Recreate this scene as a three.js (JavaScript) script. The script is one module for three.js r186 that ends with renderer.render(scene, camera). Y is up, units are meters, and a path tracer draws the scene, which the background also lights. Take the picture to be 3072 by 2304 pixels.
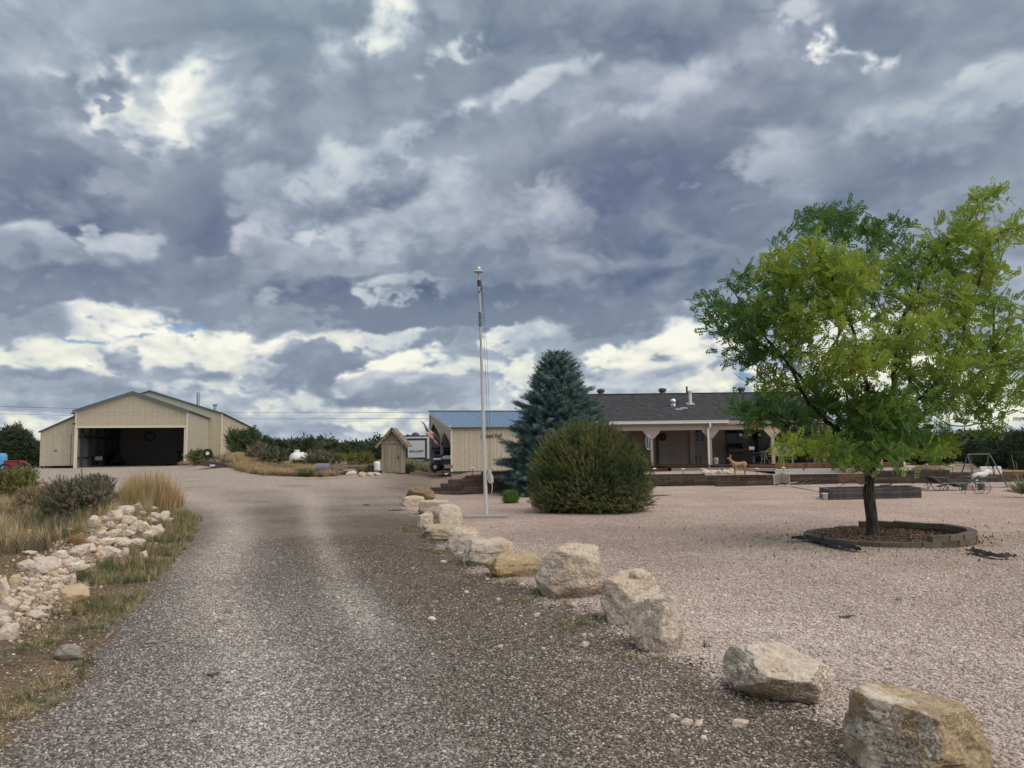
import * as THREE from 'three';
import { mergeGeometries, mergeVertices } from 'three/addons/utils/BufferGeometryUtils.js';
import { RoundedBoxGeometry } from 'three/addons/geometries/RoundedBoxGeometry.js';
import { TextGeometry } from 'three/addons/geometries/TextGeometry.js';
import { FontLoader } from 'three/addons/loaders/FontLoader.js';
import { MarchingCubes } from 'three/addons/objects/MarchingCubes.js';

// ---------------------------------------------------------------- camera, exposure, sun
const FOCAL = 2309, EYE = 1.6;                       // focal length in pixels of a 3072 x 2304 frame; eye height in metres
const scene = new THREE.Scene();
const camera = new THREE.PerspectiveCamera(THREE.MathUtils.radToDeg(2 * Math.atan(1152 / FOCAL)), 4 / 3, 0.1, 9000);
camera.position.set(0, EYE, 0);
camera.rotation.order = 'YXZ';
camera.rotation.set(Math.atan2(196, FOCAL), 0, THREE.MathUtils.degToRad(-0.7));
camera.updateMatrixWorld(true);
const renderer = new THREE.WebGLRenderer({ antialias: true });
renderer.toneMapping = THREE.LinearToneMapping;
renderer.toneMappingExposure = 2.15;
renderer.shadowMap.enabled = true;
const SUN_AZ = THREE.MathUtils.degToRad(118), SUN_EL = THREE.MathUtils.degToRad(54);
const sunDir = new THREE.Vector3(Math.sin(SUN_AZ) * Math.cos(SUN_EL), Math.sin(SUN_EL), -Math.cos(SUN_AZ) * Math.cos(SUN_EL));
const sun = new THREE.DirectionalLight(0xfff4e6, 1.25);
sun.name = 'sun';
sun.position.copy(sunDir).multiplyScalar(150);
sun.target.position.set(0, 0, -30);
sun.position.add(sun.target.position);
sun.castShadow = true;
sun.shadow.radius = 165;
sun.shadow.mapSize.set(4096, 4096);
Object.assign(sun.shadow.camera, { left: -60, right: 60, top: 60, bottom: -60, near: 1, far: 400 });
scene.add(sun, sun.target);

// ---------------------------------------------------------------- small maths
const { lerp, clamp, smoothstep: sst, degToRad: rad } = THREE.MathUtils;
const ss = (a, b, x) => sst(x, a, b);
const V = (x, y, z) => new THREE.Vector3(x, y, z);
function rng(seed) { let a = seed >>> 0; return () => { a = (a + 0x6d2b79f5) | 0; let t = Math.imul(a ^ (a >>> 15), 1 | a); t = (t + Math.imul(t ^ (t >>> 7), 61 | t)) ^ t; return ((t ^ (t >>> 14)) >>> 0) / 4294967296; }; }
const PERM = (() => { const r = rng(77), p = new Uint8Array(512), q = [...Array(256).keys()]; for (let i = 255; i > 0; i--) { const j = Math.floor(r() * (i + 1)); [q[i], q[j]] = [q[j], q[i]]; } for (let i = 0; i < 512; i++) p[i] = q[i & 255]; return p; })();
const GX = [], GY = [], GZ = [];
{ const r = rng(5); for (let i = 0; i < 256; i++) { const a = r() * 6.2832, z = r() * 2 - 1, s = Math.sqrt(1 - z * z); GX.push(Math.cos(a) * s); GY.push(Math.sin(a) * s); GZ.push(z); } }
function noise3(x, y, z) {
  const X = Math.floor(x), Y = Math.floor(y), Z = Math.floor(z), fx = x - X, fy = y - Y, fz = z - Z;
  const u = fx * fx * fx * (fx * (fx * 6 - 15) + 10), v = fy * fy * fy * (fy * (fy * 6 - 15) + 10), w = fz * fz * fz * (fz * (fz * 6 - 15) + 10);
  const g = (i, j, k) => { const h = PERM[PERM[PERM[(X + i) & 255] + ((Y + j) & 255)] + ((Z + k) & 255)]; return GX[h] * (fx - i) + GY[h] * (fy - j) + GZ[h] * (fz - k); };
  const a = g(0, 0, 0), b = g(1, 0, 0), c = g(0, 1, 0), d = g(1, 1, 0), e = g(0, 0, 1), f = g(1, 0, 1), h = g(0, 1, 1), i = g(1, 1, 1);
  const p = a + u * (b - a), q = c + u * (d - c), r = e + u * (f - e), s = h + u * (i - h), m = p + v * (q - p), n = r + v * (s - r);
  return (m + w * (n - m)) * 1.5;
}
const G2X = [], G2Y = [];
for (let i = 0; i < 256; i++) { G2X.push(Math.cos(i * 2.399963)); G2Y.push(Math.sin(i * 2.399963)); }
function noise2(x, y) {
  const X = Math.floor(x), Y = Math.floor(y), fx = x - X, fy = y - Y;
  const u = fx * fx * fx * (fx * (fx * 6 - 15) + 10), v = fy * fy * fy * (fy * (fy * 6 - 15) + 10);
  const A = PERM[X & 255], B = PERM[(X + 1) & 255], y0 = Y & 255, y1 = (Y + 1) & 255;
  const h0 = PERM[A + y0], h1 = PERM[B + y0], h2 = PERM[A + y1], h3 = PERM[B + y1];
  const a = G2X[h0] * fx + G2Y[h0] * fy, b = G2X[h1] * (fx - 1) + G2Y[h1] * fy, c = G2X[h2] * fx + G2Y[h2] * (fy - 1), d = G2X[h3] * (fx - 1) + G2Y[h3] * (fy - 1);
  const p = a + u * (b - a), q = c + u * (d - c);
  return (p + v * (q - p)) * 1.4;
}
function fbm2(x, y, n, gain = 0.5) { let s = 0, a = 1, t = 0; for (let i = 0; i < n; i++) { s += a * noise2(x, y); t += a; a *= gain; const nx = x * 1.6 + y * 1.2 + 17.3; y = y * 1.6 - x * 1.2 + 5.1; x = nx; } return s / t; }
function fbm3(x, y, z, n, gain = 0.5) { let s = 0, a = 1, t = 0; for (let i = 0; i < n; i++) { s += a * noise3(x, y, z); t += a; a *= gain; x = x * 2.03 + 11.7; y = y * 2.03 + 3.1; z = z * 2.03 + 7.9; } return s / t; }
const toLin = (c) => { c /= 255; return c <= 0.04045 ? c / 12.92 : Math.pow((c + 0.055) / 1.055, 2.4); };
const lin = (r, g, b) => new THREE.Color().setRGB(r, g, b);
const srgb = (r, g, b) => new THREE.Color().setRGB(toLin(r), toLin(g), toLin(b));

// A sighting line of the survey: the direction of frame point (u, v), and the point on it at distance d ahead.
const sight = (u, v) => V((u - 1536) / FOCAL, (1152 - v) / FOCAL, -1).applyQuaternion(camera.quaternion);
function at(u, v, d) { const s = sight(u, v); return s.multiplyScalar(d / -s.z).add(camera.position); }

// ---------------------------------------------------------------- sky: broken stratocumulus, brighter towards the veiled sun and low over the horizon
{
  const W = 4096, H = 2048, data = new Float32Array(W * H * 4), R = rng(9);
  // cloud masses: frame point, half sizes, tilt in degrees, brightness 0..1, softness of the edge, opacity
  const masses = [
    [90, 110, 260, 150, -10, 0.56, 1.2, 0.9], [820, 90, 420, 120, 4, 0.34, 0.9, 0.9], [380, 180, 260, 90, -10, 0.4, 1, 0.8], [120, 330, 300, 110, 0, 0.38, 1, 0.8],
    [560, 320, 330, 230, 0, 0.72, 1.4, 0.95], [510, 330, 200, 130, 20, 0.84, 1.0, 0.9], [600, 215, 105, 55, -12, 1, 0.6, 1], [592, 300, 52, 105, 8, 1, 0.5, 1], [575, 400, 50, 55, 20, 0.86, 0.7, 0.9],
    [300, 210, 70, 50, 30, 0.86, 0.6, 1], [405, 190, 60, 40, -40, 0.9, 0.5, 1], [440, 232, 55, 22, -30, 0.92, 0.5, 1], [305, 282, 50, 35, -20, 0.88, 0.5, 1], [330, 250, 60, 20, 10, 0.42, 0.5, 0.9], [250, 430, 22, 36, 10, 0.84, 0.6, 1],
    [1000, 250, 130, 150, 0, 0.62, 1, 0.9], [1190, 60, 150, 110, 20, 0.93, 0.8, 1], [1130, 130, 120, 80, -20, 0.86, 0.7, 1], [1080, 170, 50, 40, 0, 0.5, 0.5, 0.8], [1320, 195, 60, 55, 0, 0.88, 0.7, 0.9], [1420, 170, 90, 60, -30, 0.74, 0.8, 0.9], [1330, 60, 90, 70, 0, 0.5, 0.9, 0.9],
    [1100, 310, 200, 80, 0, 0.4, 0.9, 0.8], [1200, 470, 360, 50, -22, 0.66, 0.8, 0.9], [1490, 340, 140, 38, -22, 0.88, 0.7, 0.95], [1650, 255, 110, 36, -30, 0.72, 0.8, 0.9], [1060, 500, 80, 60, -20, 0.7, 0.7, 0.9], [1030, 560, 70, 60, 0, 0.6, 0.9, 0.8],
    [1555, 85, 115, 130, 10, 0.3, 0.7, 0.95], [1900, 95, 330, 130, 14, 0.26, 0.9, 0.95], [1900, 260, 260, 60, -12, 0.5, 1, 0.8], [2000, 290, 180, 50, -14, 0.6, 1, 0.8], [2250, 160, 220, 90, -24, 0.55, 1, 0.8], [2420, 40, 130, 60, 0, 0.72, 0.9, 0.9],
    [2640, 90, 140, 90, 0, 0.29, 0.6, 0.95], [2500, 128, 45, 50, 20, 0.98, 0.5, 1], [2570, 180, 70, 24, 24, 0.85, 0.6, 0.9], [2640, 190, 30, 42, 35, 0.97, 0.5, 1], [2685, 188, 22, 44, 30, 0.97, 0.5, 1], [2540, 270, 330, 70, -16, 0.38, 0.8, 0.9], [2980, 255, 200, 80, -20, 0.62, 1, 0.9], [2760, 330, 260, 70, -20, 0.5, 1, 0.9], [3010, 120, 90, 80, 0, 0.36, 1, 0.8],
    [1980, 510, 460, 160, -8, 0.18, 1.3, 0.92], [2270, 380, 260, 60, -14, 0.28, 0.8, 0.9], [2310, 470, 170, 90, -4, 0.55, 1.1, 0.9], [2700, 520, 380, 130, -10, 0.26, 1, 0.9], [2500, 640, 420, 90, -6, 0.24, 1, 0.9], [2900, 430, 240, 60, -14, 0.42, 1, 0.8],
    [110, 540, 330, 170, 8, 0.24, 0.9, 0.95], [420, 480, 260, 60, 10, 0.42, 1, 0.8], [620, 680, 240, 200, -20, 0.17, 1.4, 0.9], [820, 520, 210, 90, -20, 0.27, 0.9, 0.8], [160, 680, 220, 60, 0, 0.15, 0.8, 0.9],
    [340, 740, 130, 80, 4, 0.62, 0.5, 0.95], [225, 705, 40, 55, 20, 0.66, 0.5, 0.9], [60, 770, 110, 70, 0, 0.58, 0.6, 0.9], [760, 600, 110, 50, -14, 0.48, 0.9, 0.8], [900, 760, 200, 110, -14, 0.46, 0.6, 0.9], [800, 700, 130, 60, -30, 0.56, 0.5, 0.8],
    [1180, 600, 260, 60, -10, 0.24, 0.9, 0.9], [1420, 640, 330, 90, -2, 0.5, 0.6, 0.9], [1640, 620, 90, 50, 10, 0.56, 0.6, 0.9], [1130, 660, 120, 60, -6, 0.56, 0.7, 0.9], [1420, 540, 130, 40, 10, 0.52, 0.9, 0.8], [1900, 690, 330, 90, -8, 0.22, 0.8, 0.9],
    [1700, 730, 170, 60, 0, 0.46, 0.7, 0.85], [2000, 790, 200, 70, -8, 0.4, 0.8, 0.8], [200, 880, 360, 110, 4, 0.22, 0.7, 0.95], [130, 830, 160, 50, 0, 0.46, 0.7, 0.8],
    [1180, 920, 520, 85, 3, 0.09, 0.55, 1], [1700, 870, 420, 110, -6, 0.13, 0.6, 0.95], [2080, 850, 230, 70, -16, 0.2, 0.8, 0.9], [1500, 790, 240, 50, -4, 0.34, 0.9, 0.8], [1225, 850, 120, 42, 4, 0.62, 0.7, 0.9], [1230, 870, 80, 14, 6, 0.3, 0.7, 0.8],
    [640, 860, 200, 90, -20, 0.32, 0.5, 0.9], [560, 960, 150, 60, 0, 0.36, 0.5, 0.95], [830, 950, 70, 70, 40, 0.44, 0.45, 0.95], [700, 930, 120, 50, 0, 0.4, 0.5, 0.8], [330, 975, 220, 34, -2, 0.8, 0.7, 0.95], [60, 975, 120, 20, 0, 0.45, 0.6, 0.8],
    // the bright band of distant cumulus
    [420, 1060, 560, 66, 0, 0.93, 0.6, 1], [150, 1050, 180, 60, 0, 0.86, 0.7, 0.9], [640, 1040, 160, 44, 0, 0.97, 0.5, 1], [240, 1120, 130, 26, 6, 0.92, 0.6, 1], [320, 1085, 90, 40, 30, 0.42, 0.6, 0.9], [100, 1135, 200, 30, 0, 0.38, 0.7, 0.9], [300, 1180, 260, 40, 0, 0.44, 0.8, 0.9], [500, 1120, 110, 34, 0, 0.52, 0.7, 0.8], [640, 1125, 70, 22, -10, 0.4, 0.6, 0.9], [560, 1165, 220, 22, 0, 0.84, 0.9, 0.7],
    [830, 1070, 130, 30, -10, 0.74, 0.6, 0.9], [1010, 1125, 190, 62, 0, 0.3, 0.6, 0.95], [950, 1060, 140, 26, -4, 0.34, 0.6, 0.9], [1180, 1020, 200, 36, 4, 0.76, 0.6, 0.95], [1330, 1030, 90, 34, -8, 0.33, 0.5, 0.9], [1540, 1015, 110, 24, -8, 0.9, 0.6, 0.95], [1230, 1105, 170, 40, -6, 0.93, 0.55, 1], [1400, 1120, 130, 36, -6, 0.86, 0.6, 0.9], [1540, 1110, 90, 60, -30, 0.9, 0.5, 0.95], [1150, 1180, 260, 40, 0, 0.4, 0.7, 0.9], [1070, 1205, 110, 26, 0, 0.3, 0.7, 0.8], [900, 1200, 160, 30, 0, 0.86, 0.9, 0.8],
    [1670, 1040, 140, 56, 0, 0.55, 0.5, 0.95], [1790, 1000, 90, 30, -10, 0.45, 0.6, 0.9], [1980, 1010, 260, 46, -12, 0.96, 0.6, 1], [2080, 1060, 200, 40, -8, 0.88, 0.7, 0.9], [1920, 1130, 200, 50, 0, 0.72, 0.8, 0.9], [2120, 1130, 120, 40, -10, 0.86, 0.6, 0.9], [1980, 1100, 80, 22, -10, 0.55, 0.7, 0.8],
    [200, 1255, 380, 22, 0, 0.84, 0.9, 0.8], [120, 1225, 260, 18, 0, 0.46, 0.8, 0.8], [900, 1290, 240, 36, -8, 0.5, 0.8, 0.9], [1140, 1260, 130, 34, 0, 0.9, 0.9, 0.9], [1000, 1240, 160, 18, 0, 0.58, 0.8, 0.8], [2560, 980, 340, 60, -6, 0.9, 0.8, 0.9], [2700, 1150, 420, 90, 0, 0.92, 0.9, 0.9], [2900, 980, 240, 50, 0, 0.6, 0.8, 0.9], [3000, 1270, 200, 40, 0, 0.8, 0.8, 0.9], [2960, 860, 260, 60, -6, 0.4, 0.9, 0.9],
  ].map(([u, v, ru, rv, turn, t, soft, op]) => { if (t > 0.78 && v < 700) soft += 0.75; const s = sight(u, v), c = rad(turn); return { a: s.x / -s.z, b: s.y / -s.z, ra: ru / FOCAL, rb: rv / FOCAL, c: Math.cos(c), s: Math.sin(c), t, soft, op }; });
  const gaps = [[215, 1008, 70, 10], [395, 1012, 60, 9], [560, 1000, 55, 12], [2230, 1120, 40, 14]].map(([u, v, ru, rv]) => { const s = sight(u, v); return { a: s.x / -s.z, b: s.y / -s.z, ra: ru / FOCAL, rb: rv / FOCAL }; });
  const ramp = [[-0.3, 70, 86, 112], [0, 88, 104, 129], [0.12, 106, 120, 144], [0.3, 135, 147, 164], [0.5, 163, 174, 189], [0.7, 200, 207, 214], [0.85, 228, 230, 226], [1, 250, 249, 242]].map(([t, r, g, b]) => [t, toLin(r), toLin(g), toLin(b)]);
  const EXP = renderer.toneMappingExposure;
  for (let row = H / 2 - 8; row < H; row++) {
    const up = ((row + 0.5) / H - 0.5) * Math.PI, y = Math.max(0.0005, Math.sin(up)), cu = Math.cos(up);
    for (let col = 0; col < W; col++) {
      const round = ((col + 0.5) / W - 0.5) * 2 * Math.PI, x = Math.cos(round) * cu, z = Math.sin(round) * cu;
      const k = 2.1 / (y + 0.42), px = x * k, pz = z * k;
      const w1 = fbm2(px * 1.3 + 3.7, pz * 1.3 - 1.2, 4), w2 = fbm2(px * 1.3 - 9.1, pz * 1.3 + 6.4, 4);
      const big = fbm2(px * 0.7 + w1 * 0.3 + 20, pz * 0.7 + w2 * 0.3, 5);
      let fine = 0, wisp = fbm2(px * 7 + w2 * 0.8 + 40, pz * 7 + w1 * 0.8, 5, 0.6);
      { let fx = px * 2.6 + w1 * 0.5, fz = pz * 2.6 + w2 * 0.5, am = 0.5; for (let n = 0; n < 6; n++) { fine += am * (1 - 2.6 * Math.abs(noise2(fx, fz))); am *= 0.52; const nx = fx * 1.6 + fz * 1.2 + 7.7; fz = fz * 1.6 - fx * 1.2 + 3.1; fx = nx; } fine = -fine * 0.55 + 0.06; }   // billows
      const low = 1 - ss(0.02, 0.24, y);
      let t = 0.37 + big * 0.55 + fine * 0.14 + low * (0.26 + big * 0.3);
      let blue = 0;
      if (z < -0.2) {
        const fade = Math.min(1 - ss(0.76, 1.05, Math.abs(x / z)), 1 - ss(0.64, 0.9, y / -z));
        if (fade > 0) {
          const e = 0.03 + 0.06 * ss(0, 0.3, y), a = x / -z + w1 * e + wisp * e * 0.5, b = y / -z + (w2 * e + wisp * e * 0.5) * (0.5 + 0.5 * ss(0, 0.25, y));
          let q = 0.42 + low * 0.24 + big * 0.1;
          for (const m of masses) {
            const da = a - m.a, db = b - m.b;
            if (Math.abs(da) > (m.ra + m.rb) * 1.6 || Math.abs(db) > (m.ra + m.rb) * 1.6) continue;
            const ua = (da * m.c - db * m.s) / m.ra, ub = (da * m.s + db * m.c) / m.rb, r = Math.sqrt(ua * ua + ub * ub);
            const g = 1.5 - r + fine * 1.5 + wisp * 0.8 + w2 * 0.5;
            if (g <= 0) continue;
            const f = Math.min(1, g / (m.soft * 0.95)), cover = f * f * (3 - 2 * f) * m.op;
            q += (m.t + ub * 0.05 - q) * cover;
          }
          q += 0.13 * fbm2((a * 0.93 + b * 0.37) * 2.4 + 5, (b * 0.93 - a * 0.37) * 10, 4) * ss(0.12, 0.24, y);   // long slanting banks
          for (const g of gaps) { const r = ((a - g.a) / g.ra) ** 2 + ((b - g.b) / g.rb) ** 2; blue = Math.max(blue, (1 - ss(0.4, 1.5, r + fine)) * fade); }
          t = lerp(t, q + (fine * 0.36 + wisp * 0.17) * (0.75 + 0.45 * low), fade);
        }
      }
      const glow = x * sunDir.x + y * sunDir.y + z * sunDir.z;
      t += 0.16 * ss(0.75, 1, glow) * (0.6 + fine);
      t = clamp(0.45 + (t - 0.45) * 1.13, -0.29, 1);
      const lowLift = 1 - ss(0.165, 0.235, y); if (lowLift > 0 && t < 0.4) t = lerp(t, 0.4 - 0.2 * (1 - Math.exp((t - 0.4) / 0.2)), lowLift);   // dark cloud tones near the horizon are softly lifted
      let i = 1; while (t > ramp[i][0]) i++;
      const f = (t - ramp[i - 1][0]) / (ramp[i][0] - ramp[i - 1][0]), warm = low * ss(0.55, 0.95, t), pink = 0.035 * noise2(px * 0.9 + 50, pz * 0.9) * (1 - low);
      const c = [0, 1, 2].map((n) => lerp(ramp[i - 1][n + 1], ramp[i][n + 1], f));
      c[0] *= 1 + pink; c[1] *= 1 - pink * 0.6; c[2] *= 1 - 0.1 * warm;
      const o = (row * W + col) * 4, gap = [toLin(126), toLin(163), toLin(200)];
      for (let n = 0; n < 3; n++) data[o + n] = lerp(c[n], gap[n], blue * 0.85) / EXP;
      data[o + 3] = 1;
    }
  }
  for (let row = 0; row < H / 2 - 8; row++) for (let col = 0; col < W; col++) { const o = (row * W + col) * 4; data[o] = 0.12; data[o + 1] = 0.115; data[o + 2] = 0.105; data[o + 3] = 1; }
  const t = new THREE.DataTexture(data, W, H, THREE.RGBAFormat, THREE.FloatType);
  t.mapping = THREE.EquirectangularReflectionMapping;
  t.magFilter = t.minFilter = THREE.LinearFilter;
  t.needsUpdate = true;
  scene.background = t;
  scene.environment = t;
}
// ---------------------------------------------------------------- building helpers
const used = new Map();
function numbered(name) { const n = used.get(name) ?? 0; used.set(name, n + 1); return n ? name + '_' + String(n).padStart(3, '0') : name; }
function tag(o, label, category, group) { o.userData.label = label; o.userData.category = category; if (group) o.userData.group = group; return o; }
function thing(name, label, category, pos = [0, 0, 0], turn = 0, group) {
  const o = new THREE.Group(); o.name = numbered(name); scene.add(o);
  if (pos.isVector3) o.position.copy(pos); else o.position.set(...pos);
  o.rotation.y = turn;
  return tag(o, label, category, group);
}
function part(name, geo, mat, parent) {
  const g = Array.isArray(geo) ? merge(geo) : geo, m = new THREE.Mesh(g, mat);
  m.name = name; parent.add(m); return m;
}
function solo(name, geo, mat, label, category, group) { const m = part(numbered(name), geo, mat, scene); return tag(m, label, category, group); }
function structure(name, geo, mat) { const m = part(name, geo, mat, scene); m.userData.kind = 'structure'; return m; }
function merge(list) {
  const gs = list.map((g) => { const n = g.index ? g.toNonIndexed() : g; if (!n.attributes.uv) n.setAttribute('uv', new THREE.BufferAttribute(new Float32Array(n.attributes.position.count * 2), 2)); for (const k of Object.keys(n.attributes)) if (!['position', 'normal', 'uv'].includes(k)) n.deleteAttribute(k); return n; });
  return gs.length > 1 ? mergeGeometries(gs) : gs[0];
}
function box(w, h, d, x = 0, y = 0, z = 0, ry = 0, rz = 0, rx = 0) { const g = new THREE.BoxGeometry(w, h, d); if (rx) g.rotateX(rx); if (rz) g.rotateZ(rz); if (ry) g.rotateY(ry); return g.translate(x, y, z); }
function rbox(w, h, d, x = 0, y = 0, z = 0, r = 0.01, seg = 2) { return new RoundedBoxGeometry(w, h, d, seg, Math.min(r, w / 2.1, h / 2.1, d / 2.1)).translate(x, y, z); }
function cyl(r1, r2, h, x = 0, y = 0, z = 0, seg = 14) { return new THREE.CylinderGeometry(r1, r2, h, seg).translate(x, y, z); }
const UP = V(0, 1, 0);
function bar(p, q, r1, r2 = r1, seg = 7) { const a = V(...p), b = V(...q), d = b.clone().sub(a), g = new THREE.CylinderGeometry(r2, r1, d.length(), seg); g.applyQuaternion(new THREE.Quaternion().setFromUnitVectors(UP, d.clone().normalize())); const m = a.add(b).multiplyScalar(0.5); return g.translate(m.x, m.y, m.z); }
function beam(p, q, w, h) { const a = V(...p), b = V(...q), d = b.clone().sub(a), g = new THREE.BoxGeometry(w, d.length(), h); g.applyQuaternion(new THREE.Quaternion().setFromUnitVectors(UP, d.clone().normalize())); const m = a.add(b).multiplyScalar(0.5); return g.translate(m.x, m.y, m.z); }
function wire(pts, r, seg = 24, sides = 6) { return new THREE.TubeGeometry(new THREE.CatmullRomCurve3(pts.map((p) => (p.isVector3 ? p : V(...p)))), seg, r, sides); }
function prism(pts, depth, bevel = 0) { const s = new THREE.Shape(pts.map(([x, y]) => new THREE.Vector2(x, y))); return new THREE.ExtrudeGeometry(s, { depth, bevelEnabled: bevel > 0, bevelThickness: bevel, bevelSize: bevel, bevelSegments: 2, steps: 1 }); }
// tapered limb through points with a radius at each
function limb(pts, radii, sides = 6) {
  const pos = [], idx = [], uv = [], n = pts.length; let len = 0, ref = V(0.31, 0.2, 0.93);
  for (let i = 0; i < n; i++) {
    const t = pts[Math.min(n - 1, i + 1)].clone().sub(pts[Math.max(0, i - 1)]).normalize(), b = t.clone().cross(ref).normalize(), c = b.clone().cross(t);
    if (i) len += pts[i].distanceTo(pts[i - 1]);
    for (let k = 0; k <= sides; k++) { const a = (k / sides) * Math.PI * 2, p = pts[i].clone().addScaledVector(b, Math.cos(a) * radii[i]).addScaledVector(c, Math.sin(a) * radii[i]); pos.push(p.x, p.y, p.z); uv.push(k / sides, len); }
  }
  for (let i = 0; i < n - 1; i++) for (let k = 0; k < sides; k++) { const a = i * (sides + 1) + k, b = a + sides + 1; idx.push(a, a + 1, b, b, a + 1, b + 1); }
  const g = new THREE.BufferGeometry(); g.setAttribute('position', new THREE.Float32BufferAttribute(pos, 3)); g.setAttribute('uv', new THREE.Float32BufferAttribute(uv, 2)); g.setIndex(idx); g.computeVertexNormals(); return g;
}
function tris(list) { const g = new THREE.BufferGeometry(); g.setAttribute('position', new THREE.Float32BufferAttribute(list, 3)); g.setAttribute('uv', new THREE.Float32BufferAttribute(new Float32Array(list.length / 3 * 2), 2)); g.computeVertexNormals(); return g; }
// many copies of one small shape: list of { p, q | e, s, c }
const M4 = new THREE.Matrix4(), Q4 = new THREE.Quaternion(), E4 = new THREE.Euler();
function copies(name, geo, mat, list, parent, kind = 'stuff') {
  const m = new THREE.InstancedMesh(geo, mat, list.length), s = V(1, 1, 1);
  list.forEach((i, n) => { if (i.q) Q4.copy(i.q); else Q4.setFromEuler(E4.set(...(i.e ?? [0, 0, 0]))); if (i.s?.isVector3) s.copy(i.s); else s.setScalar(i.s ?? 1); m.setMatrixAt(n, M4.compose(i.p, Q4, s)); if (i.c) m.setColorAt(n, i.c); });
  m.name = name; parent.add(m); if (kind) m.userData.kind = kind; return m;
}
const mat = (c, rough = 0.8, metal = 0, extra = {}) => new THREE.MeshStandardMaterial({ color: c, roughness: rough, metalness: metal, ...extra });
const leafMat = (extra = {}) => new THREE.MeshPhysicalMaterial({ color: 0xffffff, roughness: 0.85, side: THREE.DoubleSide, transmission: 0.28, thickness: 0, specularIntensity: 0.3, ...extra });
function texture(w, h, fn, srgbMap = true, tile = 1) {
  const d = new Uint8Array(w * h * 4);
  for (let y = 0; y < h; y++) for (let x = 0; x < w; x++) { const c = fn(x, y), o = (y * w + x) * 4; if (Array.isArray(c)) { d[o] = c[0]; d[o + 1] = c[1]; d[o + 2] = c[2]; } else d[o] = d[o + 1] = d[o + 2] = c; d[o + 3] = 255; }
  const t = new THREE.DataTexture(d, w, h); t.magFilter = THREE.LinearFilter; t.minFilter = THREE.LinearMipmapLinearFilter; t.generateMipmaps = true; t.wrapS = t.wrapT = THREE.RepeatWrapping; if (srgbMap) t.colorSpace = THREE.SRGBColorSpace; t.repeat.set(1 / tile, 1 / tile); t.needsUpdate = true; return t;
}
// wrapping value noise for tiling textures
function tileNoise(n, seed) { const r = rng(seed), g = Float32Array.from({ length: n * n }, () => r()); return (x, y) => { x *= n; y *= n; const X = Math.floor(x), Y = Math.floor(y), fx = x - X, fy = y - Y, u = fx * fx * (3 - 2 * fx), v = fy * fy * (3 - 2 * fy), q = (i, j) => g[(((Y + j) % n + n) % n) * n + (((X + i) % n + n) % n)]; return lerp(lerp(q(0, 0), q(1, 0), u), lerp(q(0, 1), q(1, 1), u), v); }; }

// ---------------------------------------------------------------- lie of the land (metres; ahead is -z)
const table = (rows) => (d) => { if (d <= rows[0][0]) return rows[0][1]; for (let i = 1; i < rows.length; i++) if (d <= rows[i][0]) return lerp(rows[i - 1][1], rows[i][1], (d - rows[i - 1][0]) / (rows[i][0] - rows[i - 1][0])); return rows[rows.length - 1][1]; };
const driveLeft = table([[0, -1.6], [3.9, -2.5], [6.7, -3.55], [10.5, -4.85], [14.7, -6.2], [18.3, -7.5], [24, -10.6], [30, -16], [34, -26], [40, -34], [95, -60]]);
const driveRight = table([[0, 0.7], [3.9, 0.45], [6.7, 0.2], [10.5, -1.0], [14.7, -2.2], [18.3, -3.1], [24, -3.6], [30, -3.35], [95, -3]]);
const stoneLine = table([[0, 3.3], [3.6, 2.3], [4.9, 1.65], [6.2, 1.12], [7.2, 0.95], [8.3, 0.6], [9.7, 0.05], [11, -0.45], [13, -1.0], [15.7, -1.4], [18.5, -1.9], [21, -2.9], [23.7, -3.0], [30, -3.3], [95, -8]]);
const apronEnd = table([[-0.9, 70], [-0.47, 66], [-0.42, 57], [-0.38, 50], [-0.32, 42], [-0.24, 39.5], [-0.185, 45], [-0.155, 56], [-0.12, 66]]);
function baseHeight(x, d) {
  const a = x / Math.max(d, 1), w = ss(-0.17, -0.06, a);
  let h = lerp(0.6 * ss(20, 60, d), -0.005 * Math.min(d, 60), w);
  h += 0.75 * Math.exp(-(((a + 0.355) / 0.05) ** 2)) * ss(44, 56, d) * (1 - ss(70, 90, d));
  const e = driveLeft(d) - x; h += 0.3 * ss(0.6, 1.6, e) * (1 - ss(2.6, 5, e)) * ss(4, 7, d) * (1 - ss(17, 20, d)) * (0.8 + 0.6 * noise2(x * 0.7, d * 0.7));
  h += 0.02 * noise2(x * 0.5, d * 0.5) * ss(2, 8, d) + (e > 0 ? 0.05 * noise2(x * 1.3, d * 1.3) : 0);
  h -= 0.03 * (Math.exp(-(((x - lerp(driveLeft(d), driveRight(d), 0.3)) / 0.45) ** 2)) + Math.exp(-(((x - lerp(driveLeft(d), driveRight(d), 0.8)) / 0.4) ** 2))) * (1 - ss(16, 22, d));
  return h;
}
const terraceFront = table([[-0.108, 30], [-0.0, 32.2], [0.04, 32.6], [0.13, 36], [0.7, 36]]);
function terraceHeight(x, d) {
  const a = x / d; if (a < -0.118 || a > 0.9 || d < terraceFront(a)) return -9;
  const near = lerp(0.6, 0.29, ss(0, 0.13, a)), far = lerp(lerp(0.36, 0.23, ss(0, 0.13, a)), 0.03, ss(0.29, 0.34, a));
  const top = lerp(near, far, ss(terraceFront(a), 43, d)), b = baseHeight(x, d);
  return lerp(b - 0.03, top, ss(-0.114, -0.05, a));
}
const height = (x, d) => Math.max(baseHeight(x, d), terraceHeight(x, d));
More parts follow.
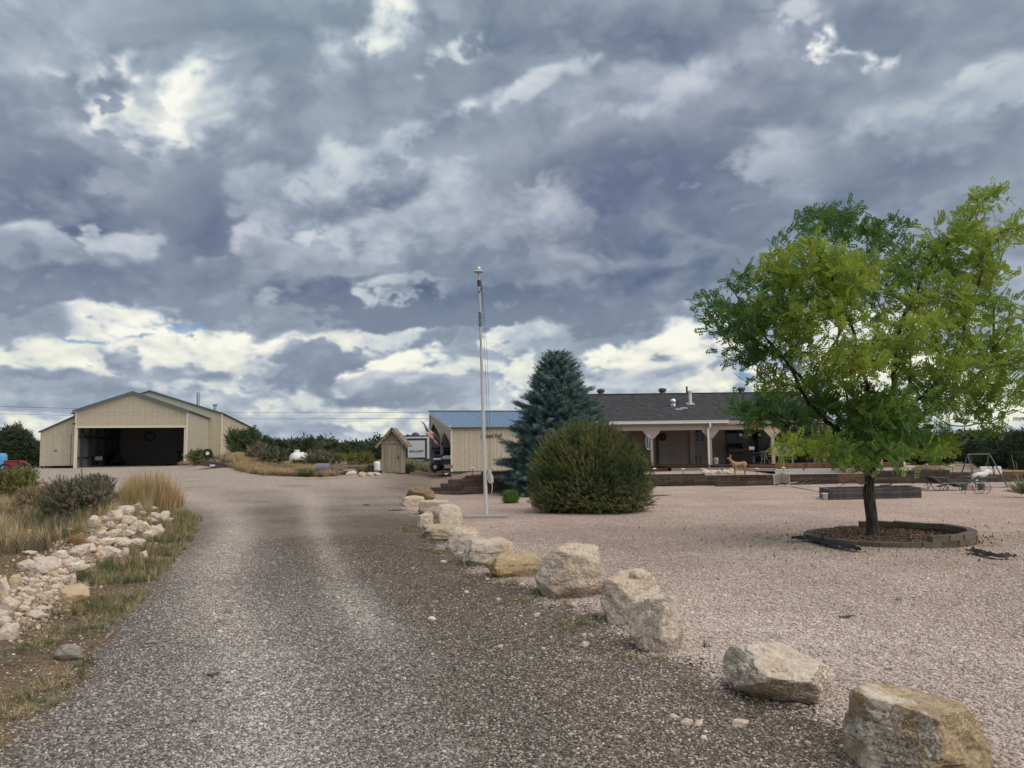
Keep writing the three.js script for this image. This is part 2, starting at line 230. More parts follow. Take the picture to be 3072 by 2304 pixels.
// the point of the ground that sighting line (u, v) meets
function spot(u, v) { const s = sight(u, v); s.multiplyScalar(1 / -s.z); let d = 2; for (let i = 0; i < 900; i++) { const y = EYE + s.y * d; if (y <= height(s.x * d, d)) break; d *= 1.004; } return V(s.x * d, height(s.x * d, d), -d); }
const ground = (x, z) => V(x, height(x, -z), z);
// ---------------------------------------------------------------- ground sheets
function gravelMaps(cells, palette, seed, fines, px = 1024) {
  const r = rng(seed), n = cells, pts = []; for (let i = 0; i < n * n; i++) pts.push([r(), r(), r(), Math.floor(r() * palette.length), 0.75 + r() * 0.5]);
  const tone = tileNoise(256, seed + 1), col = new Uint8Array(px * px * 3), hgt = new Uint8Array(px * px);
  for (let y = 0; y < px; y++) for (let x = 0; x < px; x++) {
    const gx = x / px * n, gy = y / px * n, X = Math.floor(gx), Y = Math.floor(gy); let d1 = 9, d2 = 9, best = null;
    for (let j = -1; j <= 1; j++) for (let i = -1; i <= 1; i++) { const p = pts[((Y + j + n) % n) * n + ((X + i + n) % n)], dx = X + i + p[0] - gx, dy = Y + j + p[1] - gy, d = Math.sqrt(dx * dx + dy * dy) / p[4]; if (d < d1) { d2 = d1; d1 = d; best = p; } else if (d < d2) d2 = d; }
    const edge = clamp((d2 - d1) * 3.2, 0, 1), c = palette[best[3]], s = 0.82 + 0.24 * best[2] + (tone(x / px, y / px) - 0.5) * 0.16, o = y * px + x;
    for (let k = 0; k < 3; k++) col[o * 3 + k] = clamp(lerp(fines[k], c[k] * s, 0.25 + 0.75 * edge), 0, 255);
    hgt[o] = clamp((0.15 + 0.85 * Math.sqrt(edge) * (0.6 + 0.4 * best[2])) * 255, 0, 255);
  }
  return [texture(px, px, (x, y) => { const o = (y * px + x) * 3; return [col[o], col[o + 1], col[o + 2]]; }), texture(px, px, (x, y) => hgt[y * px + x], false)];
}
const drivePalette = [[228, 223, 216], [208, 203, 197], [192, 187, 181], [174, 168, 162], [160, 154, 148], [218, 207, 194], [182, 171, 159], [148, 142, 137]];
const yardPalette = [[238, 226, 218], [226, 210, 200], [210, 192, 182], [244, 236, 230], [196, 178, 170], [220, 200, 186], [184, 168, 162], [232, 214, 208]];
const dirtPalette = [[214, 200, 180], [196, 180, 160], [226, 214, 196], [180, 164, 146], [206, 188, 162], [236, 226, 212]];
const [driveMap, driveBump] = gravelMaps(84, drivePalette, 21, [146, 136, 126]);
const [yardMap, yardBump] = gravelMaps(76, yardPalette, 22, [150, 134, 126]);
const [dirtMap, dirtBump] = gravelMaps(56, dirtPalette, 23, [172, 152, 128]);
const sheetMat = (m, b, tile, bump) => { for (const t of [m, b]) t.repeat.set(1 / tile, 1 / tile); return new THREE.MeshStandardMaterial({ map: m, bumpMap: b, bumpScale: bump, vertexColors: true, roughness: 0.95 }); };
const driveMat = sheetMat(driveMap, driveBump, 1.9, 0.006), yardMat = sheetMat(yardMap, yardBump, 2.3, 0.008), dirtMat = sheetMat(dirtMap, dirtBump, 1.7, 0.006);

// which sheet a point belongs to, and the colour of what lies there
function region(x, d) {
  const n = 0.22 * noise2(x * 2.1, d * 2.1) + 0.12 * noise2(x * 7, d * 7), grow = 1 + d * 0.02, a = x / Math.max(d, 1);
  if (d > apronEnd(a) + n * 6 && a < -0.12) return 'ground';
  if (x < driveLeft(d) + n * grow) return 'ground';
  if (x < driveRight(d) + n * 1.6 * grow || (d > 24 && x < stoneLine(d))) return 'driveway';
  if (x < stoneLine(d) + 0.22 * (1 - ss(5, 10, d)) - 0.05 + n * 1.8 + 0.25 * noise2(x * 0.9 + 3, d * 0.9)) return 'shoulder';
  return d > 48 ? 'ground' : 'yard';
}
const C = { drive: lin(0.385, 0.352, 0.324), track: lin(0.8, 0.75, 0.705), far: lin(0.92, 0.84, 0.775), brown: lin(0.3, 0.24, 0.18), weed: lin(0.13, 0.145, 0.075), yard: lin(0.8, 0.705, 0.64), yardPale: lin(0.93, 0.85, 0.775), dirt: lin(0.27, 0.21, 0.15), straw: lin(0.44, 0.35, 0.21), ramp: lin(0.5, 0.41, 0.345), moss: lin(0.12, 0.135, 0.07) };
function tint(kind, x, d, out) {
  const n1 = fbm2(x * 0.35, d * 0.35, 3), n2 = fbm2(x * 1.7 + 9, d * 1.7, 3), n3 = noise2(x * 6, d * 6), a = x / Math.max(d, 1);
  if (kind === 'driveway') {
    const l = driveLeft(d), r = driveRight(d), f = (x - l) / (r - l);
    const t = Math.exp(-(((f - lerp(0.42, 0.22, ss(4, 10, d))) / 0.13) ** 2)) + 0.9 * Math.exp(-(((f - 0.63) / 0.07) ** 2)) * ss(5, 8, d);
    out.copy(C.drive).lerp(C.track, clamp(t * 0.9 + n1 * 0.4, 0, 1)).lerp(C.brown, clamp(ss(0.64, 0.84, f + n2 * 0.16) * 0.85 * (1 - ss(20, 26, d)) + ss(0.2, 0.6, n2) * 0.2, 0, 1));
    out.lerp(C.brown, 0.45 * Math.exp(-(((f - 0.54) / 0.13) ** 2)) * ss(8, 12, d) * (1 - ss(18, 24, d)));
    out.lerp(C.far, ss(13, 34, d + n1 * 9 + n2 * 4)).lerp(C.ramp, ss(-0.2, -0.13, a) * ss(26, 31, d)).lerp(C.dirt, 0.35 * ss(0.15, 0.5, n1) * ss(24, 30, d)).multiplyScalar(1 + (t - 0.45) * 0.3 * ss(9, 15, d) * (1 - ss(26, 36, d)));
  } else if (kind === 'shoulder') {
    out.copy(C.brown).lerp(C.drive, clamp(0.3 + n1 * 0.9, 0, 0.8)).lerp(C.weed, clamp(0.15 + n2 * 1.4, 0, 0.6) * ss(5, 9, d)).lerp(C.yard, ss(0.25, 0.55, n2) * 0.4 + ss(17, 22, d) * 0.6);
  } else if (kind === 'yard') {
    out.copy(C.yard).lerp(C.yardPale, clamp(0.4 + n1 * 1.2, 0, 1)).multiplyScalar(0.97 + n1 * 0.14 + n2 * 0.12 + n3 * 0.04).lerp(C.brown, 0.35 * ss(0.34, 0.6, n2 * 0.7 + n1 * 0.5));
  } else {
    out.copy(C.dirt).lerp(C.straw, clamp(0.35 + n1 * 1.1, 0, 1)).lerp(C.moss, clamp(n2 * 1.2 + 0.1, 0, 0.7)).lerp(C.far, ss(0.3, 0.6, n2) * 0.35);
    if (a < -0.12 && d > 36) out.lerp(C.straw, 0.6);
  }
}
{
  const rows = []; for (let r = 0.9; r < 100; r *= 1.0108) rows.push(r);
  for (const r of [112, 130, 155, 190, 240, 320, 450, 700, 1200, 2200, 4200]) rows.push(r);
  const cols = []; for (let c = 0; c <= 430; c++) cols.push(lerp(-54, 54, c / 430)); for (let c = 1; c < 44; c++) cols.push(54 + c * (252 / 44)); cols.push(306);
  const nc = cols.length, pos = [], colr = [], uv = [], sets = { driveway: [], yard: [], ground: [] }, c3 = new THREE.Color();
  for (const r of rows) for (const cdeg of cols) {
    const x = r * Math.sin(rad(cdeg)), d = r * Math.cos(rad(cdeg)), ahead = d > 0.2;
    const y = ahead ? height0(x, d) : 0; pos.push(x, y, -d); uv.push(x, d);
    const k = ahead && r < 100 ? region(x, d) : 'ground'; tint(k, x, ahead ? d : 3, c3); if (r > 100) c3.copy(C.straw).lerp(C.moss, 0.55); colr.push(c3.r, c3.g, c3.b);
  }
  function height0(x, d) { return d > 100 ? lerp(baseHeight(x / d * 100, 100), 0, ss(100, 400, d)) : baseHeight(x, d); }
  for (let i = 0; i < rows.length - 1; i++) for (let j = 0; j < nc - 1; j++) {
    const a = i * nc + j, b = a + nc, x = (pos[a * 3] + pos[b * 3 + 3]) / 2, d = -(pos[a * 3 + 2] + pos[b * 3 + 5]) / 2;
    let k = d > 0.2 && rows[i] < 100 ? region(x, d) : 'ground'; if (k === 'shoulder') k = 'driveway';
    sets[k].push(a, a + 1, b, b, a + 1, b + 1);
  }
  const P = new THREE.Float32BufferAttribute(pos, 3), U = new THREE.Float32BufferAttribute(uv, 2), K = new THREE.Float32BufferAttribute(colr, 3), all = new THREE.BufferGeometry();
  all.setAttribute('position', P); all.setIndex(sets.driveway.concat(sets.yard, sets.ground)); all.computeVertexNormals();
  const N = all.attributes.normal;
  for (const [k, name, m] of [['driveway', 'driveway', driveMat], ['yard', 'gravel_yard', yardMat], ['ground', 'ground', dirtMat]]) {
    const g = new THREE.BufferGeometry(); g.setAttribute('position', P); g.setAttribute('uv', U); g.setAttribute('color', K); g.setAttribute('normal', N); g.setIndex(sets[k]);
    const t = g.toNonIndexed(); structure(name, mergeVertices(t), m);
  }
  // the levelled gravel terrace behind the retaining walls
  const tp = [], tc = [], tu = [], ti = [], TA = 190, TD = 60;
  for (let j = 0; j <= TD; j++) for (let i = 0; i <= TA; i++) {
    const a = lerp(-0.117, 0.89, i / TA), d = lerp(terraceFront(a) + 0.005, 62, (j / TD) ** 1.5), x = a * d; tp.push(x, Math.max(terraceHeight(x, d), baseHeight(x, d) - 0.3), -d); tu.push(x, d);
    tint('yard', x, d, c3); c3.lerp(C.ramp, 1 - ss(-0.06, 0.06, a)); if (a > 0.5) c3.lerp(C.straw, ss(0.5, 0.56, a) * 0.6); tc.push(c3.r, c3.g, c3.b);
  }
  for (let j = 0; j < TD; j++) for (let i = 0; i < TA; i++) { const a = j * (TA + 1) + i, b = a + TA + 1; ti.push(a, a + 1, b, b, a + 1, b + 1); }
  for (let i = 0; i < TA; i++) {   // the cut face under its front edge
    const o = tp.length / 3; for (const k of [i, i + 1]) { tp.push(tp[k * 3], tp[k * 3 + 1], tp[k * 3 + 2], tp[k * 3], -0.5, tp[k * 3 + 2]); tu.push(tp[k * 3], tp[k * 3 + 1], tp[k * 3], -0.5); for (let m = 0; m < 2; m++) tc.push(C.dirt.r, C.dirt.g, C.dirt.b); }
    ti.push(o, o + 1, o + 2, o + 2, o + 1, o + 3);
  }
  const g = new THREE.BufferGeometry(); g.setAttribute('position', new THREE.Float32BufferAttribute(tp, 3)); g.setAttribute('uv', new THREE.Float32BufferAttribute(tu, 2)); g.setAttribute('color', new THREE.Float32BufferAttribute(tc, 3)); g.setIndex(ti); g.computeVertexNormals();
  structure('terrace', g, yardMat);
}
// loose stones of the gravel, thick near by and thinner farther off
{
  const shapes = [0, 1, 2].map((k) => { const g = mergeVertices(new THREE.IcosahedronGeometry(0.5, 1).deleteAttribute('uv').deleteAttribute('normal')), p = g.attributes.position, r = rng(40 + k); for (let i = 0; i < p.count; i++) { const s = 0.75 + r() * 0.5; p.setXYZ(i, p.getX(i) * s * 1.15, p.getY(i) * s * 0.62, p.getZ(i) * s * 0.9); } g.computeVertexNormals(); return g; });
  const pm = mat(0xffffff, 0.9), lists = { driveway: [[], [], []], yard: [[], [], []] }, r = rng(91), c3 = new THREE.Color();
  const tries = 520000;
  for (let i = 0; i < tries; i++) {
    const d = 2.9 * Math.pow(15 / 2.9, Math.pow(r(), 0.82)), th = rad(lerp(-41, 52, r())), x = d * Math.tan(th), k = region(x + (r() + r() - 1) * 0.3, d + (r() + r() - 1) * 0.3);
    if (r() > 1.25 - (d - 3) / 11.5) continue;
    if (k === 'ground' && r() > 0.16) continue;
    if (k === 'shoulder' && r() > 0.6) continue;
    const pal = k === 'yard' ? yardPalette : drivePalette, pc = pal[Math.floor(r() * pal.length)], s0 = k === 'yard' ? 0.0165 : 0.0128, s = s0 * (0.55 + r() * 0.9) * (r() < 0.03 ? 1.8 : 1) * (1 + Math.max(0, d - 6) * 0.02);
    tint(k, x, d, c3); if (k !== 'yard' && r() < (k === 'shoulder' ? 0.2 : 0.35)) c3.lerp(C.track, 0.6); const L = Math.pow((pc[0] + pc[1] + pc[2]) / 765, k === 'yard' ? 2.2 : 3.2) * (k === 'yard' ? 0.86 : k === 'driveway' ? 1.3 : 1.35);
    const col = new THREE.Color(c3.r * L * (pc[0] / pc[1]), c3.g * L, c3.b * L * (pc[2] / pc[1]));
    if (k !== 'yard') { const g = (col.r + col.g + col.b) / 3; col.lerp(new THREE.Color(g * 1.03, g, g * 0.97), k === 'driveway' ? 0.3 : 0.1).multiplyScalar(k === 'driveway' ? 1.04 : 1.25); }
    const v = Math.floor(r() * 3);
    lists[k === 'yard' ? 'yard' : 'driveway'][v].push({ p: V(x, baseHeight(x, d) + s * 0.12, -d), e: [(r() - 0.5) * 0.5, r() * 6.28, (r() - 0.5) * 0.5], s: V(s * (0.8 + r() * 0.5), s * (0.7 + r() * 0.5), s), c: col });
  }
  for (const [k, label, cat] of [['driveway', 'loose grey gravel stones strewn over the drive and its shoulder', 'gravel'], ['yard', 'loose pinkish gravel stones covering the yard beside the boulders', 'gravel']]) {
    const G = new THREE.Group(); G.name = k === 'yard' ? 'yard_gravel_stones' : 'drive_gravel_stones'; scene.add(G); tag(G, label, cat); G.userData.kind = 'stuff';
    lists[k].forEach((l, n) => copies('loose_stone', shapes[n], pm, l, G));
  }
}
// ---------------------------------------------------------------- materials shared by the buildings
const rustNoise = tileNoise(32, 3), streakNoise = tileNoise(64, 4);
const weather = texture(512, 512, (x, y) => { const n = 0.5 * rustNoise(x / 512, y / 512) + 0.5 * streakNoise(x / 512 * 1, y / 512 / 1), s = streakNoise(x / 512, 0.3), v = 232 + (n - 0.5) * 26 + (s - 0.5) * 14; return [v, v * 0.995, v * 0.985]; }, true, 3);
const woodMap = texture(512, 512, (x, y) => { const g = tileWood(x / 512, y / 512); return [g, g * 0.98, g * 0.95]; }, true, 1);
function tileWood(x, y) { const a = rustNoise(x * 1, y * 0.06 + 0.1), b = streakNoise(x, y * 0.05), c = streakNoise((x * 3) % 1, y * 0.15); return clamp(208 + (a - 0.5) * 60 + (b - 0.5) * 50 + (c - 0.5) * 36, 0, 255); }
const cream = mat(lin(0.62, 0.575, 0.45), 0.55, 0.0, { map: weather }), creamTrim = mat(lin(0.72, 0.67, 0.53), 0.5), roofBlue = mat(lin(0.2, 0.31, 0.43), 0.42, 0.35), roofTrim = mat(lin(0.12, 0.2, 0.24), 0.5, 0.2);
const steelDark = mat(lin(0.07, 0.07, 0.075), 0.6, 0.3), innerMetal = mat(lin(0.34, 0.34, 0.35), 0.55, 0.2), concrete = mat(lin(0.36, 0.34, 0.31), 0.9), rubber = mat(lin(0.02, 0.02, 0.022), 0.85), whitePaint = mat(lin(0.76, 0.76, 0.74), 0.45), blackPaint = mat(lin(0.022, 0.023, 0.026), 0.5), galv = mat(lin(0.5, 0.51, 0.52), 0.4, 0.7);
const greyWood = mat(lin(0.36, 0.31, 0.25), 0.9, 0, { map: woodMap }), darkWood = mat(lin(0.1, 0.082, 0.068), 0.92, 0, { map: woodMap }), redWood = mat(lin(0.27, 0.135, 0.085), 0.85, 0, { map: woodMap }), paleWood = mat(lin(0.5, 0.38, 0.24), 0.85, 0, { map: woodMap }), shedWood = mat(lin(0.5, 0.46, 0.35), 0.9, 0, { map: woodMap }), shedTrim = mat(lin(0.55, 0.5, 0.38), 0.85, 0, { map: woodMap });
// one ribbed metal sheet from x = 0 to w in the xy plane, facing +z
function ribSheet(w, bot, top, pitch = 0.23, rib = 0.035, depth = 0.02) {
  const B = typeof bot === 'function' ? bot : () => bot, T = typeof top === 'function' ? top : () => top, xs = [[0, 0]];
  for (let x = pitch / 2; x < w - rib; x += pitch) xs.push([x - rib, 0], [x - rib * 0.45, depth], [x + rib * 0.45, depth], [x + rib, 0]);
  xs.push([w, 0]);
  const p = [], uv = [];
  for (let i = 0; i < xs.length - 1; i++) { const [a, za] = xs[i], [b, zb] = xs[i + 1], q = [[a, B(a), za], [b, B(b), zb], [b, T(b), zb], [a, T(a), za]]; for (const k of [0, 1, 2, 0, 2, 3]) { p.push(...q[k]); uv.push(q[k][0], q[k][1]); } }
  const g = new THREE.BufferGeometry(); g.setAttribute('position', new THREE.Float32BufferAttribute(p, 3)); g.setAttribute('uv', new THREE.Float32BufferAttribute(uv, 2)); g.computeVertexNormals(); return g;
}
// a wall of such sheets, each a part, under an object placed at the wall's left foot and turned to face out
function ribWall(parent, name, pos, turn, len, bot, top, m, sheet = 0.92, opt = []) {
  const w = new THREE.Group(); w.name = name; parent.add(w); w.position.set(...pos); w.rotation.y = turn;
  const B = typeof bot === 'function' ? bot : () => bot, T = typeof top === 'function' ? top : () => top, n = Math.max(1, Math.round(len / sheet)), s = len / n, flat = typeof bot !== 'function' && typeof top !== 'function' ? ribSheet(s, bot, top, ...opt) : null;
  for (let i = 0; i < n; i++) { const x = i * s, g = flat ?? ribSheet(s, (t) => B(x + t), (t) => T(x + t), ...opt), m1 = part('wall_panel', g, m, w); m1.position.set(x, 0, (i % 2) * 0.003); }
  return w;
}
// sloping roof made of sheets: runs along local x, from eave (z0, y0) to ridge (z1, y1)
function ribRoof(parent, name, x0, x1, z0, y0, z1, y1, m, sheet = 0.92, opt = [0.23, 0.03, 0.022]) {
  const run = Math.hypot(z1 - z0, y1 - y0), w = new THREE.Group(); w.name = name; parent.add(w); w.position.set(x0, y0, z0); w.rotation.x = -Math.PI / 2 + Math.atan2(y1 - y0, z0 - z1);
  const n = Math.round((x1 - x0) / sheet), s = (x1 - x0) / n, g = ribSheet(s, 0, run, ...opt);
  for (let i = 0; i < n; i++) { const p = part('roof_sheet', g, m, w); p.position.set(i * s, 0, (i % 2) * 0.003); }
  return w;
}
const TURN = rad(15.3), AX = V(Math.cos(TURN), 0, -Math.sin(TURN)), BK = V(-Math.sin(TURN), 0, -Math.cos(TURN));
const cross = (corner, t, u) => { const c = corner.clone().addScaledVector(BK, t), k = (u - 1536) / FOCAL; return (k * -c.z - c.x) / (AX.x - k * -AX.z); };   // how far along the front, t behind it, sighting line u falls

// ---------------------------------------------------------------- workshop with the open bay
{
  const corner = at(560, 1362, 60); corner.y = 0.61;
  const t = thing('workshop', 'cream metal workshop with a wide open dark bay and stepped gables', 'workshop', corner, TURN);
  const w = -cross(corner, 0, 226), y0 = -0.25, eave = 4.3, peak = 5.72, mid = -w / 2, D1 = 14;
  const gable = (x) => eave + (peak - eave) * (1 - Math.abs(x - w / 2) / (w / 2));
  const dl = cross(corner, 0, 233) + w, dr = cross(corner, 0, 552) + w, head = 3.03;
  const sh = [0.3, 0.022, 0.01];
  ribWall(t, 'gable_wall', [-w, 0, 0], 0, w, head, gable, cream, 0.86, sh);
  part('door_jamb', box(dl, head + 0.3, 0.14, -w + dl / 2, head / 2 - 0.15, -0.06), creamTrim, t); part('door_jamb', box(w - dr, head + 0.3, 0.14, -(w - dr) / 2, head / 2 - 0.15, -0.06), creamTrim, t);
  part('door_header', box(w, 0.14, 0.1, mid, head + 0.03, 0.04), creamTrim, t); part('gable_seam', box(w, 0.03, 0.03, mid, eave - 0.02, 0.012), creamTrim, t);
  part('corner_trim', box(0.12, eave + 0.25, 0.12, -0.02, eave / 2 - 0.12, 0.01), creamTrim, t); part('corner_trim', box(0.12, eave + 0.25, 0.12, -w + 0.02, eave / 2 - 0.12, 0.01), creamTrim, t);
  ribWall(t, 'side_wall', [0, 0, 0], Math.PI / 2, D1, y0, eave, cream, 0.93, sh); ribWall(t, 'side_wall', [-w, 0, -D1], -Math.PI / 2, D1, y0, eave, cream, 0.93, sh);
  const roofHalf = (x0, x1, yE, yP, z0, z1) => { const a = Math.atan2(yP - yE, x1 - x0), L = Math.hypot(yP - yE, x1 - x0); return box(L, 0.07, z0 - z1, 0, 0, 0).rotateZ(a).translate((x0 + x1) / 2, (yE + yP) / 2 + 0.05, (z0 + z1) / 2); };
  const over = 0.18, sl = (peak - eave) / (w / 2);
  part('roof', roofHalf(-w - over, mid, eave - over * sl, peak, 0.3, -D1), roofTrim, t); part('roof', roofHalf(over, mid, eave - over * sl, peak, 0.3, -D1), roofTrim, t);
  part('roof_fascia', roofHalf(-w - over, mid, eave - over * sl - 0.1, peak - 0.1, 0.34, 0.305), roofTrim, t); part('roof_fascia', roofHalf(over, mid, eave - over * sl - 0.1, peak - 0.1, 0.34, 0.305), roofTrim, t);
  // inside of the bay
  part('floor', box(w - 0.1, 0.12, D1, mid, -0.05, -D1 / 2 - 0.02), concrete, t);
  part('back_wall', box(w - 0.1, eave, 0.1, mid, eave / 2, -D1 + 0.1), innerMetal, t); part('ceiling', box(w - 0.1, 0.05, D1 - 0.3, mid, eave - 0.06, -D1 / 2 - 0.1), innerMetal, t);
  part('lining', box(0.03, eave, D1 - 0.2, -w + 0.08, eave / 2, -D1 / 2), innerMetal, t); part('lining', box(0.03, eave, D1 - 0.2, -0.08, eave / 2, -D1 / 2), innerMetal, t);
  for (let k = 0; k < 6; k++) part('stud', box(0.2, eave, 0.2, -w + 0.2, eave / 2, -1.1 - k * 2.4), steelDark, t);
  for (const y of [0.75, 2.35]) part('girt', box(0.1, 0.12, D1 - 0.4, -w + 0.16, y, -D1 / 2), steelDark, t);
  // taller building behind, its lean-to on the left
  const s1 = cross(corner, D1, 665), sp = cross(corner, D1, 447), half = s1 - sp, e2 = 4.76, p2 = 6.85, L2 = 46;
  const g2 = (x) => e2 + (p2 - e2) * (1 - Math.abs(x - half) / half);
  ribWall(t, 'gable_wall', [sp - half, 0, -D1], 0, 2 * half, y0, g2, cream, 0.92); ribWall(t, 'side_wall', [s1, 0, -D1], Math.PI / 2, L2, y0, e2, cream, 0.92);
  part('corner_trim', box(0.14, e2 + 0.3, 0.14, s1 - 0.02, e2 / 2 - 0.15, -D1 + 0.02), creamTrim, t);
  const sl2 = (p2 - e2) / half; part('roof', roofHalf(sp - half - 0.2, sp, e2 - 0.2 * sl2, p2, -D1 + 0.25, -D1 - L2), roofTrim, t); part('roof', roofHalf(s1 + 0.2, sp, e2 - 0.2 * sl2, p2, -D1 + 0.25, -D1 - L2), roofTrim, t);
  part('stove_pipe', [cyl(0.16, 0.16, 1.9, cross(corner, D1 + 4, 592), e2 + 1.35, -D1 - 4)], galv, t); part('roof_vent', [cyl(0.14, 0.14, 0.7, cross(corner, D1 + 8, 643), e2 + 0.85, -D1 - 8), cyl(0.28, 0.2, 0.16, cross(corner, D1 + 8, 643), e2 + 1.25, -D1 - 8)], galv, t);
  const lx = cross(corner, 1.2, 122), lw = -w - lx, le = 2.72, lr = 4.05, lb = 0.16;
  ribWall(t, 'lean_to_wall', [lx, 0, -1.2], 0, lw, lb, (x) => lerp(le, lr, x / lw), cream, 0.7, [0.35, 0.025, 0.012]); ribWall(t, 'lean_to_wall', [lx, 0, -D1], -Math.PI / 2, D1 - 1.2, lb, le, cream, 0.92);
  { const a = Math.atan2(lr - le, lw), L = Math.hypot(lr - le, lw) + 0.15; part('lean_to_roof', box(L, 0.08, D1 - 0.9, 0, 0, 0).rotateZ(a).translate(lx + lw / 2 - 0.06, (le + lr) / 2 + 0.04, -D1 / 2 - 0.55), roofTrim, t); }
  const ld = part('lean_to_door', [box(1.5, 2.3, 0.03, lx + lw * 0.62, lb + 1.16, -1.17)], cream, t); part('latch', box(0.16, 0.06, 0.05, lx + lw * 0.4, lb + 1.15, -1.14), blackPaint, ld); part('door_gap', box(0.03, 2.35, 0.04, lx + lw * 0.79, lb + 1.17, -1.155), steelDark, t);
  for (const k of [0.06, 0.14]) part('footing_post', box(0.12, 0.7, 0.12, lx + lw * k, -0.15, -1.35), darkWood, t);
  part('floodlight', [box(0.16, 0.12, 0.14, -w - 0.08, eave - 1.0, 0.1)], steelDark, t);
  part('side_floodlight', new THREE.SphereGeometry(0.16, 12, 8).translate(s1 + 0.2, 2.7, -D1 - 9), blackPaint, t);
  // what stands in the bay
  const loc = (u, back) => { const s = cross(corner, back, u); return corner.clone().addScaledVector(AX, s).addScaledVector(BK, back).setY(0.63); };
  const wheelG = (r, wd) => new THREE.TorusGeometry(r * 0.7, r * 0.3, 8, 18).scale(1, 1, wd / (r * 0.6));
  const mt = thing('garden_tractor', 'dark garden tractor parked deep in the open workshop bay', 'tractor', loc(345, 9), TURN + 0.5);
  part('hood', rbox(0.6, 0.5, 0.9, 0, 0.75, 0.7, 0.08), blackPaint, mt); part('chassis', rbox(0.7, 0.28, 1.9, 0, 0.45, 0.1, 0.06), steelDark, mt); part('seat', [rbox(0.5, 0.12, 0.45, 0, 0.85, -0.45, 0.05), rbox(0.5, 0.5, 0.12, 0, 1.1, -0.7, 0.05)], blackPaint, mt); part('steering_wheel', [new THREE.TorusGeometry(0.2, 0.02, 6, 16).rotateX(-1).translate(0, 1.15, 0.05), bar([0, 0.9, 0.25], [0, 1.15, 0.05], 0.025)], blackPaint, mt);
  for (const [x, z, r] of [[-0.48, -0.5, 0.42], [0.48, -0.5, 0.42], [-0.42, 0.85, 0.28], [0.42, 0.85, 0.28]]) { const wh = part('wheel', wheelG(r, 0.25).rotateY(Math.PI / 2).translate(x, r, z), rubber, mt); part('rim', cyl(r * 0.45, r * 0.45, 0.2, 0, 0, 0).rotateZ(Math.PI / 2).translate(x, r, z), whitePaint, wh); }
  const gp = thing('hand_cart', 'grey hand cart standing just inside the workshop bay on the left', 'cart', loc(297, 4.5), TURN + 0.3);
  part('tray', rbox(0.6, 0.35, 0.9, 0, 0.65, 0, 0.06), innerMetal, gp); part('handle', [bar([-0.25, 0.75, -0.4], [-0.25, 1.2, -0.8], 0.02), bar([0.25, 0.75, -0.4], [0.25, 1.2, -0.8], 0.02), bar([-0.25, 1.2, -0.8], [0.25, 1.2, -0.8], 0.02)], steelDark, gp); for (const x of [-0.34, 0.34]) part('wheel', wheelG(0.22, 0.08).rotateY(Math.PI / 2).translate(x, 0.22, 0.1), rubber, gp); for (const x of [-0.2, 0.2]) part('leg', bar([x, 0.5, -0.35], [x, 0, -0.4], 0.02), steelDark, gp);
  const sc = thing('step_ladder', 'dark step ladder leaning in the back left of the workshop bay', 'ladder', loc(322, 11), TURN);
  for (const x of [-0.25, 0.25]) part('rail', bar([x, 0, 0.5], [x * 0.7, 3.1, -0.5], 0.04), steelDark, sc); for (let k = 1; k < 8; k++) part('rung', bar([-0.24, k * 0.36, 0.5 - k * 0.12], [0.24, k * 0.36, 0.5 - k * 0.12], 0.025), steelDark, sc);
  const fan = thing('wall_fan', 'round dark fan on the back wall of the workshop bay', 'fan', corner.clone().addScaledVector(AX, cross(corner, D1 - 0.2, 450)).addScaledVector(BK, D1 - 0.12).setY(0.61 + 2.6), TURN);
  part('housing', new THREE.TorusGeometry(0.42, 0.06, 8, 24), blackPaint, fan); for (let k = 0; k < 5; k++) part('blade', box(0.16, 0.38, 0.02, 0, 0.2, 0).rotateY(0.4).rotateZ(k * 1.2566), steelDark, fan);
  const gs = thing('bench_grinder', 'bench grinder on a post at the right side of the workshop bay', 'grinder', loc(538, 9), TURN);
  part('post', cyl(0.06, 0.06, 0.95, 0, 0.47, 0), steelDark, gs); part('motor', cyl(0.13, 0.13, 0.35, 0, 0, 0).rotateZ(Math.PI / 2).translate(0, 1.08, 0), steelDark, gs); for (const x of [-0.25, 0.25]) part('grinding_wheel', cyl(0.15, 0.15, 0.05, 0, 0, 0).rotateZ(Math.PI / 2).translate(x, 1.08, 0), innerMetal, gs); part('base', cyl(0.22, 0.24, 0.04, 0, 0.02, 0), steelDark, gs);
}

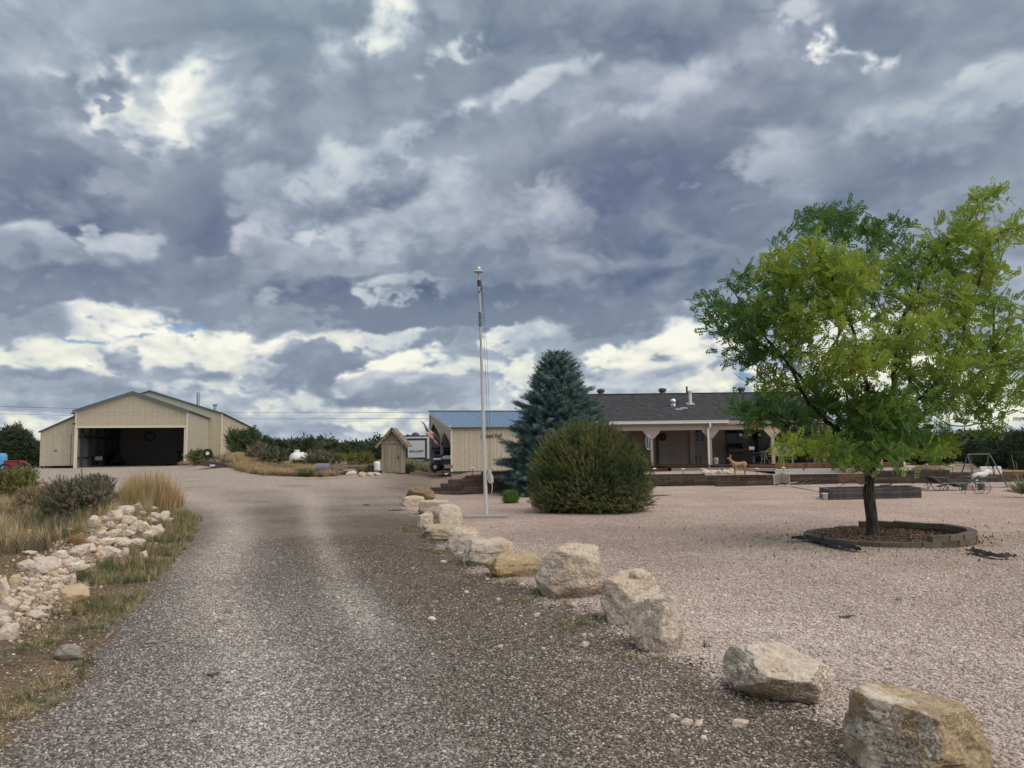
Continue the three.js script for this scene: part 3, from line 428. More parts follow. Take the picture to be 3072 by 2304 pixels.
// ---------------------------------------------------------------- board and batten hut
{
  const p = spot(1177, 1420), t = thing('tall_hut', 'narrow tan board-and-batten hut with a steep pointed roof', 'hut', p), s = -p.z / FOCAL, w = 62 * s, h = 92 * s, pk = 134 * s, dp = 1.3;
  part('body', box(w - 0.06, h, dp, 0, h / 2, -dp / 2), shedWood, t);
  const n = 8, bw = w / n; for (let i = 0; i < n; i++) part('board', box(bw - 0.015, h, 0.025, -w / 2 + bw * (i + 0.5), h / 2, 0.012 + (i % 2) * 0.006), shedWood, t);
  for (const x of [-w / 2 + 0.05, w / 2 - 0.05]) part('corner_board', box(0.12, h, 0.05, x, h / 2, 0.035), shedTrim, t);
  const gp = part('gable', prism([[-w / 2, h], [w / 2, h], [0, pk - 0.12]], dp), shedWood, t); gp.position.z = -dp;
  for (let i = 1; i < 7; i++) { const x = -w / 2 + (w / 7) * i, top = h + (pk - 0.2 - h) * (1 - Math.abs(x) / (w / 2)); part('gable_batten', box(0.04, top - h, 0.03, x, (h + top) / 2, 0.02), shedTrim, t); }
  part('gable_rail', box(w + 0.1, 0.08, 0.06, 0, h - 0.02, 0.05), shedTrim, t);
  const ov = 17 * s, a = Math.atan2(pk - h + 0.25, w / 2 + ov);
  for (const k of [-1, 1]) { const L = Math.hypot(pk - h + 0.25, w / 2 + ov); part('roof_slope', box(L, 0.06, dp + 0.5, 0, 0, 0).rotateZ(-k * a).translate(k * (w / 2 + ov) / 2, (h + pk) / 2 - 0.1, -dp / 2), greyWood, t); part('barge_board', box(L, 0.14, 0.04, 0, 0, 0).rotateZ(-k * a).translate(k * (w / 2 + ov) / 2, (h + pk) / 2 - 0.17, -dp / 2 + (dp + 0.5) / 2 + 0.02), greyWood, t); }
  const dr = part('door', box(w * 0.62, h - 0.25, 0.03, 0.06, h / 2 - 0.05, 0.045), shedWood, t); part('latch', [box(0.1, 0.03, 0.04, w * 0.28, h * 0.5, 0.075), box(0.03, 0.2, 0.04, w * 0.3, h * 0.52, 0.07)], blackPaint, dr);
  for (let k = 0; k < 3; k++) part('door_batten', box(0.025, h - 0.3, 0.02, -w * 0.14 + k * w * 0.17, h / 2 - 0.05, 0.066), shedTrim, dr);
}

// ---------------------------------------------------------------- travel trailer behind the hut
const fonts = new FontLoader(), bold = await fonts.loadAsync('fonts/droid/droid_sans_bold.typeface.json'), serif = await fonts.loadAsync('fonts/droid/droid_serif_bold.typeface.json');
function lettering(text, size, m, parent, name, pos, slant = 0.25, font = bold, width = null) {
  const g = new TextGeometry(text, { font, size, depth: 0.012, curveSegments: 3 }); g.computeBoundingBox(); const bb = g.boundingBox, W = bb.max.x - bb.min.x; g.translate(-bb.min.x - W / 2, 0, 0); if (width) g.scale(width / W, 1, 1);
  const p = g.attributes.position; for (let i = 0; i < p.count; i++) p.setX(i, p.getX(i) + p.getY(i) * slant);
  const m1 = part(name, g, m, parent); m1.position.set(...pos); return m1;
}
{
  const D = 70, o = at(1252, 1400, D), s = D / FOCAL; o.y = 0;
  const t = thing('travel_trailer', 'white travel trailer with a black framed end panel behind the hut', 'trailer', o, 0);
  const L = at(1208, 1350, D).x - o.x, Rr = at(1310, 1350, D).x - o.x, yT = at(1252, 1308, D).y, yB = at(1252, 1396, D).y, w = Rr - L, cx = (L + Rr) / 2, white = mat(lin(0.72, 0.73, 0.73), 0.35), navy = mat(lin(0.03, 0.04, 0.055), 0.4);
  part('body', rbox(w, yT - yB, 6, cx, (yT + yB) / 2, -3, 0.12, 3), white, t); part('roof_edge', rbox(w + 0.08, 0.08, 6.1, cx, yT + 0.02, -3, 0.03), steelDark, t);
  part('underbody', box(w * 0.86, 0.5, 5, cx + 0.15, yB - 0.24, -3), navy, t);
  const fx0 = at(1217, 1320, D).x - o.x, fx1 = at(1281, 1320, D).x - o.x, fy0 = at(1250, 1378, D).y, fy1 = at(1250, 1315, D).y, fr = part('panel_frame', [box(fx1 - fx0, 0.17, 0.08, (fx0 + fx1) / 2, fy1 - 0.085, 0.04), box(fx1 - fx0, 0.17, 0.08, (fx0 + fx1) / 2, fy0 + 0.085, 0.04), box(0.2, fy1 - fy0 - 0.34, 0.08, fx0 + 0.1, (fy0 + fy1) / 2, 0.04), box(0.17, fy1 - fy0 - 0.34, 0.08, fx1 - 0.085, (fy0 + fy1) / 2, 0.04)], navy, t);
  part('panel', box(fx1 - fx0 - 0.3, fy1 - fy0 - 0.3, 0.05, (fx0 + fx1) / 2 + 0.01, (fy0 + fy1) / 2, 0.035), mat(lin(0.62, 0.65, 0.68), 0.4), t);
  lettering('MALLARD', 0.2, blackPaint, t, 'lettering', [(fx0 + fx1) / 2 - 0.02, at(1250, 1357, D).y, 0.065], 0.35, bold, 1.25);
  part('lettering_line', box(0.55, 0.03, 0.01, (fx0 + fx1) / 2 + 0.25, at(1250, 1361, D).y, 0.066), mat(lin(0.45, 0.47, 0.3), 0.5), t);
  const sweep = (v0, v1, th, m) => { const pts = [], a = []; for (let i = 0; i <= 12; i++) { const f = i / 12, u = lerp(1222, 1290, f), y = at(u, lerp(v0, v1, f * f), D).y, x = at(u, 1370, D).x - o.x; pts.push([x, y]); a.push([x, y - th * Math.sin(f * Math.PI * 0.55)]); } return part('stripe', prism([...pts, ...a.reverse()], 0.012), m, t); };
  sweep(1388, 1374, 0.2, navy).position.z = 0.006; sweep(1392, 1380, 0.1, steelDark).position.z = 0.006; sweep(1396, 1386, 0.12, mat(lin(0.2, 0.15, 0.13), 0.5)).position.z = 0.006;
  part('marker_light', cyl(0.07, 0.07, 0.05, 0, 0, 0).rotateX(Math.PI / 2).translate(fx0 - 0.02, at(1216, 1388, D).y, 0.03), blackPaint, t);
  part('antenna_dome', new THREE.SphereGeometry(0.38, 16, 8, 0, 6.283, 0, 1.57).scale(1, 0.85, 1).translate(at(1240, 1300, D).x - o.x, yT + 0.05, -1.5), steelDark, t); part('air_conditioner', rbox(0.6, 0.3, 0.9, at(1283, 1300, D).x - o.x, yT + 0.18, -2, 0.08), blackPaint, t);
  part('jack', [bar([L + 0.1, yB - 0.1, -0.4], [L + 0.1, 0.1, -0.4], 0.05), box(0.2, 0.05, 0.2, L + 0.1, 0.1, -0.4)], steelDark, t); for (const z of [-2.6, -3.5]) part('wheel', new THREE.TorusGeometry(0.28, 0.12, 8, 18).rotateY(Math.PI / 2).translate(Rr - 0.3, 0.38, z), rubber, t);
}

// ---------------------------------------------------------------- open-ended metal carport with the address on it
{
  const corner = at(1355, 1415, 44), t = thing('carport_barn', 'cream ribbed metal barn with a pale blue roof, open at the left end', 'barn', corner, TURN);
  const L = 10.5, D = 7.5, h = 2.55, hb = at(1292, 1237, 51.2).y - corner.y, rise = (hb - h) / D;
  ribWall(t, 'front_wall', [0, 0, 0], 0, L, 0, h, cream, 0.92, [0.23, 0.045, 0.018]); ribWall(t, 'back_wall', [0, 0, -D], 0, L, -0.2, hb, innerMetal, 0.92); ribWall(t, 'end_wall', [L, 0, 0], Math.PI / 2, D, 0, (x) => h + rise * x, cream);
  ribRoof(t, 'roof', -0.12, L + 0.1, 0.22, h - 0.04, -D - 0.1, hb + 0.06, roofBlue, 0.92, [0.305, 0.035, 0.03]);
  part('ceiling', box(L - 0.1, 0.02, Math.hypot(D, hb - h), 0, 0, 0).rotateX(Math.atan2(hb - h, D)).translate(L / 2, (h + hb) / 2 - 0.14, -D / 2), innerMetal, t);
  part('ridge_cap', box(L + 0.25, 0.06, 0.25, L / 2, hb + 0.1, -D - 0.05), roofTrim, t); part('eave_trim', box(L + 0.2, 0.05, 0.05, L / 2, h - 0.06, 0.2), steelDark, t);
  part('base_sill', box(L, 0.09, 0.1, L / 2, -0.03, -0.01), darkWood, t); part('footing', box(L, 0.3, 0.3, L / 2, -0.22, -0.2), concrete, t); part('floor', box(L - 0.1, 0.06, D - 0.3, L / 2, -0.12, -D / 2 - 0.1), concrete, t);
  // gable end: fascia panels with clipped corners, corner trim, posts
  const fascia = (z0, z1, drop, clip) => prism([[z0, h + rise * z0 - 0.06], [z1, h + rise * z1 - 0.06], [z1, h + rise * z1 - drop - clip], [lerp(z0, z1, 0.75), h + rise * z1 - drop], [lerp(z0, z1, 0.25), h + rise * z0 - drop], [z0, h + rise * z0 - drop - clip]], 0.05);
  const fg = [fascia(0.05, D * 0.42, 0.75, 0.45), fascia(D * 0.42, D, 0.75, 0.55)].map((g) => g.rotateY(Math.PI / 2)); fg.forEach((g) => part('end_fascia', g, cream, t));
  part('barge_trim', box(0.06, 0.16, Math.hypot(D, hb - h), 0, 0, 0).rotateX(Math.atan2(hb - h, D)).translate(-0.02, (h + hb) / 2 - 0.08, -D / 2), whitePaint, t);
  part('corner_trim', box(0.1, h, 0.1, 0, h / 2, 0), creamTrim, t); part('post', box(0.14, h + rise * D * 0.42 - 0.6, 0.14, 0, (h + rise * D * 0.42 - 0.6) / 2 - 0.15, -D * 0.42), galv, t); part('post', box(0.14, hb + 0.1, 0.14, 0, hb / 2 - 0.15, -D), galv, t);
  part('girt', box(L - 0.2, 0.12, 0.06, L / 2, 1.35, -D + 0.06), steelDark, t); part('divider_panel', box(3.2, 1.35, 0.06, 1.75, 0.52, -D + 0.6), mat(lin(0.02, 0.03, 0.06), 0.5), t);
  lettering('21 Sunni Trail', 0.23, mat(lin(0.05, 0.04, 0.03), 0.6), t, 'address_lettering', [at(1464, 1300, 43.5).x - corner.x + 0.2, at(1464, 1313, 43.5).y - corner.y, 0.035], 0.3, serif, 1.25);
  const wl = part('wall_lamp', [box(0.1, 0.16, 0.1, 0.0, 1.62, -D * 0.42 + 0.16)], steelDark, t);
  // flag on a slanting staff fixed to the middle post
  const fp = corner.clone().addScaledVector(BK, D * 0.42).addScaledVector(AX, -0.08).setY(at(1327, 1319, 46).y);
  const f = thing('flag', 'tattered striped flag on a white staff jutting from the barn post', 'flag', fp, 0), tip = at(1263, 1264, 45).sub(fp);
  part('staff', bar([0, 0, 0], tip.toArray(), 0.018), whitePaint, f); part('finial', new THREE.SphereGeometry(0.04, 10, 8).translate(tip.x, tip.y, tip.z), whitePaint, f);
  const cv = document.createElement('canvas'); cv.width = 256; cv.height = 160; const c2 = cv.getContext('2d'); for (let k = 0; k < 13; k++) { c2.fillStyle = k % 2 ? '#d9cfcb' : '#a8322f'; c2.fillRect(0, k * 160 / 13, 256, 13); } c2.fillStyle = '#262b40'; c2.fillRect(0, 0, 104, 86); c2.fillStyle = '#e4e4e4'; for (let j = 0; j < 5; j++) for (let i = 0; i < 6; i++) { c2.beginPath(); c2.arc(9 + i * 17, 9 + j * 17, 3, 0, 7); c2.fill(); }
  const ft = new THREE.CanvasTexture(cv); ft.colorSpace = THREE.SRGBColorSpace;
  const fgm = new THREE.PlaneGeometry(1, 1, 24, 14), fpz = fgm.attributes.position, hoist = tip.clone().multiplyScalar(0.97), mid = tip.clone().multiplyScalar(0.38);
  for (let i = 0; i < fpz.count; i++) { const a = fpz.getX(i) + 0.5, b = 0.5 - fpz.getY(i), q = hoist.clone().lerp(mid, b).add(V(0.34 * a + 0.06 * Math.sin(b * 9 + a * 5), -0.78 * a + 0.05 * Math.sin(b * 14), 0.13 * Math.sin(b * 13 + a * 6) + 0.05 * Math.sin(a * 17))); fpz.setXYZ(i, q.x, q.y, q.z); }
  fgm.computeVertexNormals(); part('cloth', fgm, new THREE.MeshStandardMaterial({ map: ft, roughness: 0.9, side: THREE.DoubleSide }), f);
  // white all-terrain vehicle just inside
  const q = corner.clone().addScaledVector(BK, 2.4).addScaledVector(AX, 0.15).setY(corner.y - 0.06), v = thing('quad_bike', 'white and black quad bike parked inside the barn opening', 'quad bike', q, TURN + 1.2);
  part('fender', [rbox(0.9, 0.14, 0.5, 0, 0.75, 0.55, 0.06), rbox(0.9, 0.14, 0.5, 0, 0.75, -0.5, 0.06)], whitePaint, v); part('tank', rbox(0.36, 0.26, 0.7, 0, 0.84, 0.1, 0.1), whitePaint, v); part('seat', rbox(0.34, 0.14, 0.7, 0, 0.95, -0.4, 0.06), blackPaint, v); part('handlebar', [bar([-0.36, 1.12, 0.3], [0.36, 1.12, 0.3], 0.02), bar([0, 0.9, 0.5], [0, 1.12, 0.3], 0.025)], blackPaint, v); part('headlight', new THREE.SphereGeometry(0.11, 12, 8).translate(0, 0.92, 0.82), whitePaint, v); part('frame', rbox(0.3, 0.3, 1.3, 0, 0.5, 0, 0.05), steelDark, v);
  for (const [x, z] of [[-0.42, 0.6], [0.42, 0.6], [-0.42, -0.6], [0.42, -0.6]]) { const wh = part('wheel', new THREE.TorusGeometry(0.2, 0.1, 8, 18).scale(1, 1, 1.2).rotateY(Math.PI / 2).translate(x, 0.3, z), rubber, v); part('rim', cyl(0.12, 0.12, 0.16, 0, 0, 0).rotateZ(Math.PI / 2).translate(x, 0.3, z), galv, wh); }
}
// ---------------------------------------------------------------- stones
// a stone: a ball cut by flat faces, roughened; faces [nx, ny, nz, distance]
function stoneGeo(w, h, d, faces, seed, detail, rough = 0.03, colour, soft = 0.03) {
  const g = mergeVertices(new THREE.IcosahedronGeometry(1, detail).deleteAttribute('uv').deleteAttribute('normal')), p = g.attributes.position, col = new Float32Array(p.count * 3), n = V(0, 0, 0), c3 = new THREE.Color();
  const chip = rng(Math.round(seed * 97) + 5), cuts = []; for (let i = 0; i < 11; i++) { const v = V(chip() * 2 - 1, chip() * 1.8 - 0.8, chip() * 2 - 1).normalize(); let lim = 1.12; for (const [x, y, z, k] of faces) { const q = V(x, y, z).normalize().dot(v); if (q > 0.05) lim = Math.min(lim, k / q); } cuts.push([v.x, v.y, v.z, lim * (0.86 + chip() * 0.1)]); }
  const F = [...faces, ...cuts].map(([x, y, z, k]) => { const v = V(x, y, z).normalize(); return [v.x, v.y, v.z, k]; });
  for (let i = 0; i < p.count; i++) {
    n.fromBufferAttribute(p, i); const wob = V(n.x + 0.07 * noise3(n.x * 2 + seed, n.y * 2, n.z * 2), n.y + 0.07 * noise3(n.x * 2, n.y * 2 + seed, n.z * 2), n.z + 0.07 * noise3(n.x * 2, n.y * 2, n.z * 2 + seed));
    let r = 1.12, acc = 0; for (const [x, y, z, k] of F) { const q = wob.x * x + wob.y * y + wob.z * z; if (q > 0.05) acc += Math.pow(q / k, 34); } if (acc > 0) r = Math.min(r, Math.pow(acc, -1 / 34));
    const bed = n.y * 4.2 + 0.7 * noise3(n.x * 1.5 + seed, n.y, n.z * 1.5), ledge = Math.abs(bed - Math.round(bed));
    r *= 1 + rough * (-0.55 * Math.max(0, 1 - ledge * 7) * ss(-0.2, 0.4, noise3(n.x * 2.5, n.y * 2.5 + seed, n.z * 2.5)) + 1.6 * fbm3(n.x * 2.2 + seed, n.y * 2.2, n.z * 2.2, 3) + 0.9 * (0.5 - Math.abs(fbm3(n.x * 5 + seed * 2, n.y * 7, n.z * 5, 3))) + 0.4 * noise3(n.x * 22 + seed, n.y * 22, n.z * 22));
    p.setXYZ(i, n.x * r * w / 2, n.y * r * h / 2, n.z * r * d / 2); colour(c3, n, r, p.getX(i), p.getY(i), p.getZ(i), seed); col.set([c3.r, c3.g, c3.b], i * 3);
  }
  g.setAttribute('color', new THREE.BufferAttribute(col, 3)); g.computeVertexNormals(); const nn = g.attributes.normal, uv = new Float32Array(p.count * 2); for (let i = 0; i < p.count; i++) { const ax = Math.abs(nn.getX(i)), ay = Math.abs(nn.getY(i)), az = Math.abs(nn.getZ(i)), x = p.getX(i), y = p.getY(i), z = p.getZ(i); uv.set(ay > ax && ay > az ? [x, z] : ax > az ? [z, y] : [x, y], i * 2); } g.setAttribute('uv', new THREE.BufferAttribute(uv, 2)); return g;
}
const pitN = [tileNoise(24, 31), tileNoise(64, 32), tileNoise(160, 33)], pit = (x, y) => 0.45 * pitN[0](x, y) + 0.33 * pitN[1](x, y) + 0.22 * pitN[2](x, y);
const stoneMap = texture(512, 512, (x, y) => { const v = clamp(238 + (pit(x / 512, y / 512) - 0.5) * 90 - (pitN[1](x / 512, y / 512) > 0.86 ? 22 : 0), 110, 255); return [v, v * 0.99, v * 0.975]; }, true, 0.55), stoneBump = texture(512, 512, (x, y) => clamp(pit(x / 512, y / 512) * 255 - (pitN[1](x / 512, y / 512) > 0.8 ? 40 : 0), 0, 255), false, 0.55);
const stoneM = new THREE.MeshStandardMaterial({ vertexColors: true, roughness: 0.95, map: stoneMap, bumpMap: stoneBump, bumpScale: 0.011 }), rubbleM = new THREE.MeshStandardMaterial({ vertexColors: true, roughness: 0.95, flatShading: true });
const paint = (base, dark, warm, wAmt = 0.4) => (c, n, r, x, y, z, s) => { const a = fbm3(x * 5 + s, y * 8, z * 5, 4), b = fbm3(x * 2 + 7 + s, y * 2, z * 2, 3), f = noise3(x * 40, y * 55, z * 40 + s); c.copy(base).lerp(dark, clamp(a * 1.2 + 0.15, 0, 0.75)).lerp(warm, clamp(b * 1.4 + wAmt * 0.3, 0, wAmt)).multiplyScalar(1 + f * 0.12); };
const palePaint = paint(lin(0.72, 0.635, 0.535), lin(0.5, 0.41, 0.32), lin(0.64, 0.48, 0.33), 0.4), tanPaint = paint(lin(0.52, 0.41, 0.265), lin(0.29, 0.215, 0.135), lin(0.56, 0.43, 0.26), 0.5), dustPaint = paint(lin(0.63, 0.54, 0.455), lin(0.38, 0.3, 0.235), lin(0.5, 0.37, 0.25), 0.5), yellowPaint = paint(lin(0.58, 0.46, 0.28), lin(0.36, 0.27, 0.17), lin(0.58, 0.44, 0.22), 0.5), brownPaint = paint(lin(0.3, 0.22, 0.13), lin(0.15, 0.1, 0.06), lin(0.36, 0.27, 0.17), 0.5), greyPaint = paint(lin(0.3, 0.28, 0.24), lin(0.17, 0.16, 0.13), lin(0.34, 0.3, 0.22), 0.4);
// pale mineral crust over the lower left of the tan stone, as the photograph shows it
const crustPaint = (c, n, r, x, y, z, s) => { tanPaint(c, n, r, x, y, z, s); const m = fbm3(x * 7 + 3, y * 7, z * 7, 4) + (n.x < -0.35 ? 0.25 : -0.5) - 0.4 * Math.abs(y + 0.05); if (m > 0.12) c.lerp(lin(0.7, 0.65, 0.56), clamp((m - 0.12) * 4, 0, 0.8)); };
const boxy = (k = 0.72) => [[1, 0.1, 0, k], [-1, 0.05, 0.1, k], [0, 1, 0.1, k], [0, -1, 0, k], [0.05, 0.1, 1, k], [0, 0, -1, k]];
const stones = [   // u centre, v foot, width px, height px, depth ratio, turn, faces, colour, label
  [2752, 2345, 430, 250, 0.85, 0.25, [[0.1, 1, 0.12, 0.62], [-0.8, 0.1, 0.6, 0.78], [0.35, 0.05, 1, 0.74], [1, 0.05, 0.1, 0.86], [0, 0, -1, 0.8], [-1, 0, -0.3, 0.84], [0, -1, 0, 0.7], [0.75, 0.6, 0.5, 0.9]], crustPaint, 'large flat-topped tan boulder, nearest of the row, in the lower right corner'],
  [2338, 2128, 345, 165, 0.95, -0.35, [[0.25, 1, 0.35, 0.55], [-0.9, 0.2, 0.5, 0.8], [0.2, -0.55, 1, 0.66], [1, -0.3, 0.3, 0.85], [0, -1, 0.2, 0.62], [-0.2, 0.2, -1, 0.8], [0.6, 0.3, -0.8, 0.85]], palePaint, 'low wedge-shaped pale boulder, second nearest of the row'],
  [1984, 1958, 165, 158, 0.85, 0.3, [[-0.1, 1, 0.1, 0.78], [-0.85, 0.45, 0.5, 0.74], [0.15, 0.1, 1, 0.75], [1, 0.1, 0.2, 0.72], [0, 0, -1, 0.75], [0.3, -0.8, 0.6, 0.82], [0, -1, 0, 0.76]], palePaint, 'upright rounded pale boulder, third nearest of the row'],
  [1884, 1872, 180, 138, 0.9, -0.7, [[0.35, 1, 0.2, 0.72], [-0.9, 0.2, 0.35, 0.76], [0, 0.15, 1, 0.72], [1, 0.2, 0, 0.78], [0, 0, -1, 0.75], [0, -1, 0, 0.8]], palePaint, 'slanting pale boulder with a flat top leaning behind the upright one'],
  [1722, 1800, 215, 150, 0.8, 0.15, [[0.05, 1, 0.25, 0.8], [-0.75, 0.5, 0.55, 0.82], [-0.2, 0.1, 1, 0.78], [1, 0.15, 0.25, 0.82], [0.5, -0.7, 0.7, 0.8], [0, -1, 0, 0.85], [0, 0, -1, 0.8]], palePaint, 'biggest white boulder in the middle of the row'],
  [1542, 1733, 165, 62, 0.6, 0.2, boxy(0.75), yellowPaint, 'low yellow-ochre boulder left of the biggest white one'],
  [1466, 1698, 165, 74, 0.7, -0.1, [[0, 1, 0.2, 0.74], [-1, 0.3, 0.2, 0.8], [0, 0.1, 1, 0.74], [1, 0, 0.1, 0.85], [0, 0, -1, 0.8], [0, -1, 0, 0.85]], palePaint, 'long pale block boulder behind the ochre one'],
  [1392, 1652, 125, 62, 0.7, -0.25, [[0.2, 1, 0.2, 0.72], [-1, 0.2, 0.3, 0.78], [0.1, 0, 1, 0.76], [1, 0.3, 0, 0.85], [0, 0, -1, 0.8], [0, -1, 0, 0.8]], palePaint, 'cleft grey-white boulder in front of the flat slab stone'],
  [1344, 1621, 172, 42, 0.6, 0.1, boxy(0.74), paint(lin(0.6, 0.5, 0.36), lin(0.36, 0.28, 0.2), lin(0.62, 0.46, 0.26), 0.5), 'long flat slab stone with a buff top, in front of the square block'],
  [1341, 1582, 92, 64, 0.8, 0.45, boxy(0.72), palePaint, 'square pale block boulder with a chalky top near the flagpole'],
  [1276, 1584, 52, 42, 0.8, 0.2, [[0, 1, 0.3, 0.8], [-1, 0.2, 0.3, 0.8], [0, 0, 1, 0.8], [1, 0, 0, 0.8], [0, -1, 0, 0.8]], palePaint, 'small pale stone at the left foot of the square block'],
  [1305, 1548, 115, 46, 0.7, -0.2, [[0.1, 1, 0.2, 0.74], [-1, 0.1, 0.2, 0.76], [0, 0.1, 1, 0.75], [1, 0, 0, 0.8], [0, -1, 0, 0.8]], palePaint, 'white boulder just behind the square block'],
  [1238, 1520, 76, 30, 0.8, 0.2, [[0, 1, 0.3, 0.74], [-1, 0.2, 0.2, 0.8], [0, 0, 1, 0.75], [1, 0, 0, 0.85], [0, -1, 0, 0.8]], palePaint, 'low white boulder, second farthest of the row'],
  [1256, 1502, 98, 38, 0.7, -0.1, [[0, 1, 0.2, 0.74], [-1, 0.2, 0.3, 0.78], [0, -0.3, 1, 0.75], [1, 0.3, 0.2, 0.8], [0, -1, 0, 0.8]], brownPaint, 'dark brown boulder, farthest of the row'],
];
let perch = null;
stones.forEach(([u, v, w, h, k, turn, faces, col, label], i) => {
  const p = spot(u, Math.min(v, 2340)), s = -p.z / FOCAL, W = w * s * (i > 1 && i < 5 ? 1.06 : 0.97), Hh = h * s * (i > 1 && i < 5 ? 1.03 : i < 2 ? 0.92 : 1.05) + 0.04, D = W * k, g = stoneGeo(W, Hh, D, faces, i * 3.7 + 1, i < 5 ? 40 : 22, 0.06, col);
  g.computeBoundingBox(); { const b = g.boundingBox; g.scale(W / (b.max.x - b.min.x), Hh / (b.max.y - b.min.y), D / (b.max.z - b.min.z)); g.computeVertexNormals(); g.computeBoundingBox(); } const m = solo('boulder', g, stoneM, label, 'boulder', 'boulders edging the drive'); m.position.set(p.x * (1 + D * 0.38 / -p.z), p.y - g.boundingBox.min.y - 0.05, p.z - D * 0.38); m.rotation.y = turn; if (i === 3) { m.updateMatrixWorld(true); const hit = new THREE.Raycaster(V(m.position.x + 0.1, 5, m.position.z + 0.02), V(0, -1, 0)).intersectObject(m)[0]; perch = hit ? hit.point.clone().add(V(0, 0.025, 0)) : m.position.clone(); }
});
const rockSpots = [];
{ // small stones
  const R = rng(321), variants = [0, 1, 2, 3, 4, 5, 6].map((k) => { const f = []; for (let i = 0; i < 9; i++) f.push([R() * 2 - 1, R() * 2 - 1, R() * 2 - 1, 0.62 + R() * 0.25]); f.push([0, 1, 0.2, 0.7], [0, -1, 0, 0.72], [0.2, 0.1, 1, 0.7]); const g = stoneGeo(1, 1, 1, f, k * 5.1, 5, 0.085, k === 6 ? greyPaint : k === 5 ? tanPaint : k > 0 ? dustPaint : palePaint); g.computeBoundingBox(); const b = g.boundingBox; g.translate(-(b.max.x + b.min.x) / 2, -(b.max.y + b.min.y) / 2, -(b.max.z + b.min.z) / 2).scale(1 / (b.max.x - b.min.x), 1 / (b.max.y - b.min.y), 1 / (b.max.z - b.min.z)); g.computeVertexNormals(); return g; });
  const rock = (u, v, w, h, k, label, name = 'rubble_rock', sink = 0.1) => { const p = spot(u, v), s = -p.z / FOCAL, m = solo(name, variants[k], rubbleM, label, 'rock', label.includes('limestone chunk') ? 'limestone rubble left of the drive' : label.startsWith('small pale loose') ? 'stray stones' : undefined); m.position.set(p.x * (1 + w * s * 0.25 / -p.z), p.y + h * s * (0.5 - sink), p.z - w * s * 0.25); m.scale.set(w * s * 1.08, h * s * 1.15, w * s * (0.7 + R() * 0.3)); m.rotation.y = (R() - 0.5) * 1.2; m.rotation.z = (R() - 0.5) * 0.5; m.rotation.x = (R() - 0.5) * 0.4; rockSpots.push([m.position.x, -m.position.z, w * s * 0.5]); return m; };
  const Z = (x) => x / 2.593, Y = (y) => 1380 + y / 2.593;   // survey notes of the rubble bank were taken at this scale
  const named = [[550, 1108, 235, 118, 5, 'smooth tan rock at the drive edge below the rubble bank'], [592, 892, 205, 92, 0, 'flat white slab rock with a dark hollow under it'], [350, 892, 225, 118, 1, 'broad pale slanting rock on top of the near rubble'], [215, 872, 155, 88, 2, 'pale rounded rock left of the slanting one'], [120, 992, 115, 92, 5, 'brownish rock at the left of the near rubble'], [22, 1062, 112, 145, 3, 'tall white rock cut by the left edge'], [22, 1160, 80, 130, 5, 'brown rock leaning at the left edge'], [82, 1195, 145, 112, 4, 'pale rock in front of the brown leaning one'], [55, 1410, 150, 125, 2, 'large pale rock at the left edge near the wispy grass'], [270, 1242, 145, 60, 1, 'low pale rock in the weeds below the rubble'], [542, 1560, 190, 112, 6, 'grey mossy rock lying at the lower left of the drive'], [1075, 418, 95, 84, 3, 'tilted pale rock on top of the far rubble'], [795, 442, 95, 62, 0, 'blocky pale rock at the back of the far rubble'], [1120, 772, 74, 62, 3, 'pointed white rock in the green weeds by the drive'], [1275, 468, 84, 72, 2, 'pale rock standing at the right end of the far rubble'], [570, 975, 52, 90, 4, 'small upright pinkish rock beside the smooth tan one'], [50, 608, 62, 36, 0, 'lone white rock in the dry grass at the left']];
  named.forEach(([x, y, w, h, k, l]) => rock(Z(x), Y(y), Z(w), Z(h), k, l));
  const chunk = (y, w) => (w > 90 ? 'large' : w > 55 ? 'medium' : 'small') + ' pale limestone chunk in the ' + (y > 850 ? 'near' : y > 620 ? 'middle' : 'far') + ' part of the rubble bank left of the drive';
  const more = [[170, 1182, 85, 42], [232, 1112, 72, 36], [330, 1172, 92, 26], [180, 1092, 72, 46], [245, 1062, 74, 52], [470, 782, 92, 62], [510, 832, 62, 46], [602, 742, 152, 60], [690, 722, 125, 62], [860, 752, 122, 62], [922, 752, 62, 42], [975, 757, 52, 62], [702, 652, 72, 42], [905, 482, 122, 82], [1000, 512, 104, 60], [728, 522, 84, 74], [965, 442, 132, 72], [1060, 562, 94, 72], [1130, 557, 84, 62], [1210, 482, 94, 62], [1225, 302, 74, 52], [1020, 337, 84, 62], [1190, 352, 62, 60], [812, 482, 72, 42], [1210, 602, 104, 72], [940, 562, 92, 52], [850, 542, 82, 52], [880, 602, 120, 46], [990, 602, 110, 50], [780, 612, 90, 42], [830, 660, 120, 40], [950, 662, 140, 40], [1060, 662, 110, 44], [640, 700, 70, 40], [400, 800, 80, 40], [300, 812, 70, 40], [340, 940, 60, 30], [420, 960, 70, 36], [250, 960, 66, 34], [490, 950, 74, 40], [460, 1000, 60, 30], [300, 1000, 56, 28], [370, 1070, 60, 40], [150, 1040, 70, 40], [90, 1060, 66, 40], [200, 1180, 60, 34], [30, 1300, 90, 60], [10, 1240, 80, 50], [240, 582, 52, 32], [540, 560, 56, 26], [640, 470, 60, 30], [550, 500, 46, 24], [230, 735, 90, 22], [1240, 560, 70, 50], [1110, 450, 70, 44], [1150, 610, 80, 46], [870, 440, 60, 40], [930, 410, 70, 40], [440, 1100, 50, 30], [330, 1230, 60, 26]];
  more.forEach(([x, y, w, h], i) => rock(Z(x), Y(y), Z(w) * 1.1, Z(h) * 1.2, i % 5, chunk(y, w)));
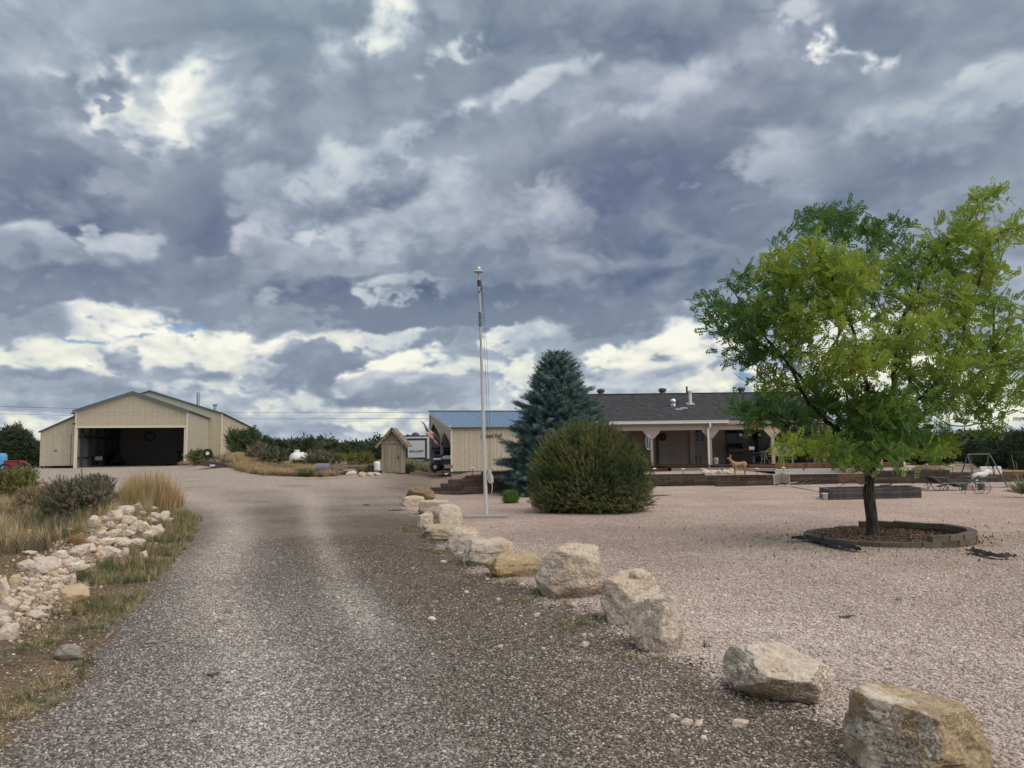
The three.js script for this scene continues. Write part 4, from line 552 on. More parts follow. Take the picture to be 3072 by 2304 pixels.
  for (let i = 0; i < 150; i++) { const t = R(), x = lerp(60, 1240, t) + (R() - 0.5) * 240, y = lerp(1160, 380, t) + (R() - 0.5) * 190, w = 26 + R() * 44; rock(Z(x), Y(y), Z(w), Z(w * 0.65), i % 6, chunk(y, w)); }
  const stray = [[1566, 1762, 24, 14], [1722, 1824, 18, 16], [1752, 1912, 15, 12], [1774, 1914, 14, 14], [1755, 1942, 26, 16], [1296, 1862, 26, 12], [1495, 1802, 14, 8], [2060, 2178, 36, 22], [2025, 2160, 26, 14], [2220, 2186, 50, 24], [2110, 2220, 20, 14], [1860, 2216, 16, 8], [2095, 2180, 30, 14], [1930, 1758, 40, 28], [1610, 1850, 22, 10], [1330, 1690, 22, 10], [1400, 1780, 16, 8], [1500, 1945, 20, 9], [690, 1600, 14, 8]];
  stray.forEach(([u, v, w, h], i) => i === 13 ? rock(u, v + 62, w, h, 1, 'small flat stone perched on the slanting boulder', 'perched_stone').position.copy(perch) : rock(u, v, w, h, i % 5, 'small pale loose stone lying on the dirt between drive and boulders', 'loose_rock', 0.2));
  for (const [u, v, w, h, l] of [[686, 1842, 22, 18, 'dark clod lying alone in the middle of the drive'], [905, 2205, 20, 16, 'dark lump at the lower centre of the drive'], [455, 1933, 30, 10, 'flat dark scrap on the left wheel track'], [2697, 1802, 16, 10, 'small dark clod on the yard gravel right of centre']]) { const m = rock(u, v, w, h, 6, l, 'dark_clod', 0.15); }
  // rock garden at the low wall, rocks by the hut
  for (let i = 0; i < 26; i++) { const u = 2104 + R() * 96, v = 1416 + R() * 8; const m = rock(u, v, 12 + R() * 14, 6 + R() * 6, i % 5, 'white rock in the rock garden on the low timber wall', 'garden_rock', 0.05); m.userData.group = 'rock garden stones'; }
  [[1040, 1424, 70, 12, 'flat grey timber-like rock left of the white rocks by the hut', 6], [1052, 1427, 34, 14, 'white rock in the row left of the hut', 0], [1085, 1430, 26, 14, 'tan rock in the row left of the hut', 5], [1110, 1428, 26, 11, 'pale rock nearest the hut', 2], [1130, 1427, 24, 10, 'small rock touching the hut foot', 1]].forEach(([u, v, w, h, l, k]) => rock(u, v, w, h, k, l, 'hut_rock'));
  // ring of edging blocks round the leafy tree
  const foot = spot(2618, 1618), cx = foot.x + 0.22, cz = foot.z + 0.1, ring = thing('block_planter', 'ring of stacked grey-brown edging blocks round the leafy tree', 'planter', [cx, foot.y, cz]), r = rng(17), rx = 1.34, rz = 1.28;
  const bg = [0, 1, 2].map((k) => { const g = new THREE.BoxGeometry(0.3, 0.095, 0.13, 6, 3, 3), p = g.attributes.position; for (let i = 0; i < p.count; i++) { const x = p.getX(i), y = p.getY(i), z = p.getZ(i); p.setXYZ(i, x, y + 0.006 * noise3(x * 14 + k * 3, y * 20, z * 14), z + (z > 0.05 ? 0.018 : 0.006) * noise3(x * 16 + k * 7, y * 30, k)); } g.computeVertexNormals(); return g; }), bm = [lin(0.17, 0.14, 0.108), lin(0.21, 0.175, 0.135), lin(0.13, 0.108, 0.086), lin(0.19, 0.158, 0.124)].map((c) => mat(c, 0.95, 0, { map: weather }));
  const N = 27; for (let c = 0; c < 3; c++) for (let i = 0; i < N; i++) { const a = (i + (c % 2) * 0.5) / N * 6.283, front = Math.sin(a), right = Math.cos(a); if (c === 2 && right < -0.1 + r() * 0.2) continue; if (r() < 0.03) continue; const m = part('edging_block', bg[Math.floor(r() * 3)], bm[Math.floor(r() * 4)], ring); m.position.set(Math.cos(a) * (rx - c * 0.015) + (r() - 0.5) * 0.015, 0.0 + c * 0.085 + (r() - 0.5) * 0.012 - 0.045 * (1 - right) * 0.5, Math.sin(a) * (rz - c * 0.015)); m.rotation.set((r() - 0.5) * 0.1, -a + Math.PI / 2 + (r() - 0.5) * 0.08, (r() - 0.5) * 0.07); m.scale.x = 1.03; }
  const soil = new THREE.CircleGeometry(1.27, 40).rotateX(-Math.PI / 2), sp = soil.attributes.position; for (let i = 0; i < sp.count; i++) sp.setY(i, 0.03 * noise2(sp.getX(i) * 3, sp.getZ(i) * 3)); soil.translate(0, 0.04, 0); part('mulch', soil, mat(lin(0.15, 0.1, 0.07), 1, 0, { map: dirtMap }), ring);
  copies('bark_chips', new THREE.BoxGeometry(0.05, 0.012, 0.02), mat(0xffffff, 0.95), Array.from({ length: 1800 }, () => { const a = r() * 6.283, q = Math.sqrt(r()) * 1.22; return { p: V(Math.cos(a) * q, 0.055 + r() * 0.025, Math.sin(a) * q), e: [(r() - 0.5), r() * 6, (r() - 0.5)], s: 0.6 + r(), c: lin(0.17, 0.105, 0.07).multiplyScalar(0.5 + r()) }; }), ring);
  // torn black landscape fabric
  const fab = mat(lin(0.016, 0.018, 0.024), 0.75, 0, { side: THREE.DoubleSide });
  const strip = (pts, wid, label, seed, lift = 0.08) => { const n = 30, P = [], I = [], curve = new THREE.CatmullRomCurve3(pts.map(([u, v]) => spot(u, v))); for (let i = 0; i <= n; i++) { const c = curve.getPoint(i / n), tn = curve.getTangent(i / n), sd = V(-tn.z, 0, tn.x).normalize(); for (let j = 0; j <= 6; j++) { const f = j / 6 - 0.5, ww = wid * Math.sin(Math.PI * clamp(i / n, 0.04, 0.985)) ** 0.5, x = c.x + sd.x * f * ww, z = c.z + sd.z * f * ww; P.push(x, height(x, -z) + 0.02 + lift * (0.5 + 0.5 * noise2(i * 0.4 + seed, j * 0.7)) * (1 - Math.abs(f) * 1.2) + 0.02 * noise2(i * 0.9, j + seed), z); } } for (let i = 0; i < n; i++) for (let j = 0; j < 6; j++) { const a = i * 7 + j; I.push(a, a + 1, a + 7, a + 7, a + 1, a + 8); } const g = new THREE.BufferGeometry(); g.setAttribute('position', new THREE.Float32BufferAttribute(P, 3)); g.setIndex(I); g.computeVertexNormals(); return solo('landscape_fabric', g, fab, label, 'fabric'); };
  strip([[2375, 1626], [2440, 1628], [2510, 1645], [2580, 1660]], 0.28, 'strip of torn black fabric spilling from the left of the block planter', 1, 0.14); strip([[2900, 1664], [2925, 1662], [2950, 1670], [3000, 1680], [3050, 1680]], 0.16, 'scrap of torn black fabric trailing right of the block planter', 4, 0.12); strip([[2440, 1606], [2500, 1598], [2560, 1592], [2600, 1594]], 0.12, 'folded black fabric edge behind the block planter', 9, 0.14);
  // dusty chips of limestone between the rubble rocks
  { const L = [[], []]; for (let i = 0; i < 5200; i++) { const t = R(), x = lerp(-40, 1290, t) + (R() + R() - 1) * 330, y = lerp(1260, 330, t) + (R() + R() - 1) * 240, p = spot(Z(x), Y(y)), s = 0.02 + 0.06 * R() * R(); if (p.x > driveLeft(-p.z) - 0.25) continue; L[i % 2].push({ p: p.add(V(0, s * 0.2, 0)), e: [R() * 6, R() * 6, R() * 6], s: V(s * 1.4, s * 0.7, s), c: lin(1, 0.94, 0.86).multiplyScalar(0.4 + R() * 0.6) }); } const G = new THREE.Group(); G.name = 'limestone_chips'; scene.add(G); tag(G, 'dusty chips of broken limestone between the rubble rocks', 'chips'); G.userData.kind = 'stuff'; const small = [0, 1].map((k) => { const f = []; for (let i = 0; i < 8; i++) f.push([R() * 2 - 1, R() * 2 - 1, R() * 2 - 1, 0.6 + R() * 0.3]); return stoneGeo(1, 1, 1, f, k + 40, 1, 0.05, dustPaint); }); L.forEach((l, n) => copies('chip', small[n], rubbleM, l, G)); }
}
// ---------------------------------------------------------------- the ranch house
const X = (u, d) => at(u, 1340, d).x;
{
  const D = 45, deckY = 0.57, xl = X(1770, D), xr = X(2500, D), eave = at(2100, 1264, D).y, ridgeD = 50.5, ridge = at(2030, 1184, ridgeD).y, wallD = 48;
  const t = thing('ranch_house', 'long low tan house with a dark shingle roof and a deep covered porch', 'house', [0, 0, 0]);
  const stucco = mat(lin(0.36, 0.305, 0.26), 0.9, 0, { map: weather }), fascia = mat(lin(0.38, 0.335, 0.29), 0.8), trimTan = mat(lin(0.36, 0.31, 0.265), 0.8), gutterM = mat(lin(0.74, 0.74, 0.71), 0.5), glass = new THREE.MeshPhysicalMaterial({ color: lin(0.02, 0.022, 0.026), roughness: 0.06, specularIntensity: 0.7 }), frameM = mat(lin(0.3, 0.29, 0.28), 0.6);
  const shN = tileNoise(64, 61), shMap = texture(512, 512, (x, y) => { const row = Math.floor(y / 16), off = (row * 37) % 64, tab = Math.floor((x + off) / 26), r = shN(((tab * 0.137) % 1), ((row * 0.119) % 1)), g = shN(x / 512, y / 512), v = 178 + (r - 0.5) * 90 + (g - 0.5) * 50; return [v, v, v * 1.01]; }, true, 4.6), shBump = texture(256, 256, (x, y) => (y % 8) * 30, false, 4.6 / 2);
  const shingle = mat(lin(0.082, 0.083, 0.088), 0.95, 0, { map: shMap, bumpMap: shBump, bumpScale: 0.012 });
  const slope = Math.atan2(ridge - eave, ridgeD - D), run = Math.hypot(ridge - eave, ridgeD - D);
  const slopeGeo = (a) => { const g = new THREE.BoxGeometry(xr - xl, 0.09, run, 1, 1, 1), uv = g.attributes.uv, p = g.attributes.position; for (let i = 0; i < p.count; i++) uv.setXY(i, p.getX(i), p.getZ(i)); return g.rotateX(a); };
  part('roof', slopeGeo(slope).translate((xl + xr) / 2, (eave + ridge) / 2 + 0.04, -(D + ridgeD) / 2), shingle, t); const r2 = part('roof', slopeGeo(-slope).translate((xl + xr) / 2, (eave + ridge) / 2 + 0.04, -(ridgeD + ridgeD - D + ridgeD) / 2), shingle, t);
  part('ridge_cap', [box(xr - xl, 0.06, 0.3, (xl + xr) / 2, ridge + 0.075, -ridgeD)], shingle, t);
  const turret = (u, k) => { const x = X(u, ridgeD), v = part('roof_vent', [cyl(0.16, 0.2, 0.25, x, ridge + 0.15, -ridgeD), new THREE.SphereGeometry(0.25, 16, 10).scale(1, 0.6, 1).translate(x, ridge + 0.31, -ridgeD)], mat(lin(0.1, 0.1, 0.1), 0.7), t); for (let i = 0; i < 8; i++) part('fin', box(0.02, 0.2, 0.05, 0.24, 0, 0).rotateY(i * 0.785).translate(x, ridge + 0.31, -ridgeD), steelDark, v); };
  turret(1806); turret(1992); turret(2230);
  const onRoof = (u, f) => { const d = lerp(D, ridgeD, f); return V(X(u, d), lerp(eave, ridge, f) + 0.08, -d); };
  { const p = onRoof(2023, 0.5); part('turbine_vent', [cyl(0.16, 0.18, 0.2, p.x, p.y + 0.08, p.z), new THREE.SphereGeometry(0.2, 16, 12).translate(p.x, p.y + 0.28, p.z)], mat(lin(0.62, 0.64, 0.66), 0.25, 0.9), t); const q = onRoof(2038, 0.52); part('vent_pipe', cyl(0.045, 0.045, 0.4, q.x, q.y + 0.15, q.z), steelDark, t); const w = onRoof(2075, 0.58); part('flue', [cyl(0.1, 0.1, 0.75, w.x, w.y + 0.34, w.z), cyl(0.15, 0.13, 0.12, w.x, w.y + 0.75, w.z)], gutterM, t); part('flashing', box(0.5, 0.02, 0.45, w.x, w.y, w.z, 0, 0, slope), galv, t); const e = onRoof(2070, 0.99); part('vent_pipe', [cyl(0.06, 0.06, 0.5, e.x, e.y + 0.25, e.z - 0.4)], steelDark, t); for (const [u, f] of [[2040, 0.38], [2056, 0.42]]) { const s = onRoof(u, f); part('flashing', box(0.4, 0.03, 0.25, s.x, s.y, s.z, 0, 0, slope), innerMetal, t); } }
  const gx1 = X(2187, D); part('gutter', [box(gx1 - xl, 0.15, 0.14, (xl + gx1) / 2, eave - 0.04, -D + 0.09), box(gx1 - xl, 0.025, 0.18, (xl + gx1) / 2, eave + 0.045, -D + 0.1)], gutterM, t); part('fascia', box(xr - xl, 0.2, 0.04, (xl + xr) / 2, eave - 0.07, -D - 0.01), fascia, t); part('soffit', box(xr - xl, 0.03, wallD - D, (xl + xr) / 2, eave - 0.2, -(D + wallD) / 2), trimTan, t);
  const beamY = eave - 0.36; part('porch_beam', box(xr - xl, 0.28, 0.16, (xl + xr) / 2, beamY, -D - 0.2), trimTan, t);
  // posts with spreading brackets
  const post = (u, d, w, m) => { const x = X(u, d), top = beamY - 0.14, p = part('porch_post', box(w, top - deckY, w, x, (top + deckY) / 2, -d), m, t); const br = part('bracket', prism([[-0.5, 0], [0.5, 0], [0.5, -0.07], [0.11, -0.5], [-0.11, -0.5], [-0.5, -0.07]], 0.09), m, p); br.position.set(x, top + 0.001, -d + w / 2 - 0.05); return p; };
  post(1955, D + 0.25, 0.15, trimTan); post(2131, D + 0.25, 0.15, trimTan); post(2318, D + 0.2, 0.19, mat(lin(0.52, 0.42, 0.31), 0.8)); post(2375, wallD - 0.5, 0.14, trimTan); post(1835, D + 0.25, 0.15, trimTan); post(2470, D + 0.2, 0.19, trimTan);
  { const x = X(2126, D - 0.1), y1 = eave - 0.1; part('downspout', [box(0.1, 0.3, 0.1, x + 0.12, y1 - 0.08, -D + 0.12), beam([x + 0.12, y1 - 0.2, -D + 0.12], [x + 0.02, y1 - 0.36, -D + 0.0], 0.09, 0.09), box(0.1, y1 - 0.36 - 0.25, 0.1, x + 0.02, (y1 - 0.36 + 0.25) / 2, -D)], gutterM, t); }
  // walls; openings left for windows and doors
  const wx0 = X(1770, wallD), w1 = X(2168, wallD), wallTop = eave - 0.2;
  part('wall', box(w1 - wx0, wallTop - 0.2, 0.2, (wx0 + w1) / 2, (wallTop + 0.2) / 2, -wallD - 0.1), stucco, t);
  const pil = X(2076, wallD); part('pilaster', box(0.3, wallTop - deckY, 0.14, pil, (wallTop + deckY) / 2, -wallD + 0.07), trimTan, t); part('pilaster', box(0.12, wallTop - deckY, 0.08, X(1972, wallD), (wallTop + deckY) / 2, -wallD + 0.04), darkWood, t);
  const recD = 51.5, rx0 = X(2168, wallD), rx1 = xr; part('recess_wall', box(rx1 - rx0 + 1, wallTop, 0.2, (rx0 + rx1) / 2, wallTop / 2 + 0.2, -recD), stucco, t); part('recess_return', box(0.16, wallTop, recD - wallD, rx0 + 0.08, wallTop / 2 + 0.2, -(recD + wallD) / 2 - 0.05), stucco, t); part('recess_ceiling', box(rx1 - rx0, 0.05, recD - D, (rx0 + rx1) / 2, wallTop + 0.01, -(D + recD) / 2), trimTan, t); part('end_wall', box(0.2, wallTop, 5, xr + 0.1, wallTop / 2 + 0.15, -wallD - 2.5), stucco, t);
  const window_ = (u0, u1, v0, v1, d, cols) => { const x0 = X(u0, d), x1 = X(u1, d), y0 = at((u0 + u1) / 2, v1, d).y, y1 = at((u0 + u1) / 2, v0, d).y, w = part('window', [box(x1 - x0, 0.07, 0.08, (x0 + x1) / 2, y1, -d + 0.04), box(x1 - x0, 0.07, 0.08, (x0 + x1) / 2, y0, -d + 0.04), box(0.07, y1 - y0, 0.08, x0, (y0 + y1) / 2, -d + 0.04), box(0.07, y1 - y0, 0.08, x1, (y0 + y1) / 2, -d + 0.04)], frameM, t); for (let k = 0; k < cols; k++) part('pane', box((x1 - x0) / cols - 0.05, y1 - y0 - 0.06, 0.02, lerp(x0, x1, (k + 0.5) / cols), (y0 + y1) / 2, -d + 0.03), glass, w); for (let k = 1; k < cols; k++) part('mullion', box(0.05, y1 - y0, 0.06, lerp(x0, x1, k / cols), (y0 + y1) / 2, -d + 0.045), frameM, w); return w; };
  window_(2085, 2114, 1287, 1326, wallD, 2); window_(2144, 2250, 1291, 1347, recD - 0.1, 3); window_(2317, 2337, 1299, 1341, recD - 0.1, 1); window_(2395, 2450, 1295, 1345, recD - 0.1, 2); window_(2256, 2310, 1290, 1388, recD - 0.1, 2).name = 'darkening_patio_door'; window_(2343, 2390, 1290, 1388, recD - 0.1, 2).name = 'darkening_patio_door';  // patio doors extended across the recess wall so dark glass deepens its shade
  // decks, their edge boards and lattice skirts
  const deckM = redWood, nearD = 43.2, sx = X(2235, D), nx = X(2322, nearD), ex = X(2737, nearD - 1);
  const floorW = part('deck_floor', box(nx - xl + 1.2, 0.05, wallD - D + 4, (xl + nx) / 2 + 0.3, deckY - 0.03, -(D + wallD) / 2 - 1.7), darkWood, t);
  for (let k = 0; k < 7; k++) part('deck_board', box(ex - nx, 0.035, 0.14, (nx + ex) / 2, deckY + 0.02, -nearD - 0.08 - k * 0.15), deckM, t); part('deck_floor', box(ex - nx, 0.05, 4.6, (nx + ex) / 2, deckY - 0.03, -nearD - 2.4), darkWood, t);
  part('edge_board', box(sx - X(1950, D), 0.16, 0.04, (sx + X(1950, D)) / 2, deckY - 0.09, -D + 0.02), deckM, t); part('edge_board', beam([sx, deckY - 0.09, -D + 0.02], [nx, deckY - 0.09, -nearD], 0.04, 0.16), deckM, t); part('edge_board', box(ex - nx, 0.24, 0.04, (nx + ex) / 2, deckY - 0.12, -nearD + 0.02), deckM, t);
  const latticeM = mat(lin(0.8, 0.8, 0.79), 0.6);
  const lattice = (x0, z0, x1, z1, yb, yt) => { const L = Math.hypot(x1 - x0, z1 - z0), h = yt - yb, g = []; for (let s = -h; s < L; s += 0.15) for (const dir of [1, -1]) { let a = Math.max(0, s), b = Math.min(L, s + h); if (b - a < 0.02) continue; let ya = yb + (a - s), y2 = yb + (b - s); if (dir < 0) { ya = yt - (a - s); y2 = yt - (b - s); } const m = box(Math.hypot(b - a, y2 - ya), 0.042, 0.008, 0, 0, dir * 0.005).rotateZ(Math.atan2(y2 - ya, b - a)).translate((a + b) / 2, (ya + y2) / 2, 0); g.push(m); } g.push(box(L, 0.04, 0.02, L / 2, yt, 0)); const geo = merge(g).rotateY(-Math.atan2(z1 - z0, x1 - x0)).translate(x0, 0, z0); const m = part('lattice_skirt', geo, latticeM, t); m.userData.kind = 'stuff'; return m; };
  lattice(X(2012, D), -D + 0.03, sx, -D + 0.03, 0.2, deckY - 0.18); lattice(sx, -D + 0.03, nx, -nearD + 0.03, 0.2, deckY - 0.22); lattice(nx, -nearD + 0.03, ex, -nearD + 0.03, 0.02, deckY - 0.24);
  part('foundation', box(ex - xl, deckY + 0.2, 0.2, (xl + ex) / 2, deckY / 2 - 0.2, -wallD + 0.2), concrete, t); part('foundation', box(0.2, deckY + 0.2, wallD - nearD - 0.1, ex - 0.15, deckY / 2 - 0.2, -(wallD + nearD) / 2), concrete, t); part('porch_step', box(X(2000, D - 0.5) - X(1925, D - 0.5), 0.2, 0.6, X(1962, D - 0.4), 0.32, -D + 0.35), darkWood, t);
  const newel = part('deck_end_post', box(0.12, 0.55, 0.12, ex, deckY - 0.2, -nearD), latticeM, t);
  // steps down to the yard
  const sd = nearD - 0.1, st = thing('deck_steps', 'timber deck steps with tall newel posts leading down to the gravel', 'steps', [X(2555, sd), 0, -sd + 0.1]);
  const sw = 1.5; for (let k = 0; k < 5; k++) part('tread', box(sw, 0.05, 0.34, 0, deckY - 0.1 - k * 0.17, 0.2 + k * 0.33), paleWood, st); for (const x of [-sw / 2, sw / 2]) { part('stringer', beam([x, deckY - 0.1, 0.05], [x, deckY - 0.95, 1.75], 0.05, 0.24), paleWood, st); part('newel_post', box(0.13, 1.2, 0.13, x, deckY + 0.35, 0.1), paleWood, st); part('newel_post', box(0.13, 1.25, 0.13, x, deckY - 0.35, 1.7), paleWood, st); part('handrail', beam([x, deckY + 0.9, 0.1], [x, deckY + 0.2, 1.7], 0.05, 0.1), paleWood, st); }
  // things on the porch
  const deckSpot = (u, d) => V(X(u, d), deckY + 0.005, -d);
  const wr = thing('wreath', 'dark round wreath hung on the tan porch wall', 'wreath', V(X(1988, wallD), at(1988, 1311, wallD).y, -wallD + 0.09)); const wrR = rng(3); part('ring', new THREE.TorusGeometry(0.17, 0.04, 8, 26), darkWood, wr);
  copies('sprigs', new THREE.ConeGeometry(0.035, 0.12, 5), mat(lin(0.06, 0.04, 0.03), 0.9), Array.from({ length: 110 }, () => { const a = wrR() * 6.283, r = 0.17 + (wrR() - 0.5) * 0.1; return { p: V(Math.cos(a) * r, Math.sin(a) * r, 0.03 + wrR() * 0.05), e: [wrR() * 3, wrR() * 3, wrR() * 6] }; }), wr);
  const sp = thing('oval_spinner', 'pale blue oval openwork spinner hanging by the left porch post', 'wind spinner', V(X(1946, D - 0.15), at(1946, 1327, D - 0.15).y, -D + 0.15)); const spM = mat(lin(0.55, 0.68, 0.7), 0.4, 0.3);
  part('rim', new THREE.TorusGeometry(0.42, 0.025, 6, 40).scale(0.42, 1, 1), spM, sp); for (let k = 0; k < 9; k++) { const y = -0.34 + k * 0.085, w = 0.17 * Math.sqrt(Math.max(0, 1 - (y / 0.42) ** 2)); part('scroll', new THREE.TorusGeometry(Math.max(0.03, w * 0.5), 0.014, 5, 18).scale(1, 0.5, 1).translate((k % 2 ? 1 : -1) * w * 0.4, y, 0), spM, sp); } part('hanger', bar([0, 0.42, 0], [0, 0.62, 0], 0.006), steelDark, sp);
  const pt = thing('bistro_table', 'small round porch table with four splayed metal legs', 'table', deckSpot(2294, 45.8)); part('top', cyl(0.34, 0.34, 0.03, 0, 0.72, 0, 24), mat(lin(0.5, 0.5, 0.5), 0.3, 0.3), pt); for (let k = 0; k < 4; k++) { const a = k * 1.571 + 0.5; part('leg', [bar([Math.cos(a) * 0.3, 0, Math.sin(a) * 0.3], [Math.cos(a) * 0.07, 0.35, Math.sin(a) * 0.07], 0.014), bar([Math.cos(a) * 0.07, 0.35, Math.sin(a) * 0.07], [Math.cos(a) * 0.07, 0.71, Math.sin(a) * 0.07], 0.014)], galv, pt); }
  const bk = thing('white_bucket', 'white plastic bucket on the porch beside the downspout', 'bucket', deckSpot(2146, 46)); part('tub', new THREE.LatheGeometry([[0, 0], [0.125, 0], [0.15, 0.36], [0.16, 0.36], [0.16, 0.38], [0.14, 0.38], [0.118, 0.02]].map((p) => new THREE.Vector2(...p)), 20), whitePaint, bk); part('handle', new THREE.TorusGeometry(0.15, 0.006, 5, 20, 3.14).rotateZ(3.14).translate(0, 0.34, 0.02), steelDark, bk); part('print', box(0.06, 0.14, 0.004, 0, 0.2, 0.142), blackPaint, bk);
  const sl = thing('porch_stool', 'thin dark stool against the porch wall under the window', 'stool', deckSpot(2094, 47.6)); part('seat', box(0.32, 0.03, 0.24, 0, 0.42, 0), darkWood, sl); for (const [x, z] of [[-0.13, -0.09], [0.13, -0.09], [-0.13, 0.09], [0.13, 0.09]]) part('leg', bar([x * 1.1, 0, z], [x, 0.41, z], 0.014), steelDark, sl);
  for (const [i, u] of [[0, 2223], [1, 2250], [2, 2280]]) { const p = V(X(u, 46), at(u, 1304, 46).y, -46), l = thing('globe_lamp', ['leftmost', 'middle', 'rightmost'][i] + ' of three pale globe lamps hanging under the porch roof', 'lamp', p, 0, 'hanging porch lamps'); part('globe', new THREE.SphereGeometry(0.095, 18, 14), mat(lin(0.75, 0.73, 0.66), 0.3), l); part('cap', cyl(0.04, 0.055, 0.06, 0, 0.1, 0), steelDark, l); part('cord', bar([0, 0.12, 0], [0, beamY - p.y + 0.1, 0], 0.006), steelDark, l); }
  const ch = (u, d, turn, label, m) => { const c = thing('porch_chair', label, 'chair', deckSpot(u, d), turn); for (const x of [-0.26, 0.26]) { part('leg', bar([x, 0, 0.22], [x, 0.62, 0.24], 0.018), galv, c); part('leg', bar([x, 0, -0.22], [x, 0.44, -0.2], 0.018), galv, c); part('armrest', bar([x, 0.62, 0.24], [x, 0.62, -0.26], 0.02), galv, c); } part('seat', rbox(0.54, 0.1, 0.5, 0, 0.45, 0, 0.04), m, c); part('backrest', rbox(0.54, 0.6, 0.09, 0, 0.78, -0.28, 0.04), m, c); };
  ch(2338, 45.6, 0.3, 'porch chair with a pale cushion behind the thick tan post', mat(lin(0.62, 0.58, 0.48), 0.9)); ch(2362, 45.2, -0.4, 'olive cushioned porch chair right of the thick tan post', mat(lin(0.3, 0.29, 0.2), 0.9)); ch(2272, 46.8, 1.2, 'dark slatted porch chair left of the small round table', steelDark);
  const gl = thing('barbecue_grill', 'dark hooded barbecue grill standing under the big porch window', 'grill', deckSpot(2205, 47)); part('hood', new THREE.CylinderGeometry(0.3, 0.3, 0.9, 18, 1, false, 0, Math.PI).rotateZ(Math.PI / 2).rotateY(Math.PI).rotateX(-1.57).translate(0, 0.92, 0), blackPaint, gl); part('firebox', rbox(0.9, 0.26, 0.56, 0, 0.78, 0, 0.04), blackPaint, gl); part('side_shelf', box(0.4, 0.03, 0.45, 0.66, 0.84, 0), steelDark, gl); for (const [x, z] of [[-0.4, -0.2], [0.4, -0.2], [-0.4, 0.2], [0.4, 0.2]]) part('leg', bar([x, 0, z], [x, 0.7, z], 0.025), steelDark, gl);
  const sgn = thing('porch_box', 'small pale box fixed on a bent pole on the porch', 'box', deckSpot(2254, 45.6)); part('case', rbox(0.32, 0.2, 0.14, 0, 0.92, 0, 0.02), mat(lin(0.5, 0.5, 0.48), 0.5), sgn); part('pole', wire([[-0.18, 0.92, 0], [-0.1, 0.6, 0], [0.02, 0.3, 0], [0, 0, 0]], 0.012), steelDark, sgn);
}
// ---------------------------------------------------------------- timber retaining walls
const tieMats = [lin(0.1, 0.085, 0.075), lin(0.13, 0.11, 0.1), lin(0.075, 0.062, 0.055), lin(0.15, 0.125, 0.105), lin(0.11, 0.085, 0.065)].map((c) => mat(c, 0.95, 0, { map: woodMap }));
function tieGeo(len, h, dep, seed) { const g = new THREE.BoxGeometry(len, h, dep, Math.max(2, Math.round(len / 0.35)), 2, 2), p = g.attributes.position; for (let i = 0; i < p.count; i++) { const x = p.getX(i), y = p.getY(i), z = p.getZ(i), e = 0.03; p.setXYZ(i, x + e * 0.5 * noise3(x * 2 + seed, y * 9, z * 9), y * (Math.abs(z) > dep * 0.4 ? 0.92 : 1) + e * 0.35 * noise3(x * 2.3, y * 7 + seed, z * 7), z * (Math.abs(y) > h * 0.4 ? 0.93 : 1) + e * noise3(x * 2.1, y * 6, z * 6 + seed)); } g.computeVertexNormals(); return g; }
const tieVariants = [0, 1, 2, 3].map((k) => tieGeo(2.4, 0.145, 0.17, k * 7.3));
function tieCourse(t, r, a, b, y, n) { const L = a.distanceTo(b), turn = -Math.atan2(b.z - a.z, b.x - a.x), k = Math.max(1, Math.round(L / 2.4)), s = L / k, o = n % 2 ? 0.5 : 0; for (let i = 0; i < k + (o ? 1 : 0); i++) { let f0 = (i - o) * s, f1 = f0 + s; f0 = Math.max(0, f0); f1 = Math.min(L, f1); if (f1 - f0 < 0.1) continue; const m = part('timber', tieVariants[Math.floor(r() * 4)], tieMats[Math.floor(r() * 5)], t), q = a.clone().lerp(b, (f0 + f1) / 2 / L); m.scale.x = (f1 - f0 - 0.02) / 2.4; m.position.set(q.x, y + (r() - 0.5) * 0.012, q.z + (r() - 0.5) * 0.04); m.rotation.y = turn + (r() - 0.5) * 0.012; } }
